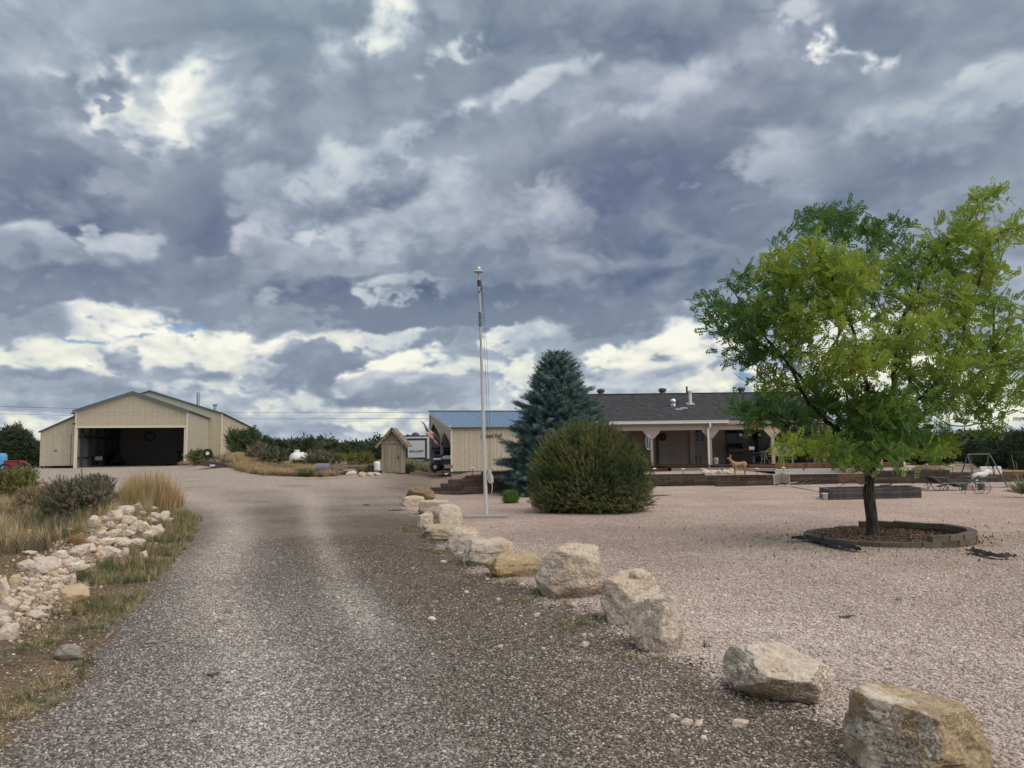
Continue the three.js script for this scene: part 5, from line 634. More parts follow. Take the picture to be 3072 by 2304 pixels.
{
  const r = rng(8), a = V(X(1286, 30), 0, -29.9), b = V(X(1640, 32.4), 0, -32.3), base = -0.1;
  const t = thing('stepped_timber_wall', 'stepped retaining wall of dark railway timbers below the blue-roofed barn', 'retaining wall');
  const starts = [0, 0.02, 0.1, 0.16, 0.3, 0.43]; starts.forEach((f, n) => tieCourse(t, r, a.clone().lerp(b, f), b, base + 0.06 + n * 0.14, n));
  const w = thing('low_timber_wall', 'long low retaining wall of dark stacked timbers below the house terrace', 'retaining wall'); const lb = (u, d) => V(X(u, d), 0, -d + 0.12);
  for (let n = 0; n < 4; n++) tieCourse(w, r, lb(1640, 35.9), lb(2505, 36), -0.2 + n * 0.138, n); tieCourse(w, r, lb(1700, 35.9), lb(2110, 36), -0.2 + 3.6 * 0.138, 1);
  const w2 = thing('right_timber_wall', 'retaining wall of dark timbers running right from the deck steps', 'retaining wall'); for (let n = 0; n < 3; n++) tieCourse(w2, r, lb(2600, 36), lb(3200, 36.2), -0.22 + n * 0.138, n); tieCourse(w2, r, lb(2600, 36), lb(2895, 36.1), -0.22 + 3 * 0.138, 1); tieCourse(w2, r, lb(2600, 36), lb(2838, 36.1), -0.22 + 4 * 0.138, 0);
  const pond = thing('timber_planter_step', 'short timber step in front of the low wall holding rocks', 'planter'); for (let n = 0; n < 2; n++) tieCourse(pond, r, V(X(2140, 35.2), 0, -35.1), V(X(2325, 35.2), 0, -35.1), -0.16 + n * 0.13, n);
  // raised bed of grey-blue timbers
  const p = spot(2490, 1500), q = spot(2757, 1494), bd = thing('raised_bed', 'raised garden bed of stacked grey timbers behind the leafy tree trunk', 'raised bed'), gm = [lin(0.11, 0.115, 0.125), lin(0.14, 0.145, 0.15), lin(0.085, 0.09, 0.1)].map((c) => mat(c, 0.9, 0, { map: woodMap }));
  const back = V(0.25, 0, -1.25); for (let n = 0; n < 4; n++) for (const [f, g] of [[p, q], [p.clone().add(back), q.clone().add(back)], [p, p.clone().add(back)], [q, q.clone().add(back)]]) { const L = f.distanceTo(g), m = part('timber', tieVariants[(n + Math.floor(L)) % 4], gm[(n * 2 + Math.floor(L)) % 3], bd), c = f.clone().lerp(g, 0.5); m.scale.set((L + 0.1) / 2.4, 0.62, 0.7); m.position.set(c.x, p.y + 0.03 + n * 0.088, c.z); m.rotation.y = -Math.atan2(g.z - f.z, g.x - f.x) + (n % 2 ? 0.006 : -0.004); }
  const c = p.clone().add(q).multiplyScalar(0.5).addScaledVector(back, 0.5); part('soil', box(p.distanceTo(q) - 0.16, 0.2, 0.95, 0, 0, 0, -Math.atan2(q.z - p.z, q.x - p.x)).translate(c.x, p.y + 0.16, c.z), mat(lin(0.16, 0.12, 0.085), 1), bd);
}
// ---------------------------------------------------------------- the leafy tree in its ring of edging blocks
const barkMap = texture(256, 512, (x, y) => { const f = streakNoise(x / 256, y / 512 * 0.12), g = rustNoise(x / 256, y / 512 * 0.3), v = clamp(120 + (f - 0.5) * 190 + (g - 0.5) * 60, 30, 235); return [v, v * 0.97, v * 0.93]; }, true), barkBump = texture(256, 512, (x, y) => clamp(streakNoise(x / 256, y / 512 * 0.12) * 255, 0, 255), false);
for (const t of [barkMap, barkBump]) t.repeat.set(2, 0.8);
const bark = mat(lin(0.36, 0.32, 0.275), 0.95, 0, { map: barkMap, bumpMap: barkBump, bumpScale: 0.03 }), twigM = mat(lin(0.16, 0.138, 0.115), 0.95);
// a feathery compound leaf: leaflets in pairs along a stalk, length 1 along +y
function compoundLeaf(pairs, len, wid, seed, droop = 0.25) {
  const r = rng(seed), p = [];
  const leaflet = (b, d, n) => { const tip = b.clone().addScaledVector(d, len), m = b.clone().addScaledVector(d, len * 0.5), a = m.clone().addScaledVector(n, wid), c = m.clone().addScaledVector(n, -wid); p.push(...b.toArray(), ...a.toArray(), ...tip.toArray(), ...b.toArray(), ...tip.toArray(), ...c.toArray()); };
  for (let i = 0; i < pairs; i++) { const y = 0.18 + 0.72 * i / (pairs - 1), base = V(0, y, -droop * y * y); for (const s of [-1, 1]) { const d = V(s * (0.85 + r() * 0.2), 0.35 + r() * 0.3, -0.25 + (r() - 0.5) * 0.5).normalize(); leaflet(base, d, V(-d.y, d.x, (r() - 0.5) * 0.8).normalize()); } }
  leaflet(V(0, 0.92, -droop * 0.85), V(0, 1, -0.5).normalize(), V(1, 0, 0)); return tris(p);
}
const leafShapes = [compoundLeaf(7, 0.25, 0.072, 1), compoundLeaf(8, 0.23, 0.066, 2, 0.4), compoundLeaf(6, 0.28, 0.078, 3, 0.1)];
{
  const foot = spot(2618, 1618), D0 = -foot.z, r = rng(1234);
  const t = thing('leafy_tree', 'tall green and yellow-green leafy tree growing in the round block planter', 'tree', foot);
  // boughs: frame point of the centre, half sizes, depth offset, colour tone (0 deep green .. 1 yellow green), weight
  const boughs = [
    [2500, 672, 120, 52, 0.6, 0.12, 1], [2610, 720, 110, 55, 0.9, 0.1, 0.9], [2400, 730, 80, 40, 0.2, 0.15, 0.5], [2400, 800, 120, 70, -0.7, 0.9, 1.2], [2480, 850, 130, 80, -0.9, 0.85, 1.2], [2560, 830, 110, 70, -0.3, 0.75, 0.9],
    [2290, 880, 95, 65, 0.2, 0.2, 0.9], [2160, 945, 75, 45, 0.3, 0.15, 0.6], [2105, 925, 32, 22, 0.3, 0.2, 0.18], [2230, 840, 45, 30, 0.2, 0.2, 0.3], [3060, 960, 50, 40, 0.3, 0.75, 0.3], [2240, 985, 100, 65, 0, 0.12, 1], [2340, 960, 110, 80, -0.6, 0.45, 1], [2230, 1060, 75, 45, 0.4, 0.1, 0.6], [2330, 1060, 110, 60, 0.3, 0.2, 0.8],
    [2640, 850, 110, 70, 0.1, 0.5, 0.8], [2740, 800, 90, 70, 0.5, 0.4, 0.8], [2860, 760, 95, 80, -0.2, 0.85, 1], [2850, 680, 45, 60, 0, 0.9, 0.4], [2960, 600, 55, 42, 0, 0.9, 0.45], [2890, 640, 40, 30, 0, 0.9, 0.2], [2980, 720, 85, 40, -0.1, 0.9, 0.6], [3050, 695, 40, 22, 0, 0.9, 0.25], [2940, 800, 80, 45, -0.4, 0.85, 0.6],
    [2780, 900, 110, 75, -0.5, 0.8, 1], [2900, 890, 100, 60, 0.2, 0.85, 0.8], [3020, 820, 70, 24, 0, 0.95, 0.35], [2990, 930, 70, 45, 0.2, 0.7, 0.4], [2460, 960, 120, 80, -1.0, 0.75, 1], [2580, 960, 90, 50, 0.8, 0.3, 0.35],
    [2720, 1000, 110, 70, -0.9, 0.95, 1], [2860, 1000, 110, 60, -0.2, 0.85, 0.9], [2960, 1060, 100, 55, 0.1, 0.85, 0.8], [3050, 1070, 70, 60, -0.2, 0.85, 0.7], [3080, 1130, 60, 50, 0.2, 0.7, 0.4], [2880, 1100, 110, 55, -0.6, 0.8, 0.8], [3000, 1180, 95, 50, 0, 0.75, 0.8], [2940, 1240, 70, 40, 0.2, 0.6, 0.5], [2880, 700, 60, 50, 0.1, 0.85, 0.3],
    [2530, 1090, 120, 75, -1.0, 0.85, 1.1], [2640, 1090, 90, 55, -0.5, 0.55, 0.6], [2770, 1130, 90, 45, 0.6, 0.4, 0.5], [2440, 1130, 90, 40, 0.5, 0.35, 0.45], [2280, 1160, 75, 35, -0.2, 0.75, 0.35], [2360, 1180, 80, 50, 0.5, 0.3, 0.5],
    [2270, 1235, 85, 50, -0.4, 0.1, 0.9], [2350, 1270, 90, 50, -0.2, 0.12, 0.8], [2440, 1230, 90, 60, 0.3, 0.35, 0.7], [2540, 1200, 110, 70, -0.3, 0.45, 1], [2660, 1220, 110, 75, -0.8, 0.35, 1.1], [2780, 1210, 110, 65, -0.3, 0.55, 1], [2880, 1190, 90, 50, 0.4, 0.5, 0.6], [2640, 1310, 120, 60, -0.6, 0.3, 1], [2740, 1300, 100, 55, 0.4, 0.35, 0.8], [2540, 1300, 90, 55, 0.2, 0.35, 0.7],
    [2400, 1350, 75, 26, -1.1, 0.85, 0.4], [2470, 1335, 70, 40, -0.9, 0.6, 0.5], [2350, 1345, 40, 20, -1.2, 0.9, 0.2], [2520, 1385, 70, 30, -0.9, 0.5, 0.4], [2640, 1375, 100, 30, -0.9, 0.45, 0.6], [2740, 1365, 90, 32, -0.6, 0.55, 0.5], [2820, 1340, 70, 35, 0.1, 0.6, 0.45], [2950, 1305, 45, 22, 0.1, 0.4, 0.18], [2930, 1000, 30, 25, 0, 0.8, 0.15],
  ];
  const att = [];
  boughs.forEach(([u, v, ru, rv, dz, tone, wgt]) => {
    const d = D0 + dz * 1.3, c = at(u, v, d).sub(foot), s = d / FOCAL, n = Math.round(26 * wgt * (0.6 + ru * rv / 9000));
    for (let i = 0; i < n; i++) { const q = V(r() * 2 - 1, r() * 2 - 1, r() * 2 - 1); if (q.length() > 1) { i--; continue; } att.push({ p: V(c.x + q.x * ru * s * 0.98, c.y + q.y * rv * s * 0.96, c.z + q.z * (0.35 + ru * s * 0.8)), tone: clamp(tone + (r() - 0.5) * 0.45, 0, 1), hit: false }); }
  });
  // limbs grow from the trunk towards the leaf masses
  const nodes = [], add = (p, par) => { nodes.push({ p, par, kids: 0, dir: V(0, 0, 0), n: 0, r: 0 }); return nodes.length - 1; };
  let k = add(V(0, -0.06, 0), -1); for (let y = 0.12; y < 1.02; y += 0.15) k = add(V(-0.02 * y + 0.01 * Math.sin(y * 5), y, 0.01 * Math.cos(y * 4)), k);
  const crotch = k; for (const [dx, dz, n] of [[-0.55, 0.15, 5], [-0.12, -0.3, 6], [0.25, 0.25, 6], [0.6, -0.1, 5], [-0.35, -0.4, 4]]) { let m = crotch; for (let i = 1; i <= n; i++) m = add(V(dx * 0.13 * i * (0.5 + i * 0.09), 1.0 + i * 0.15, dz * 0.13 * i), m); }
  const STEP = 0.16, KILL = 0.24;
  for (let it = 0; it < 90; it++) {
    let active = 0;
    for (const a of att) { if (a.hit) continue; let best = -1, bd = 4; for (let i = 6; i < nodes.length; i++) { const d = nodes[i].p.distanceToSquared(a.p); if (d < bd) { bd = d; best = i; } } if (best < 0) continue; if (bd < KILL * KILL) { a.hit = true; a.node = best; continue; } nodes[best].dir.add(a.p.clone().sub(nodes[best].p).normalize()); nodes[best].n++; active++; }
    if (!active) break;
    for (let i = 0, n = nodes.length; i < n; i++) { const o = nodes[i]; if (!o.n) continue; const dir = o.dir.clone().divideScalar(o.n).add(V((r() - 0.5) * 0.4, (r() - 0.5) * 0.3 + 0.04, (r() - 0.5) * 0.4)); if (o.par >= 0) dir.addScaledVector(o.p.clone().sub(nodes[o.par].p).normalize(), 0.45); add(o.p.clone().addScaledVector(dir.normalize(), STEP), i); o.dir.set(0, 0, 0); o.n = 0; }
  }
  for (const o of nodes) o.kids = 0; for (const o of nodes) if (o.par >= 0) nodes[o.par].kids++;
  for (let i = nodes.length - 1; i >= 0; i--) { const o = nodes[i]; o.a = (o.a ?? 0) + (o.kids ? 0 : 1); if (o.par >= 0) nodes[o.par].a = (nodes[o.par].a ?? 0) + o.a; }
  const tot = nodes[0].a; for (const o of nodes) o.r = Math.max(0.0055, 0.098 * Math.pow(o.a / tot, 0.47)); nodes[0].r *= 1.25; nodes[1].r *= 1.08;
  // chains: follow the thickest child, start a new limb at each other child
  const kids = nodes.map(() => []); nodes.forEach((o, i) => { if (o.par >= 0) kids[o.par].push(i); });
  const queue = [[0, -1]], big = [], small = [];
  while (queue.length) { const [s, from] = queue.pop(), pts = [], rs = []; if (from >= 0) { pts.push(nodes[from].p); rs.push(Math.min(nodes[from].r, nodes[s].r * 1.15)); } let i = s; for (;;) { pts.push(nodes[i].p); rs.push(nodes[i].r); const c = kids[i].sort((a, b) => nodes[b].a - nodes[a].a); if (!c.length) break; for (const q of c.slice(1)) queue.push([q, i]); i = c[0]; } if (pts.length > 1) (s === 0 ? big : rs[0] > 0.03 ? small : (small.thin ??= [])).push([pts, rs]); }
  part('trunk', limb(...big[0], 16), bark, t);
  small.forEach(([p, q]) => part('limb', limb(p, q, 8), bark, t));
  { const m = part('twigs', merge((small.thin ?? []).map(([p, q]) => limb(p, q, 4))), twigM, t); m.userData.kind = 'stuff'; }
  // bare low twigs hanging round the crotch
  const bare = []; for (const [x, y, z, dx, dy] of [[-0.1, 1.0, 0.1, -0.9, 0.02], [0.12, 0.95, 0.12, 0.75, 0.28], [-0.06, 1.15, 0.14, -0.55, -0.12], [0.1, 0.8, 0.1, 0.5, 0.2]]) { const p = [V(x, y, z)], q = [0.014]; for (let i = 1; i < 7; i++) { p.push(V(x + dx * i / 6 + (r() - 0.5) * 0.09, y + dy * i / 6 + (r() - 0.5) * 0.1, z + 0.04 * i)); q.push(0.014 * (1 - i / 7)); } bare.push(limb(p, q, 5)); const b = p[3]; bare.push(limb([b, b.clone().add(V(dx * 0.18, -0.08, 0.05)), b.clone().add(V(dx * 0.3, 0.03, 0.1))], [0.007, 0.005, 0.003], 4)); } part('bare_twigs', merge(bare), twigM, t).userData.kind = 'stuff';
  const deep = lin(0.09, 0.21, 0.075), midc = lin(0.2, 0.33, 0.06), yel = lin(0.36, 0.46, 0.07), lists = [[], [], []];
  for (const a of att) {
    const o = nodes[a.node ?? 0]; if (a.node === undefined) continue;
    for (let i = 0; i < 8; i++) {
      const c = new THREE.Color().copy(a.tone < 0.5 ? deep : midc).lerp(a.tone < 0.5 ? midc : yel, a.tone < 0.5 ? a.tone * 2 : a.tone * 2 - 1).multiplyScalar(0.78 + r() * 0.44); if (r() < 0.02) c.lerp(lin(0.35, 0.2, 0.03), 0.6);
      const base = o.p.clone().lerp(a.p, r() * 0.9).add(V((r() - 0.5) * 0.3, (r() - 0.5) * 0.22, (r() - 0.5) * 0.3)), dir = V(r() - 0.5, (r() - 0.5) * 0.9 + 0.15, r() - 0.5).addScaledVector(a.p.clone().sub(o.p), 1.2).normalize();
      const q = new THREE.Quaternion().setFromUnitVectors(UP, dir).multiply(new THREE.Quaternion().setFromAxisAngle(UP, r() * 6.283)); lists[Math.floor(r() * 3)].push({ p: base, q, s: 0.14 + r() * 0.12, c });
    }
  }
  const crown = new THREE.Group(); crown.name = 'crown'; t.add(crown); lists.forEach((l, n) => copies('leaves', leafShapes[n], leafMat({ transmission: 0.45 }), l, crown));
}
// ---------------------------------------------------------------- conifers and shrubs
function needleSpray(n, seed, spread = 0.5) { const r = rng(seed), p = []; for (let i = 0; i < n; i++) { const y = i / n, a = r() * 6.283, d = V(Math.cos(a) * spread, 0.55, Math.sin(a) * spread).normalize(), b = V(0, y, 0), tip = b.clone().addScaledVector(d, 0.34 + r() * 0.14), s = V(-d.z, 0, d.x).normalize().multiplyScalar(0.035); p.push(...b.clone().add(s).toArray(), ...b.clone().sub(s).toArray(), ...tip.toArray()); } return tris(p); }
{
  const foot = spot(1676, 1482), D0 = -foot.z, s = D0 / FOCAL, H = (1482 - 1072) * s, r = rng(55), t = thing('blue_spruce', 'tall dense blue spruce standing between the barn and the house', 'spruce', foot);
  part('trunk', limb([V(0, -0.1, 0), V(0, H * 0.4, 0), V(0.02, H * 0.97, 0)], [0.13, 0.08, 0.012], 10), bark, t);
  const list = [[], []], br = [], cols = [lin(0.06, 0.12, 0.112), lin(0.085, 0.16, 0.15), lin(0.045, 0.09, 0.085), lin(0.13, 0.215, 0.2)];
  const prof = (f) => { const k = f < 0.12 ? lerp(0.9, 1, f / 0.12) : Math.pow(1 - (f - 0.12) / 0.9, 0.68); return Math.max(0.08, k) * 2.2; };
  for (let y = 0.06; y < H * 0.985;) {
    const f = y / H, R0 = prof(f), n = Math.round(7 + 10 * (1 - f));
    for (let i = 0; i < n; i++) {
      const a = (i + r() * 0.7) / n * 6.283 + y * 7, R = R0 * (0.72 + r() * 0.42), tiltUp = lerp(-0.1, 0.75, f * f) + (r() - 0.5) * 0.12, dir = V(Math.cos(a), tiltUp, Math.sin(a)).normalize(), o = V(0, y + (r() - 0.5) * 0.12, 0);
      const pt = (g) => o.clone().addScaledVector(dir, g * R).add(V(0, 0.22 * R * (g * g) - 0.16 * R * g, 0)); br.push(limb([pt(0), pt(0.5), pt(0.95)], [0.022 * (1.2 - f), 0.014 * (1.2 - f), 0.004], 4));
      const m = Math.max(5, Math.round(R * 17)); for (let k = 0; k < m; k++) { const g = 0.18 + 0.84 * (k + r()) / m, side = (k % 2 ? 1 : -1) * (0.25 + r() * 0.75), w = V(-Math.sin(a), 0, Math.cos(a)).multiplyScalar(side * R * 0.34 * (1.15 - g)), p = pt(g).addScaledVector(w, r() * 0.9).add(V(0, (r() - 0.5) * 0.1, 0)), dd = dir.clone().addScaledVector(w.normalize(), 0.7).add(V(0, 0.2 + (r() - 0.3) * 0.5, 0)).normalize(); const c = cols[Math.floor(r() * 4)].clone().multiplyScalar(0.8 + r() * 0.4); list[k % 2].push({ p, q: new THREE.Quaternion().setFromUnitVectors(UP, dd), s: V(0.34, 0.34 + r() * 0.14, 0.34).multiplyScalar(1.05 - f * 0.3), c }); }
    }
    y += lerp(0.2, 0.12, f);
  }
  part('branches', merge(br), twigM, t).userData.kind = 'stuff'; const crown = new THREE.Group(); crown.name = 'crown'; t.add(crown); [0, 1].forEach((n) => copies('needles', needleSpray(34, 60 + n, 0.9), mat(0xffffff, 0.8, 0, { side: THREE.DoubleSide }), list[n], crown));
}
// a twiggy dome of fine sprigs; lobes: [x, y, z, rx, ry, rz]
function domeShrub(t, lobes, count, size, colour, seed, geo, m, upward = 0.5, inner = 0.45) {
  const r = rng(seed), L = []; const tot = lobes.reduce((a, l) => a + l[3] * l[4] * l[5] * (l[6] ?? 1), 0);
  for (const l of lobes) { const n = Math.round(count * l[3] * l[4] * l[5] * (l[6] ?? 1) / tot); for (let i = 0; i < n; i++) { const q = V(r() * 2 - 1, r() * 2 - 1, r() * 2 - 1).normalize(), f = inner + (1 - inner) * Math.pow(r(), 0.6), k = 1 + 0.24 * noise3(q.x * 3 + l[0] * 5, q.y * 3, q.z * 3 + l[2] * 5), p = V(l[0] + q.x * l[3] * f * k, l[1] + q.y * l[4] * f * k, l[2] + q.z * l[5] * f * k); if (p.y < 0.02) p.y = 0.02 + r() * 0.15; const d = q.clone().add(V((r() - 0.5) * 0.9, upward + (r() - 0.5) * 0.5, (r() - 0.5) * 0.9)).normalize(); L.push({ p, q: new THREE.Quaternion().setFromUnitVectors(UP, d), s: V(1, 0.8 + r() * 0.6, 1).multiplyScalar(size * (0.7 + r() * 0.6)), c: colour(r, q, p) }); } }
  return copies('crown', geo, m, L, t);
}
const sprig = needleSpray(18, 71, 0.55), sprigFine = needleSpray(12, 72, 0.35), plainM = mat(0xffffff, 0.85, 0, { side: THREE.DoubleSide });
{
  const foot = spot(1768, 1532), t = thing('round_bush', 'big rounded olive-brown bush on the gravel in front of the spruce', 'bush', foot), s = -foot.z / FOCAL, R = 178 * s; foot.z;
  const g1 = lin(0.12, 0.16, 0.052), g2 = lin(0.2, 0.215, 0.075), g3 = lin(0.24, 0.15, 0.065), g4 = lin(0.06, 0.09, 0.032);
  const colour = (r, q, p) => { const n = noise3(p.x * 1.7, p.y * 1.7, p.z * 1.7); const c = g1.clone().lerp(n > 0 ? g2 : g4, Math.min(1, Math.abs(n) * 2.2)); if (r() < 0.09 + n * 0.2) c.lerp(g3, 0.7); return c.multiplyScalar(0.75 + r() * 0.5); };
  part('stem', merge([0, 1, 2, 3, 4, 5].map((k) => limb([V(Math.cos(k) * 0.2, -0.05, Math.sin(k) * 0.2), V(Math.cos(k) * 0.6, 0.7, Math.sin(k) * 0.6), V(Math.cos(k) * 0.9, 1.5, Math.sin(k) * 0.9)], [0.06, 0.04, 0.01], 6))), twigM, t);
  domeShrub(t, [[-0.05, 1.05, 0, R * 0.78, 1.05, R * 0.8], [-R * 0.55, 0.72, 0.2, R * 0.45, 0.7, 0.75], [R * 0.6, 0.85, 0.1, R * 0.42, 0.75, 0.75], [0.1, 0.6, 0.75, R * 0.75, 0.65, 0.75], [-R * 0.45, 0.4, 0.6, 0.75, 0.45, 0.7], [R * 0.42, 0.45, 0.6, 0.75, 0.5, 0.7], [0.15, 1.72, 0, R * 0.42, 0.52, 0.8, 1.3], [R * 0.45, 1.5, 0.1, R * 0.32, 0.48, 0.6, 1.3], [-R * 0.4, 1.42, 0.15, R * 0.32, 0.45, 0.6, 1.3], [-R * 0.72, 0.35, 0.5, 0.4, 0.35, 0.45, 1.4], [R * 0.8, 0.4, 0.4, 0.35, 0.38, 0.4, 1.4]], 16000, 0.17, colour, 81, sprig, plainM, 0.75, 0.45);
  { const r = rng(83), L = []; for (let i = 0; i < 900; i++) { const a = r() * 6.283, e = Math.acos(1 - r() * 0.62), q = V(Math.cos(a) * Math.sin(e), Math.cos(e), Math.sin(a) * Math.sin(e)), p = V(q.x * R * 0.92, 0.25 + Math.max(0, q.y) * 1.85, q.z * R * 0.85); L.push({ p, q: new THREE.Quaternion().setFromUnitVectors(UP, q.clone().add(V((r() - 0.5) * 0.7, 0.5, (r() - 0.5) * 0.7)).normalize()), s: V(0.2, 0.28 + r() * 0.2, 0.2), c: colour(r, q, p) }); } copies('stray_shoots', sprigFine, plainM, L, t); }
}
{
  const foot = spot(1533, 1509), t = thing('clipped_ball_bush', 'small bright green clipped bush beside the flagpole base', 'bush', foot); part('stem', limb([V(0, -0.02, 0), V(0, 0.2, 0)], [0.03, 0.02], 6), twigM, t);
  domeShrub(t, [[0, 0.2, 0, 0.235, 0.2, 0.23], [0, 0.1, 0, 0.245, 0.12, 0.24]], 2600, 0.055, (r) => lin(0.13, 0.22, 0.035).multiplyScalar(0.6 + r() * 0.8), 82, sprig, plainM, 0.4, 0.6);
}
// ---------------------------------------------------------------- juniper and pinyon woodland round the lot
const clump = (() => { const r = rng(64), p = []; for (let i = 0; i < 26; i++) { const c = V(r() - 0.5, r() - 0.5, r() - 0.5).multiplyScalar(1.1), a = V(r() - 0.5, r() - 0.2, r() - 0.5).normalize().multiplyScalar(0.4), b = V(r() - 0.5, r() - 0.5, r() - 0.5).normalize().multiplyScalar(0.13); p.push(...c.clone().sub(b).toArray(), ...c.clone().add(b).toArray(), ...c.clone().add(a).toArray()); } return tris(p); })();
function juniperProto(seed, lean, tones) {
  const r = rng(seed), g = new THREE.Group(); part('trunk', merge([limb([V(0, -0.2, 0), V(0.05, 0.8, 0), V(lean, 1.9, 0.05)], [0.17, 0.12, 0.04], 7), limb([V(0.03, 0.4, 0), V(-0.5, 1.0, 0.2), V(-0.8, 1.7, 0.2)], [0.1, 0.06, 0.02], 6), limb([V(0.03, 0.5, 0), V(0.5, 1.1, -0.2), V(0.85, 1.6, -0.2)], [0.1, 0.06, 0.02], 6)]), twigM, g);
  const lobes = [[0, 1.5, 0, 1.25, 1.25, 1.2]]; for (let i = 0; i < 9; i++) { const a = r() * 6.283, f = 0.5 + r() * 0.6, y = 0.6 + r() * 1.9; lobes.push([Math.cos(a) * f * 1.2 * (1.2 - y * 0.25), y, Math.sin(a) * f * 1.2 * (1.2 - y * 0.25), 0.5 + r() * 0.4, 0.45 + r() * 0.45, 0.5 + r() * 0.4, 1.6]); } lobes.push([lean, 2.75, 0, 0.4, 0.5, 0.4, 2]);
  domeShrub(g, lobes, 1500, 0.32, (q) => tones[Math.floor(q() * tones.length)].clone().multiplyScalar(0.75 + q() * 0.5), seed + 1, clump, plainM, 0.6, 0.35); return g;
}
const dk = [lin(0.04, 0.064, 0.034), lin(0.054, 0.085, 0.04), lin(0.07, 0.1, 0.045), lin(0.046, 0.076, 0.046)], lt = [lin(0.06, 0.09, 0.04), lin(0.075, 0.1, 0.045), lin(0.05, 0.08, 0.036)];
const protos = [juniperProto(101, 0.1, dk), juniperProto(202, -0.2, dk), juniperProto(303, 0.25, lt), juniperProto(404, 0, lt)];
function tree(name, label, u, vTop, d, wpx, proto, group, turn = 0) {
  const g = protos[proto].clone(), top = at(u, vTop, d), y = height(top.x, d) - 0.1, h = top.y - y, w = wpx * d / FOCAL;
  g.name = numbered(name); g.position.set(top.x, y, -d); g.scale.set(w / 3.3, h / 3.2, w / 3.3); g.rotation.y = turn; scene.add(g); tag(g, label, 'tree', group); return g;
}
const nth = ['first', 'second', 'third', 'fourth', 'fifth', 'sixth', 'seventh', 'eighth', 'ninth', 'tenth', 'eleventh', 'twelfth', 'thirteenth', 'fourteenth', 'fifteenth'];
const west = 'junipers left of the workshop', mid = 'junipers behind the trailer and tank', east = 'junipers right of the house';
[[-30, 1290, 66, 110, 0], [50, 1272, 64, 130, 1], [95, 1315, 75, 70, 0], [5, 1300, 80, 120, 1], [-95, 1262, 70, 150, 0]].forEach(([u, v, d, w, p], i) => tree('juniper_tree', i === 1 ? 'dense dark juniper tree standing left of the workshop' : nth[[1, 0, 3, 2, 0][i]] + ' dark juniper tree from the left, in the clump beside the workshop', u, v, d, w, p, i === 1 ? undefined : west, i * 1.3));
[[762, 1282, 96, 70, 1], [795, 1306, 92, 75, 0], [835, 1318, 98, 70, 1], [872, 1336, 100, 66, 0], [905, 1330, 104, 60, 2], [938, 1312, 92, 62, 2], [968, 1334, 100, 60, 0], [1000, 1322, 96, 66, 2], [1030, 1330, 90, 60, 3], [1058, 1326, 96, 60, 0], [1086, 1334, 90, 66, 3], [1112, 1338, 86, 56, 0], [1140, 1330, 82, 60, 1], [1010, 1345, 84, 60, 0], [850, 1345, 86, 60, 1]].forEach(([u, v, d, w, p], i, all) => tree('juniper_tree', i === 0 ? 'tall juniper tree at the right rear corner of the workshop' : i === 5 ? 'airy juniper tree rising behind the white tank' : nth[all.filter((q) => q[0] < u).length] + ' juniper tree from the workshop in the row behind the white tank', u, v, d, w, p, i === 0 || i === 5 ? undefined : mid, i * 0.9));
[[2560, 1330, 66, 130, 3], [2650, 1300, 62, 150, 2], [2760, 1305, 60, 110, 1], [2815, 1318, 58, 90, 3], [2855, 1335, 70, 80, 1], [2890, 1325, 62, 80, 0], [2935, 1318, 56, 90, 1], [2985, 1305, 52, 100, 0], [3040, 1292, 48, 120, 1], [3090, 1280, 46, 130, 0], [2700, 1335, 64, 110, 1], [3150, 1270, 46, 140, 3], [2960, 1345, 50, 80, 3], [2480, 1345, 72, 110, 1]].forEach(([u, v, d, w, p], i, all) => tree('juniper_tree', i === 9 ? 'big dark juniper tree at the right edge behind the swing' : nth[all.filter((q) => q[0] < u).length] + ' juniper tree from the house in the wood at the right', u, v, d, w, p, i === 9 ? undefined : east, i * 1.1));
// far scrub that closes the horizon
{ const r = rng(606), L = []; for (let i = 0; i < 26000; i++) { const a = lerp(-0.95, 0.95, r()), d = 108 + 110 * r() * r(), x = a * d, top = 1.3 + 1.3 * Math.max(0, noise2(x * 0.12, d * 0.12) + 0.45) * (1 + noise2(x * 0.45, d * 0.3)), s = 0.9 + r() * 0.8; L.push({ p: V(x, 0.2 + top * Math.pow(r(), 0.7), -d), e: [r() * 3, r() * 6, r() * 3], s, c: dk[Math.floor(r() * 4)].clone().multiplyScalar(0.85 + r() * 0.5) }); } const m = copies('far_woodland', clump, plainM, L, scene); tag(m, 'far-off dark juniper woodland along the horizon', 'woodland'); }
// ---------------------------------------------------------------- grasses and brush
function tuft(n, seed, lean = 0.35, w = 0.012, seg = 2) { const r = rng(seed), p = []; for (let i = 0; i < n; i++) { const a = r() * 6.283, o = V(Math.cos(a) * r() * 0.14, 0, Math.sin(a) * r() * 0.14), l = 0.55 + r() * 0.5, ln = lean * (0.3 + r()), b = r() * 6.283, s = V(-Math.sin(b), 0, Math.cos(b)).multiplyScalar(w), pt = (f) => o.clone().add(V(Math.cos(b) * ln * f * f, l * f * (1 - 0.2 * ln * f), Math.sin(b) * ln * f * f)); for (let k = 0; k < seg; k++) { const f0 = k / seg, f1 = (k + 1) / seg, A = pt(f0), B = pt(f1), s0 = s.clone().multiplyScalar(1 - f0 * 0.8), s1 = s.clone().multiplyScalar(1 - f1 * 0.95); p.push(...A.clone().sub(s0).toArray(), ...A.clone().add(s0).toArray(), ...B.clone().add(s1).toArray(), ...A.clone().sub(s0).toArray(), ...B.clone().add(s1).toArray(), ...B.clone().sub(s1).toArray()); } } return tris(p); }
const tufts = [tuft(14, 1), tuft(18, 2, 0.6), tuft(12, 3, 0.2)], grassM = leafMat({ transmission: 0.15 });
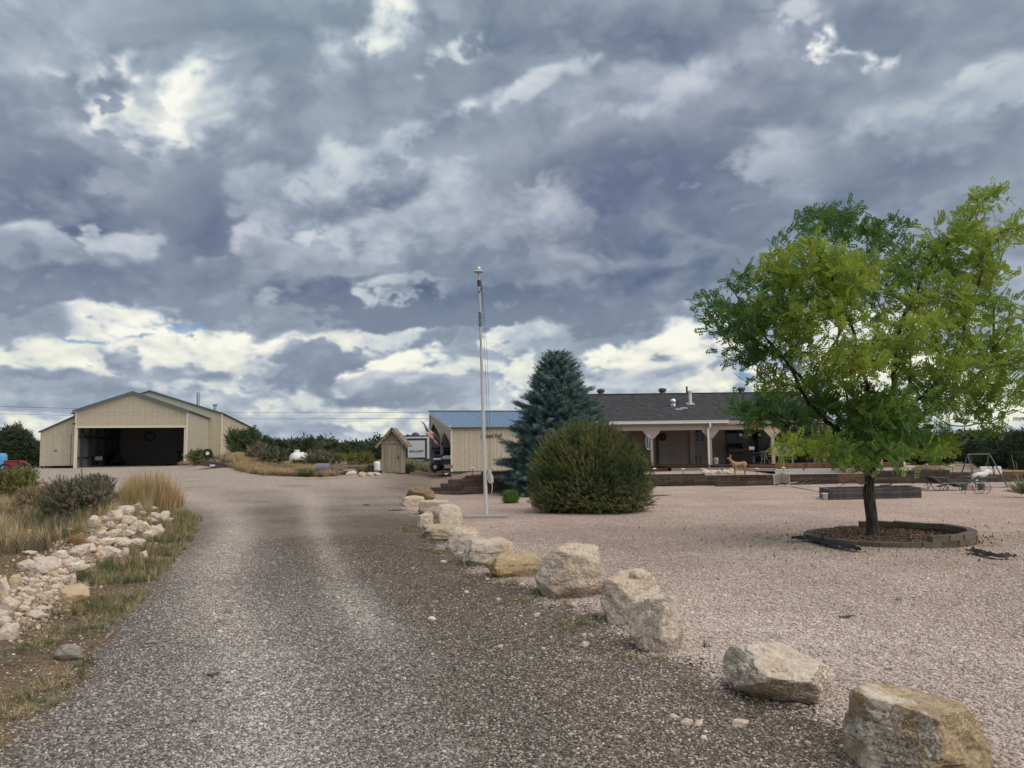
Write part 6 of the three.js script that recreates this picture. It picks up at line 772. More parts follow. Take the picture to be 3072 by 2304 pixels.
const strawC = [lin(0.46, 0.36, 0.21), lin(0.54, 0.43, 0.27), lin(0.38, 0.3, 0.18), lin(0.5, 0.38, 0.21)], greenC = [lin(0.125, 0.16, 0.065), lin(0.165, 0.19, 0.085), lin(0.1, 0.135, 0.06), lin(0.22, 0.215, 0.095)], greyC = [lin(0.2, 0.17, 0.12), lin(0.16, 0.15, 0.1)];
function sow(name, label, category, count, where, seed) { const r = rng(seed), L = [[], [], []]; for (let i = 0; i < count; i++) { const g = where(r); if (!g || rockSpots.some(([x, q, k]) => Math.abs(x - g.x) < k + 0.08 && g.d < q + k && g.d > q - k - 0.5)) continue; const d = g.d, y = height(g.x, d); L[Math.floor(r() * 3)].push({ p: V(g.x, y - 0.01, -d), e: [(r() - 0.5) * 0.25, r() * 6.28, (r() - 0.5) * 0.25], s: V(g.w ?? g.s, g.s, g.w ?? g.s), c: g.c.clone().multiplyScalar(0.75 + r() * 0.5) }); } const G = new THREE.Group(); G.name = name; scene.add(G); tag(G, label, category); G.userData.kind = 'stuff'; L.forEach((l, n) => l.length && copies('tuft', tufts[n], grassM, l, G)); return G; }
const pick = (r, a) => a[Math.floor(r() * a.length)];
sow('dry_grass', 'dry straw-coloured grass over the ground left of the drive', 'grass', 19000, (r) => { const d = 7 + 26 * Math.pow(r(), 0.8), e = 0.9 + 13 * Math.pow(r(), 1.3), x = driveLeft(d) - e; if (x / d < -0.85 || d > 33) return null; const n = fbm2(x * 0.45, d * 0.45, 2); if (n < -0.28 + (e < 1.7 && d < 20 ? 0.5 : e < 3 && d < 20 ? 0.16 : 0) || (d < 10 && r() > 0.45)) return null; const m = noise2(x * 0.8 + 30, d * 0.8); return { x, d, s: 0.2 + r() * 0.22 + Math.max(0, n) * 0.25, w: 0.34, c: m > 0.25 ? pick(r, greenC) : m > 0.0 ? pick(r, greyC) : pick(r, strawC) }; }, 701);
sow('verge_weeds', 'green weeds growing along the left edge of the drive', 'weeds', 6200, (r) => { const d = 4.2 + 17 * r(), b = 0.5 * ss(7, 10, d) + 0.45, e = (r() * 1.3 - 0.15) * b * 1.2, x = driveLeft(d) - e, n = noise2(x * 0.9, d * 0.9); if (n < 0.0 - 0.18 * ss(8, 11, d) || (d < 8 && r() > 0.35)) return null; return { x, d, s: (0.07 + r() * 0.11) * (0.65 + 0.5 * ss(7, 11, d)), w: 0.2, c: r() < 0.62 ? pick(r, greenC) : pick(r, strawC) }; }, 702);
sow('shoulder_weeds', 'short weeds scattered along the foot of the boulder row', 'weeds', 2600, (r) => { const d = 4.5 + 12 * r(), f = r(), x = lerp(driveRight(d) + 0.1, stoneLine(d), Math.pow(f, 0.7)), n = noise2(x * 1.1 + 4, d * 1.1); if (n < 0.12 || (d < 7 && r() > 0.3)) return null; return { x, d, s: 0.035 + r() * 0.05, w: 0.13, c: r() < 0.7 ? pick(r, greenC) : pick(r, strawC) }; }, 703);
sow('mound_grass', 'pale dry grass on the mound right of the workshop', 'grass', 9000, (r) => { const a = lerp(-0.43, -0.14, r()), d = apronEnd(a) + 0.3 + 22 * r() * r(), n = noise2(a * d * 0.4, d * 0.4); return { x: a * d, d, s: 0.2 + r() * 0.2, w: 0.8, c: n > 0.32 ? pick(r, greenC) : pick(r, strawC) }; }, 704);
sow('barn_verge_grass', 'rough green and yellow grass round the hut and under the trailer', 'grass', 1500, (r) => { const a = lerp(-0.16, -0.085, r()), d = lerp(53, 70, r()); return { x: a * d, d, s: 0.35 + r() * 0.4, w: 0.7, c: r() < 0.55 ? pick(r, greenC) : pick(r, strawC) }; }, 705);
{ // single tufts that stand out
  const one = (u, v, hpx, label, cols, n, spreadPx, seed, name = 'grass_clump', cat = 'grass') => { const p = spot(u, v), s = -p.z / FOCAL, t = thing(name, label, cat, p), r = rng(seed), L = []; for (let i = 0; i < n; i++) { const a = r() * 6.283, q = Math.sqrt(r()) * spreadPx * s; L.push({ p: V(Math.cos(a) * q, height(p.x + Math.cos(a) * q, -p.z - Math.sin(a) * q * 0.7) - p.y - 0.01, Math.sin(a) * q * 0.7), e: [(r() - 0.5) * 0.3, r() * 6.28, (r() - 0.5) * 0.3], s: V(hpx * s * 0.6, hpx * s * (1.08 - 0.5 * (q / (spreadPx * s)) ** 2) * (0.6 + r() * 0.5), hpx * s * 0.6), c: pick(r, cols).clone().multiplyScalar(0.8 + r() * 0.4) }); } copies('blades', tufts[seed % 3], grassM, L, t); return t; };
  const gold = [lin(0.56, 0.43, 0.23), lin(0.64, 0.5, 0.29), lin(0.48, 0.36, 0.19)];
  one(455, 1522, 118, 'tall golden dry grass clump behind the rubble rocks', gold, 260, 85, 11); one(405, 1500, 100, 'golden dry grass clump between the grey bush and the tall grass', gold, 110, 40, 12); one(235, 1640, 62, 'reddish dry grass tuft left of the pale rubble', [lin(0.4, 0.24, 0.13), lin(0.45, 0.3, 0.15)], 40, 28, 13);
  one(1858, 1868, 42, 'thin grass tuft at the foot of the upright boulder', greenC, 10, 14, 14); one(2118, 1945, 46, 'sparse green grass tuft between two boulders on the gravel', greenC, 9, 16, 15); one(22, 1900, 60, 'pale wispy grass tuft against the leftmost rocks', strawC, 16, 22, 16); one(45, 2160, 34, 'small grass tuft near the lower left corner', greenC, 12, 14, 17); one(250, 1745, 60, 'dense green weed patch beside the flat white slab', greenC, 46, 40, 18); one(330, 1720, 50, 'green weed patch between the rubble and the drive', greenC, 50, 46, 19);
  const yu = spot(3066, 1493), yt = thing('spiky_yucca', 'spiky green yucca with dry flower stalks at the right edge', 'yucca', yu), r = rng(5), L = []; for (let i = 0; i < 130; i++) { const a = r() * 6.283, el = 0.15 + r() * 1.2, d = V(Math.cos(a) * Math.cos(el), Math.sin(el), Math.sin(a) * Math.cos(el)); L.push({ p: V(0, 0.12, 0), q: new THREE.Quaternion().setFromUnitVectors(UP, d), s: V(1, 0.45 + r() * 0.25, 1), c: pick(r, [...greenC, ...strawC.slice(0, 1)]) }); } copies('blades', tris([-0.016, 0, 0, 0.016, 0, 0, 0.008, 0.6, 0.02, -0.016, 0, 0, 0.008, 0.6, 0.02, -0.008, 0.6, 0.02, -0.008, 0.6, 0.02, 0.008, 0.6, 0.02, 0, 1, -0.1]), grassM, L, yt); for (const [x, h] of [[-0.25, 1.35], [-0.12, 1.15], [0.05, 0.85]]) part('flower_stalk', limb([V(0, 0.1, 0), V(x * 0.5, h * 0.5, 0), V(x, h, 0)], [0.012, 0.009, 0.004], 5), mat(strawC[0], 0.9), yt);
}
{ // brush
  const brush = (u, v, wpx, hpx, label, cols, n, size, seed, name = 'brush', geo = sprig) => { const p = spot(u, v), s = -p.z / FOCAL, t = thing(name, label, 'bush', p), w = wpx * s / 2, h = hpx * s; part('stems', merge([0, 1, 2, 3, 4].map((k) => limb([V(0, -0.04, 0), V(Math.cos(k * 1.3) * w * 0.3, h * 0.4, Math.sin(k * 1.3) * w * 0.3), V(Math.cos(k * 1.3) * w * 0.6, h * 0.75, Math.sin(k * 1.3) * w * 0.6)], [0.02, 0.014, 0.005], 5))), twigM, t); const r = rng(seed), lobes = [[0, h * 0.45, 0, w * 0.8, h * 0.5, w * 0.6]]; for (let i = 0; i < 6; i++) lobes.push([(r() - 0.5) * 1.5 * w, h * (0.3 + r() * 0.4), (r() - 0.5) * w * 0.8, w * 0.36, h * (0.22 + r() * 0.12), w * 0.32, 1.4]); domeShrub(t, lobes, n, size, (q, d, pp) => pick(q, cols).clone().multiplyScalar(0.7 + q() * 0.6), seed, geo, plainM, 1.0, 0.25); return t; };
  const sage = [lin(0.2, 0.21, 0.13), lin(0.27, 0.255, 0.17), lin(0.14, 0.17, 0.09), lin(0.3, 0.27, 0.19), lin(0.2, 0.15, 0.115)], rab = [lin(0.2, 0.22, 0.07), lin(0.27, 0.26, 0.08), lin(0.15, 0.18, 0.06), lin(0.3, 0.26, 0.09)], grn = [lin(0.06, 0.1, 0.04), lin(0.09, 0.14, 0.05), lin(0.12, 0.16, 0.07)];
  brush(225, 1562, 230, 118, 'twiggy grey-green sagebrush behind the rubble rocks', sage, 3600, 0.15, 31); brush(285, 1500, 130, 72, 'leafy green bush top behind the sagebrush', grn, 1100, 0.13, 32); brush(35, 1500, 170, 92, 'yellow-green rabbitbrush at the left edge', rab, 2000, 0.17, 33); brush(110, 1535, 120, 70, 'brownish dry brush between the rabbitbrush and the sagebrush', [strawC[2], strawC[0], sage[3], lin(0.35, 0.2, 0.1)], 900, 0.15, 34); brush(45, 1570, 50, 30, 'small dark dead bush low at the left edge', [lin(0.09, 0.07, 0.05), lin(0.14, 0.1, 0.07)], 300, 0.1, 35);
  brush(722, 1366, 95, 72, 'tall dark green bush against the workshop side wall', grn, 1500, 0.4, 36); brush(775, 1382, 60, 45, 'pale seeding bush on the mound by the workshop', [lin(0.36, 0.3, 0.22), lin(0.2, 0.18, 0.1), grn[1]], 500, 0.35, 37); brush(815, 1396, 70, 44, 'grey-green bush left of the white tank', sage.concat(grn), 800, 0.35, 38); brush(955, 1402, 80, 40, 'grey-green bush right of the white tank', sage, 700, 0.35, 39); brush(1085, 1405, 95, 40, 'round yellow-green bush beside the hut', rab, 900, 0.3, 40); brush(600, 1394, 70, 36, 'weedy green bush at the foot of the workshop front corner', rab.concat(grn), 600, 0.3, 41); brush(1225, 1422, 30, 22, 'low green weed bush between the hut and the trailer', grn, 260, 0.2, 42); brush(1012, 1392, 60, 30, 'low yellow bush behind the stacked pallets', rab, 400, 0.3, 43); brush(893, 1400, 40, 10, 'dark low bush in front of the white tank', grn, 260, 0.25, 44);
}

// fallen leaves and small weeds on the yard gravel
{ const r = rng(909), L = [], foot = spot(2618, 1618); for (let i = 0; i < 900; i++) { const a = r() * 6.283, q = 0.4 + 5.5 * r() * r(), x = foot.x + Math.cos(a) * q * 1.2, z = foot.z + Math.sin(a) * q; if (-z < 5) continue; L.push({ p: V(x, height(x, -z) + 0.022, z), e: [(r() - 0.5) * 0.8 + 1.57, r() * 6.28, r() * 6], s: 0.03 + r() * 0.03, c: pick(r, [lin(0.4, 0.33, 0.08), lin(0.3, 0.18, 0.08), lin(0.2, 0.13, 0.07), lin(0.22, 0.28, 0.06)]) }); } const m = copies('leaf_litter', tris([-0.35, 0, 0, 0.35, 0, 0.1, 0, 1, 0, -0.35, 0, 0, 0, -0.7, 0.05, 0.35, 0, 0.1]), grassM, L, scene); tag(m, 'small fallen leaves scattered on the gravel round the leafy tree', 'leaves'); }
sow('yard_weeds', 'tiny weeds poking through the yard gravel', 'weeds', 260, (r) => { const d = 5 + 24 * r(), x = stoneLine(d) + 0.5 + (0.72 * d - stoneLine(d)) * r(); return { x, d, s: 0.03 + r() * 0.05, w: 0.1, c: r() < 0.6 ? pick(r, greenC) : pick(r, strawC) }; }, 706);
// ---------------------------------------------------------------- flagpole
{
  const p = spot(1459, 1551), s = -p.z / FOCAL, t = thing('flagpole', 'tall bare white flagpole with rope on a concrete slab', 'flagpole', p), H = (1551 - 800) * s, lx = -0.022;
  part('slab', rbox(125 * s, 0.07, 0.7, 0, 0.02, 0, 0.015), concrete, t);
  const pw = mat(lin(0.62, 0.63, 0.63), 0.45), tone = mat(lin(0.5, 0.52, 0.53), 0.5);
  part('lower_pole', limb([V(0, 0.05, 0), V(lx * H * 0.55, H * 0.55, 0)], [0.05, 0.042], 14), pw, t); part('upper_pole', limb([V(lx * H * 0.55, H * 0.55, 0), V(lx * H * 0.98, H * 0.98, 0)], [0.036, 0.027], 14), tone, t);
  part('cap_disc', new THREE.LatheGeometry([[0, 0.05], [0.05, 0.05], [0.135, 0], [0.13, -0.015], [0.04, -0.05], [0, -0.05]].map((q) => new THREE.Vector2(...q)), 24).translate(lx * H * 0.98, H * 0.985, 0), mat(lin(0.5, 0.5, 0.42), 0.5), t); part('finial_ball', new THREE.SphereGeometry(0.052, 16, 12).translate(lx * H * 0.98, H * 0.985 + 0.08, 0), mat(lin(0.8, 0.82, 0.84), 0.2, 0.4), t);
  const rope = mat(lin(0.06, 0.06, 0.065), 0.9); part('halyard', wire([[lx * H * 0.96 + 0.06, H * 0.96, 0.02], [lx * H * 0.7 + 0.09, H * 0.7, 0.02], [lx * H * 0.4 + 0.1, H * 0.4, 0.03], [0.08, 1.15, 0.05]], 0.0045, 40), rope, t); part('halyard', wire([[lx * H * 0.96 + 0.065, H * 0.95, 0], [lx * H * 0.7 + 0.14, H * 0.7, 0], [lx * H * 0.4 + 0.16, H * 0.4, 0.02], [0.12, 1.15, 0.05]], 0.0045, 40), rope, t);
  const wrap = (f0, f1, k) => part('tattered_wrap', [limb([V(lx * H * f0, H * f0, 0), V(lx * H * f1, H * f1, 0)], [0.04, 0.036], 10), ...[0, 1, 2, 3].map((i) => { const f = lerp(f0, f1, (i + 0.5) / 4); return new THREE.TorusGeometry(0.042, 0.01, 5, 16).rotateX(1.57 + (i % 2 ? 0.5 : -0.4)).translate(lx * H * f, H * f, 0); })], k, t); wrap(0.925, 0.95, steelDark); wrap(0.76, 0.82, mat(lin(0.18, 0.2, 0.22), 0.8)); part('snap_hook', wire([[lx * H * 0.9 - 0.04, H * 0.897, 0.04], [lx * H * 0.9 + 0.03, H * 0.905, 0.05], [lx * H * 0.9 + 0.06, H * 0.925, 0.03]], 0.012, 12), steelDark, t);
  const wr = mat(lin(0.72, 0.71, 0.68), 0.9); for (let k = 0; k < 4; k++) part('rope_coil', wire([[0.08 + k * 0.02, 1.2, 0.06], [0.04 + k * 0.03, 1.0, 0.08], [0.1 + k * 0.025, 0.85, 0.07], [0.12 + k * 0.02, 1.0, 0.06], [0.1, 1.15, 0.05]], 0.009, 24), wr, t); part('rope_end', wire([[0.12, 1.0, 0.06], [0.16, 0.75, 0.07], [0.14, 0.6, 0.06]], 0.009, 14), wr, t); part('cleat', box(0.03, 0.1, 0.03, 0.06, 1.16, 0.03), galv, t);
}
// ---------------------------------------------------------------- deer figure, one continuous body
{
  const p = spot(2215, 1424), t = thing('deer_statue', 'tan deer statue standing by the rock garden with its head raised to the left', 'statue', p);
  const J = { rump: [0.36, 0.62, 0, 0.145], loin: [0.12, 0.62, 0, 0.125], chest: [-0.2, 0.6, 0, 0.15], neckB: [-0.3, 0.68, 0, 0.11], neckT: [-0.45, 0.9, 0, 0.062], head: [-0.51, 0.97, 0, 0.058], nose: [-0.63, 0.98, 0, 0.03], tail: [0.5, 0.62, 0, 0.03] };
  for (const [n, s] of [['l', 0.07], ['r', -0.07]]) { J['fs' + n] = [-0.2, 0.5, s, 0.07]; J['fk' + n] = [-0.2, 0.26, s, 0.03]; J['ff' + n] = [-0.2, 0, s, 0.024]; J['hs' + n] = [0.36, 0.52, s, 0.09]; J['hk' + n] = [0.33, 0.36, s, 0.05]; J['hh' + n] = [0.42, 0.22, s, 0.028]; J['hf' + n] = [0.39, 0, s, 0.024]; }
  const B = [['rump', 'loin'], ['loin', 'chest'], ['chest', 'neckB'], ['neckB', 'neckT'], ['neckT', 'head'], ['head', 'nose'], ['rump', 'tail']]; for (const n of ['l', 'r']) B.push(['chest', 'fs' + n], ['fs' + n, 'fk' + n], ['fk' + n, 'ff' + n], ['rump', 'hs' + n], ['hs' + n, 'hk' + n], ['hk' + n, 'hh' + n], ['hh' + n, 'hf' + n]);
  const bones = B.map(([a, b]) => [J[a], J[b]]), N = 64, S = 0.72, cy = 0.56, mc = new MarchingCubes(N, new THREE.MeshBasicMaterial(), false, false, 60000);
  const dist = (x, y, z) => { let acc = 0; for (const [a, b] of bones) { const vx = b[0] - a[0], vy = b[1] - a[1], vz = b[2] - a[2], f = clamp(((x - a[0]) * vx + (y - a[1]) * vy + (z - a[2]) * vz) / (vx * vx + vy * vy + vz * vz), 0, 1), d = Math.hypot(x - a[0] - vx * f, y - a[1] - vy * f, z - a[2] - vz * f) - lerp(a[3], b[3], f); acc += Math.exp(-d * 45); } return -Math.log(acc) / 45; };
  for (let k = 0; k < N; k++) for (let j = 0; j < N; j++) for (let i = 0; i < N; i++) mc.field[k * N * N + j * N + i] = -dist((i - N / 2) / (N / 2) * S, (j - N / 2) / (N / 2) * S + cy, (k - N / 2) / (N / 2) * S);
  mc.isolation = 0; mc.update(); const g = new THREE.BufferGeometry(); g.setAttribute('position', new THREE.BufferAttribute(mc.positionArray.slice(0, mc.count * 3), 3)); g.scale(S, S, S).translate(0, cy, 0); const gg = mergeVertices(g, 1e-4); gg.computeVertexNormals();
  part('body', gg, mat(lin(0.42, 0.24, 0.12), 0.85, 0, { side: THREE.DoubleSide }), t);
  const am = mat(lin(0.5, 0.4, 0.28), 0.8); for (const s of [-1, 1]) { part('antler', [bar([-0.47, 1.0, s * 0.03], [-0.43, 1.12, s * 0.09], 0.012, 0.009), bar([-0.43, 1.12, s * 0.09], [-0.46, 1.22, s * 0.1], 0.009, 0.005), bar([-0.43, 1.1, s * 0.08], [-0.36, 1.17, s * 0.1], 0.009, 0.005)], am, t); part('ear', new THREE.ConeGeometry(0.025, 0.09, 6).rotateX(s * 1.0).translate(-0.46, 1.0, s * 0.07), mat(lin(0.4, 0.23, 0.12), 0.85), t); part('eye', new THREE.SphereGeometry(0.01, 8, 6).translate(-0.545, 1.0, s * 0.045), blackPaint, t); }
  part('muzzle_patch', new THREE.SphereGeometry(0.02, 10, 8).translate(-0.645, 0.98, 0), blackPaint, t); t.scale.setScalar(0.78);
}
// ---------------------------------------------------------------- yard furniture at the right
{
  const green = mat(lin(0.08, 0.14, 0.1), 0.6), cush = mat(lin(0.72, 0.7, 0.67), 0.9), metalGrey = mat(lin(0.13, 0.14, 0.15), 0.5, 0.5);
  const p = spot(2985, 1462), s = -p.z / FOCAL, t = thing('garden_swing', 'green metal garden swing frame with hanging seat at the right', 'swing', p), H = 98 * s, x0 = -60 * s, x1 = 6 * s;
  part('top_bar', bar([x0, H, -0.35], [x1, H, -0.35], 0.028), green, t); for (const x of [x0, x1]) { part('leg', bar([x, H, -0.35], [x + 0.28 * (x === x0 ? -0.3 : 1), 0, 0.25], 0.026), green, t); part('leg', bar([x, H, -0.35], [x - 0.12, 0, -1.0], 0.026), green, t); part('brace', bar([x + (x === x0 ? -0.05 : 0.18), 0.3, 0.05], [x - 0.1, 0.3, -0.75], 0.018), green, t); } for (const x of [x0 + 0.12, x1 - 0.1]) part('hanger', bar([x, H, -0.35], [x + 0.05, 0.42, -0.3], 0.01), metalGrey, t); part('foot_rail', wire([[x1 - 0.6, 0.03, 0.2], [x1 - 0.2, 0.0, 0.25], [x1 + 0.25, 0.02, 0.22]], 0.018), green, t);
  part('seat', [bar([x0 + 0.1, 0.4, 0], [x1, 0.4, 0], 0.016), bar([x0 + 0.1, 0.4, -0.45], [x1, 0.4, -0.45], 0.016), ...Array.from({ length: 5 }, (_, k) => box(x1 - x0 - 0.1, 0.012, 0.06, (x0 + x1) / 2 + 0.05, 0.41, -0.05 - k * 0.09))], green, t);
  const cu = (pts, r, label, name) => { const g = new THREE.TubeGeometry(new THREE.CatmullRomCurve3(pts.map((q) => V(...q))), 24, r, 14), o = solo(name, g, cush, label, 'cushion'); o.position.copy(p); const pa = g.attributes.position; for (let i = 0; i < pa.count; i++) { const n = noise3(pa.getX(i) * 6, pa.getY(i) * 6, pa.getZ(i) * 6) * 0.035; pa.setXYZ(i, pa.getX(i) + n, pa.getY(i) + n * 0.8, pa.getZ(i) + n); } g.computeVertexNormals(); return o; };
  cu([[-0.92, 0.28, 0.22], [-0.9, 0.47, 0.2], [-0.7, 0.5, 0.12], [-0.45, 0.52, 0.05], [-0.25, 0.62, -0.05], [-0.1, 0.62, -0.1]], 0.11, 'rolled white cushion slumped over the left of the swing seat', 'rolled_cushion');
  const bc = solo('back_cushion', merge([rbox(0.5, 0.34, 0.1, -0.1, 0, 0, 0.05, 4), rbox(0.3, 0.34, 0.1, 0.36, 0.0, 0.02, 0.05, 4)]), cush, 'pair of white square back cushions propped on the swing', 'cushion'); bc.position.set(p.x, p.y + 0.66, p.z - 0.35); bc.rotation.x = -0.15;
  // folded loungers
  const q = spot(2840, 1472), lounge = (dx, dz, turn, label) => { const l = thing('folding_lounger', label, 'lounger', q.clone().add(V(dx, 0, dz)), turn); for (const z of [-0.28, 0.28]) { part('side_rail', wire([[-0.75, 0.55, z], [-0.3, 0.28, z], [0.3, 0.26, z], [0.75, 0.12, z]], 0.014), metalGrey, l); part('front_leg', bar([-0.3, 0.28, z], [-0.5, 0, z], 0.014), metalGrey, l); part('rear_leg', bar([0.3, 0.26, z], [0.5, 0, z], 0.014), metalGrey, l); part('arm', wire([[-0.55, 0.5, z], [-0.1, 0.5, z], [0.2, 0.3, z]], 0.012), metalGrey, l); } part('sling', [beam([-0.72, 0.53, 0], [-0.3, 0.27, 0], 0.012, 0.5), beam([-0.3, 0.27, 0], [0.3, 0.25, 0], 0.012, 0.5), beam([0.3, 0.25, 0], [0.72, 0.12, 0], 0.012, 0.5)], mat(lin(0.06, 0.065, 0.075), 0.9), l); return l; };
  lounge(-0.1, 0, 0.25, 'dark folding lounger nearest the raised bed'); lounge(0.55, -0.15, 2.8, 'dark folding lounger tipped beside the first one');
  const sb = thing('metal_side_table', 'small round wire side table left of the loungers', 'table', q.clone().add(V(-0.75, 0, 0.15))); part('top', cyl(0.22, 0.22, 0.015, 0, 0.3, 0, 20), metalGrey, sb); for (let k = 0; k < 5; k++) part('leg', bar([Math.cos(k * 1.257) * 0.28, 0, Math.sin(k * 1.257) * 0.28], [Math.cos(k * 1.257) * 0.06, 0.29, Math.sin(k * 1.257) * 0.06], 0.009), metalGrey, sb);
  // planter cart
  const c = spot(2918, 1482), ct = thing('planter_cart', 'wire garden cart carrying two green planter pots', 'cart', c); const pot = (x) => { const g = part('pot', new THREE.CylinderGeometry(0.12, 0.085, 0.2, 4, 1).rotateY(0.785).translate(x, 0.24, 0), green, ct); part('rim', box(0.19, 0.025, 0.19, x, 0.345, 0), green, g); }; pot(-0.28); pot(0.3); part('large_wheel', new THREE.TorusGeometry(0.22, 0.011, 6, 28).translate(0.32, 0.22, 0.16), metalGrey, ct); part('large_wheel', new THREE.TorusGeometry(0.22, 0.011, 6, 28).translate(0.32, 0.22, -0.16), metalGrey, ct); part('axle', bar([0.32, 0.22, -0.16], [0.32, 0.22, 0.16], 0.01), metalGrey, ct); part('frame', [bar([-0.4, 0.14, 0.12], [0.5, 0.14, 0.12], 0.01), bar([-0.4, 0.14, -0.12], [0.5, 0.14, -0.12], 0.01)], metalGrey, ct); for (const z of [-0.1, 0.1]) part('leg', bar([-0.3, 0.14, z], [-0.32, 0, z], 0.01), metalGrey, ct); part('handle', wire([[-0.4, 0.14, 0], [0.0, 0.2, 0], [0.7, 0.16, 0]], 0.01), mat(lin(0.35, 0.12, 0.06), 0.7), ct);
  // toppled plastic chair
  const w = spot(2346, 1460), tc = thing('toppled_chair', 'dirty white plastic chair toppled against the low timber wall', 'chair', w, 0.5), pm = mat(lin(0.56, 0.53, 0.48), 0.7, 0, { map: weather }); const seat = new THREE.Group(); tc.add(seat); seat.name = 'chair_shell'; seat.rotation.set(0.1, 0, 1.75); seat.position.set(0.25, 0.36, 0);
  part('seat', rbox(0.46, 0.035, 0.46, 0, 0, 0, 0.015), pm, seat); for (let k = 0; k < 5; k++) part('back_slat', rbox(0.05, 0.44, 0.025, -0.18 + k * 0.09, 0.24, -0.22, 0.01), pm, seat); part('back_rail', rbox(0.46, 0.07, 0.03, 0, 0.47, -0.23, 0.012), pm, seat); for (const [x, z] of [[-0.2, -0.2], [0.2, -0.2], [-0.2, 0.2], [0.2, 0.2]]) part('leg', bar([x, -0.02, z], [x * 1.15, -0.42, z * 1.15], 0.022, 0.016), pm, seat); for (const x of [-0.24, 0.24]) part('armrest', wire([[x, 0.0, 0.2], [x, 0.22, 0.2], [x, 0.24, 0], [x, 0.26, -0.22]], 0.018), pm, seat);
  const h = [spot(2372, 1461), spot(2420, 1470), spot(2470, 1480), spot(2496, 1484)]; solo('garden_hose', wire(h.map((a) => a.add(V(0, 0.02, 0))), 0.014, 40), mat(lin(0.28, 0.22, 0.13), 0.7), 'thin tan hose lying on the gravel towards the raised bed', 'hose');
  const ex = spot(2488, 1500); const fb = thing('hose_box', 'small grey hose box at the left end of the raised bed', 'box', ex.add(V(-0.16, 0, 0.05))); part('case', rbox(0.16, 0.2, 0.14, 0, 0.1, 0, 0.02), mat(lin(0.3, 0.33, 0.36), 0.6), fb); part('lid', rbox(0.18, 0.025, 0.16, 0, 0.21, 0, 0.01), whitePaint, fb);
  solo('pale_plank', box(2.0, 0.04, 0.12, 0, 0.03, 0, 0.03), paleWood, 'pale plank lying on the gravel behind the raised bed', 'plank').position.copy(spot(2700, 1470));
  const br = rng(77), dead = spot(2400, 1455), db = thing('dead_branch', 'bare dead branch lying against the low timber wall', 'branch', dead); part('branch', merge([0, 1, 2, 3, 4].map((k) => limb([V(-0.3 + k * 0.12, 0.02, 0.05), V(-0.2 + k * 0.18, 0.12 + br() * 0.1, 0), V(-0.1 + k * 0.26, 0.1 + br() * 0.32, 0.05)], [0.018, 0.012, 0.004], 5))), twigM, db);
}
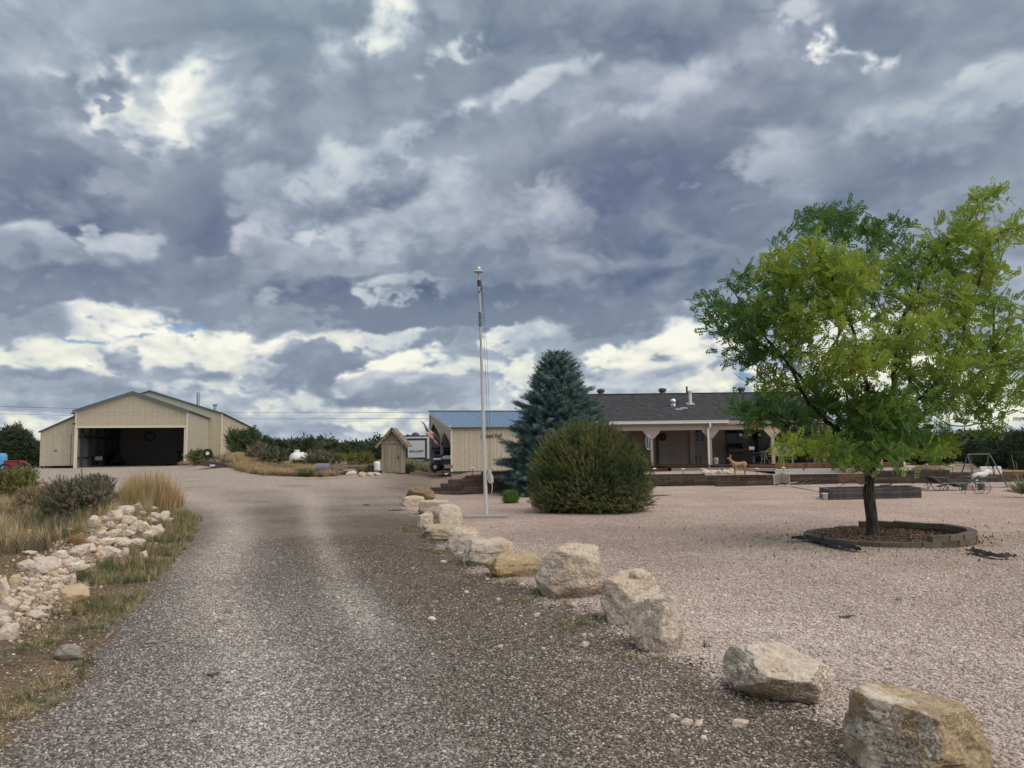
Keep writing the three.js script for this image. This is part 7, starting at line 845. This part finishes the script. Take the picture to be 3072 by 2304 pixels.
// ---------------------------------------------------------------- small things by the barn, hut and workshop
{
  const light = (u, v, hpx, label) => { const p = spot(u, v), s = -p.z / FOCAL, h = hpx * s, t = thing('path_light', label, 'path light', p, 0, 'solar path lights'); part('stake', cyl(0.012, 0.012, h * 0.75, 0, h * 0.37, 0, 8), steelDark, t); part('lens', cyl(0.055, 0.04, h * 0.15, 0, h * 0.8, 0, 14), mat(lin(0.55, 0.55, 0.5), 0.3), t); part('cap', new THREE.ConeGeometry(0.12, h * 0.12, 16).translate(0, h * 0.93, 0), whitePaint, t); };
  light(1339, 1440, 20, 'solar path light beside the stepped wall and the leaning board'); light(1417, 1424, 22, 'solar path light in front of the barn wall'); light(1476, 1424, 20, 'solar path light just right of the flagpole'); light(1964, 1432, 24, 'solar path light on the terrace at the bush edge'); light(2050, 1431, 22, 'solar path light on the terrace in front of the porch step'); light(2780, 1420, 26, 'solar path light left of the dirt heap'); light(2858, 1418, 22, 'solar path light right of the dirt heap'); light(2272, 1424, 20, 'solar path light right of the deer statue'); light(2352, 1424, 22, 'solar path light near the toppled chair');
  { const p = spot(1352, 1444), t = thing('board_sign', 'small tan board on a leaning black stake by the stepped wall', 'sign', p); part('stake', bar([0.05, -0.02, 0], [-0.08, 0.62, 0], 0.018), blackPaint, t); part('board', rbox(0.38, 0.16, 0.04, -0.1, 0.66, 0, 0.01), paleWood, t); }
  { const a = spot(1338, 1472), b = spot(1500, 1468), t = thing('green_pipe', 'long pale green pipe lying along the foot of the stepped wall', 'pipe', [0, 0, 0]), m = mat(lin(0.36, 0.44, 0.42), 0.5), k = a.clone().lerp(b, 0.68); part('length', bar([a.x, a.y + 0.06, a.z + 0.1], [k.x, k.y + 0.06, k.z + 0.1], 0.055, 0.055, 12), m, t); part('length', bar([k.x + 0.05, k.y + 0.06, k.z + 0.1], [b.x + 0.6, b.y + 0.06, b.z + 0.1], 0.05, 0.05, 12), m, t); part('coupling', bar([k.x - 0.05, k.y + 0.06, k.z + 0.1], [k.x + 0.1, k.y + 0.06, k.z + 0.1], 0.068, 0.068, 12), m, t); }
  { const p = at(887, 1390, 74), t = thing('propane_tank', 'white domed propane tank among the bushes', 'tank', V(p.x, height(p.x, 74), p.z)), R = 20.5 * 74 / FOCAL, cy = at(887, 1377, 74).y - height(p.x, 74); part('vessel', new THREE.CapsuleGeometry(R, 2.2, 12, 28).rotateX(Math.PI / 2).translate(0, cy, -1.2), whitePaint, t); part('dome_cover', cyl(0.25, 0.27, 0.3, 0, cy + R + 0.08, -0.35, 20), whitePaint, t); for (const z of [-0.4, -2.0]) part('saddle', box(0.9, Math.max(0.2, cy - R * 0.6), 0.2, 0, (cy - R * 0.6) / 2, z), concrete, t); }
  { const p = spot(1131, 1424), t = thing('gas_cylinder', 'white ribbed gas cylinder on a dark stand left of the hut', 'cylinder', p, 0), h = 42 * -p.z / FOCAL; part('stand', [box(0.5, 0.05, 0.4, 0, h * 0.26, 0), ...[[-0.2, -0.15], [0.2, -0.15], [-0.2, 0.15], [0.2, 0.15]].map(([x, z]) => box(0.05, h * 0.26, 0.05, x, h * 0.13, z))], blackPaint, t); part('body', new THREE.LatheGeometry([[0, 0.0], [0.15, 0.0], [0.17, 0.03], [0.165, 0.14], [0.17, 0.16], [0.165, 0.28], [0.17, 0.3], [0.165, 0.42], [0.17, 0.45], [0.15, 0.53], [0.06, 0.58], [0, 0.58]].map(([x, y]) => new THREE.Vector2(x * 1.05, y * h * 1.15 + h * 0.27)), 24), whitePaint, t); part('dark_box', rbox(0.3, 0.36, 0.3, -0.33, h * 0.45, 0, 0.03), blackPaint, t); }
  { const p = spot(1000, 1400), t = thing('pallet_stack', 'stack of weathered wooden pallets behind the log pile', 'pallets', p), h = 0.13; for (let k = 0; k < 6; k++) { part('pallet_deck', [0, 1, 2, 3, 4].map((i) => box(0.9, 0.02, 0.12, 0, k * h + 0.11, -0.4 + i * 0.2)), darkWood, t); part('pallet_runner', [-0.4, 0, 0.4].map((x) => box(0.06, 0.09, 0.9, x, k * h + 0.05, 0)), darkWood, t); } }
  { const p = spot(1000, 1422), t = thing('timber_heap', 'heap of grey timbers and rails in the dry grass', 'timbers', p), r = rng(4); for (let k = 0; k < 9; k++) { const m = part('timber', tieVariants[k % 4], k % 3 ? greyWood : darkWood, t); m.scale.set(0.55 + r() * 0.5, 0.9, 0.9); m.position.set((r() - 0.5) * 1.6, 0.1 + (k % 3) * 0.13, (r() - 0.5) * 0.8); m.rotation.set((r() - 0.5) * 0.3, (r() - 0.5) * 0.9, (r() - 0.5) * 0.22); } const dr = part('drum', cyl(0.3, 0.3, 0.75, 0, 0, 0, 18).rotateZ(1.57).translate(-0.45, 0.3, 0.45), mat(lin(0.2, 0.18, 0.22), 0.7), t); }
  { const p = spot(163, 1396), t = thing('timber_box', 'weathered timber box against the workshop lean-to', 'box', p, TURN); part('side', rbox(1.35, 0.55, 0.06, 0, 0.28, 0.3, 0.01), greyWood, t); part('side', rbox(1.35, 0.55, 0.06, 0, 0.28, -0.3, 0.01), greyWood, t); for (const x of [-0.65, 0.65]) part('end', rbox(0.06, 0.55, 0.54, x, 0.28, 0, 0.01), greyWood, t); part('lid', rbox(1.45, 0.05, 0.75, 0, 0.58, 0, 0.01), paleWood, t); }
  { const p = spot(197, 1404), t = thing('log_pile', 'loose pile of split logs beside the workshop door', 'logs', p), r = rng(6); for (let k = 0; k < 22; k++) { const L = 0.7 + r() * 0.8, x = (r() - 0.5) * 1.3, y = 0.06 + Math.max(0, (0.5 - Math.abs(x) * 0.4)) * r(), z = (r() - 0.5) * 0.7, a = (r() - 0.5) * 0.5, e = (r() - 0.5) * 0.35; part('log', limb([V(x - L / 2, y - e * L / 2, z - a * L / 2), V(x, y + 0.02, z), V(x + L / 2, y + e * L / 2, z + a * L / 2)], [0.06, 0.07, 0.055], 7), k % 3 ? greyWood : darkWood, t); } }
  { // red machine and blue drum at the left edge
    const red = mat(lin(0.22, 0.045, 0.04), 0.6, 0.1), p = spot(45, 1424), t = thing('red_farm_trailer', 'old red two-wheeled farm box trailer at the left edge', 'trailer', p, 0.2), s = -p.z / FOCAL;
    part('box_body', rbox(36 * s, 26 * s, 0.9, -6 * s, 28 * s, 0, 0.05), red, t); part('box_lip', rbox(38 * s, 0.05, 0.95, -6 * s, 41 * s, 0, 0.02), red, t); part('fender', [new THREE.CylinderGeometry(0.36, 0.36, 0.4, 18, 1, true, -0.2, 3.4).rotateX(1.57).translate(26 * s, 18 * s, 0.2), rbox(16 * s, 24 * s, 0.4, 22 * s, 28 * s, 0.1, 0.05)], mat(lin(0.25, 0.04, 0.04), 0.55, 0.1, { side: THREE.DoubleSide }), t); const wh = part('wheel', new THREE.TorusGeometry(0.3, 0.06, 8, 24).translate(30 * s, 0.34, 0.42), rubber, t); part('spokes', [0, 1, 2, 3, 4, 5].map((k) => bar([30 * s + Math.cos(k * 0.524) * 0.28, 0.34 + Math.sin(k * 0.524) * 0.28, 0.42], [30 * s - Math.cos(k * 0.524) * 0.28, 0.34 - Math.sin(k * 0.524) * 0.28, 0.42], 0.012)), galv, wh); part('wheel', new THREE.TorusGeometry(0.3, 0.06, 8, 24).translate(-20 * s, 0.34, 0.42), rubber, t); part('drawbar', bar([32 * s, 0.35, 0.2], [52 * s, 0.12, 0.3], 0.03), steelDark, t); part('axle', bar([-20 * s, 0.34, -0.3], [30 * s, 0.34, 0.3], 0.03), steelDark, t);
    const b = spot(2, 1420), bt = thing('blue_drum', 'bright blue plastic drum beside the red trailer at the left edge', 'drum', b); part('drum', new THREE.LatheGeometry([[0, 0], [0.3, 0], [0.33, 0.05], [0.33, 0.3], [0.345, 0.32], [0.33, 0.34], [0.33, 0.62], [0.345, 0.64], [0.33, 0.66], [0.33, 0.92], [0.24, 1.05], [0, 1.08]].map((q) => new THREE.Vector2(...q)), 26).translate(0, 0.2, 0), mat(lin(0.1, 0.32, 0.62), 0.4), bt); part('rack', [bar([-0.3, 0, 0.25], [-0.3, 0.22, 0.25], 0.03), bar([0.3, 0, 0.25], [0.3, 0.22, 0.25], 0.03), bar([-0.3, 0, -0.25], [-0.3, 0.22, -0.25], 0.03), bar([0.3, 0, -0.25], [0.3, 0.22, -0.25], 0.03), box(0.8, 0.04, 0.7, 0, 0.2, 0)], steelDark, bt);
  }
  { const p = spot(640, 1404), t = thing('overturned_trailer', 'dark overturned little trailer with one wheel in the air', 'trailer', p, 0.2); part('bed', rbox(1.7, 0.12, 0.9, 0.1, 0.32, 0, 0.03).rotateZ(-0.18), mat(lin(0.07, 0.045, 0.06), 0.7), t); part('side', rbox(1.5, 0.3, 0.06, 0, 0.2, 0.42, 0.02).rotateZ(-0.15), mat(lin(0.09, 0.055, 0.075), 0.7), t); const wh = part('wheel', new THREE.TorusGeometry(0.2, 0.09, 8, 22).translate(-0.3, 0.92, 0.3), rubber, t); part('hub', cyl(0.11, 0.11, 0.12, 0, 0, 0).rotateX(1.57).translate(-0.3, 0.92, 0.3), whitePaint, wh); part('axle', bar([-0.3, 0.92, 0.2], [0.1, 0.4, -0.2], 0.03), steelDark, t); part('tongue', bar([-0.1, 0.75, 0.1], [1.8, 0.05, 0.35], 0.045), steelDark, t); part('plate', box(0.3, 0.1, 0.01, 0.02, 0.16, 0.465), whitePaint, t); for (const x of [0.55, 0.62]) part('stake', bar([x, 0.3, 0], [x + 0.12, 0.85, -0.05], 0.015), steelDark, t); }
  { const p = spot(2825, 1412), t = solo('dirt_heap', (() => { const g = new THREE.SphereGeometry(1, 28, 12, 0, 6.283, 0, 1.57), q = g.attributes.position; for (let i = 0; i < q.count; i++) { const n = 1 + 0.2 * noise3(q.getX(i) * 2, q.getY(i) * 2, q.getZ(i) * 2); q.setXYZ(i, q.getX(i) * 0.95 * n, q.getY(i) * 0.3 * n - 0.03, q.getZ(i) * 0.8 * n); } g.computeVertexNormals(); return g; })(), mat(lin(0.36, 0.27, 0.19), 1, 0, { map: dirtMap }), 'low heap of pale dirt on the terrace between two path lights', 'dirt heap'); t.position.copy(p).add(V(0, 0, -1.5)); }
  for (const [u, v, w, l] of [[1190, 1533, 50, 'crooked dark stick on the gravel near the far boulders'], [1100, 1517, 22, 'short dark stick near the drive edge'], [1985, 1488, 60, 'dark flat patch of bark right of the round bush'], [2540, 1856, 46, 'dark twig on the yard gravel'], [640, 2030, 40, 'dark broken twig across the drive gravel']]) { const p = spot(u, v), s = -p.z / FOCAL, L = w * s, r = rng(u); const m = solo('fallen_stick', merge([limb([V(-L / 2, 0.015, 0), V(-L * 0.1, 0.03, 0.05), V(L * 0.2, 0.02, -0.03), V(L / 2, 0.03, 0.02)], [0.008, 0.016, 0.014, 0.005].map((q) => q * (0.6 + s * 60)), 6), limb([V(-L * 0.1, 0.03, 0.05), V(L * 0.12, 0.05, 0.12)], [0.01, 0.004], 5)]), twigM, l, 'stick'); m.position.copy(p); }
  // overhead power lines far behind
  const line = (u0, v0, u1, v1, d, label) => { const a = at(u0, v0, d), b = at(u1, v1, d), m = a.clone().lerp(b, 0.5); m.y -= 0.5; const e0 = a.clone().lerp(b, -0.5), e1 = a.clone().lerp(b, 1.5); solo('power_line', wire([e0, a, m, b, e1], 0.03, 60, 5), mat(lin(0.08, 0.085, 0.095), 0.8), label, 'power line', 'overhead power lines'); };
  line(-60, 1218, 1300, 1238, 150, 'upper overhead power line crossing the sky behind the workshop'); line(-60, 1240, 1300, 1256, 150, 'lower overhead power line crossing the sky behind the workshop');
}
scene.traverse((o) => { if (o.isMesh) { o.castShadow = true; o.receiveShadow = true; } });
renderer.render(scene, camera);
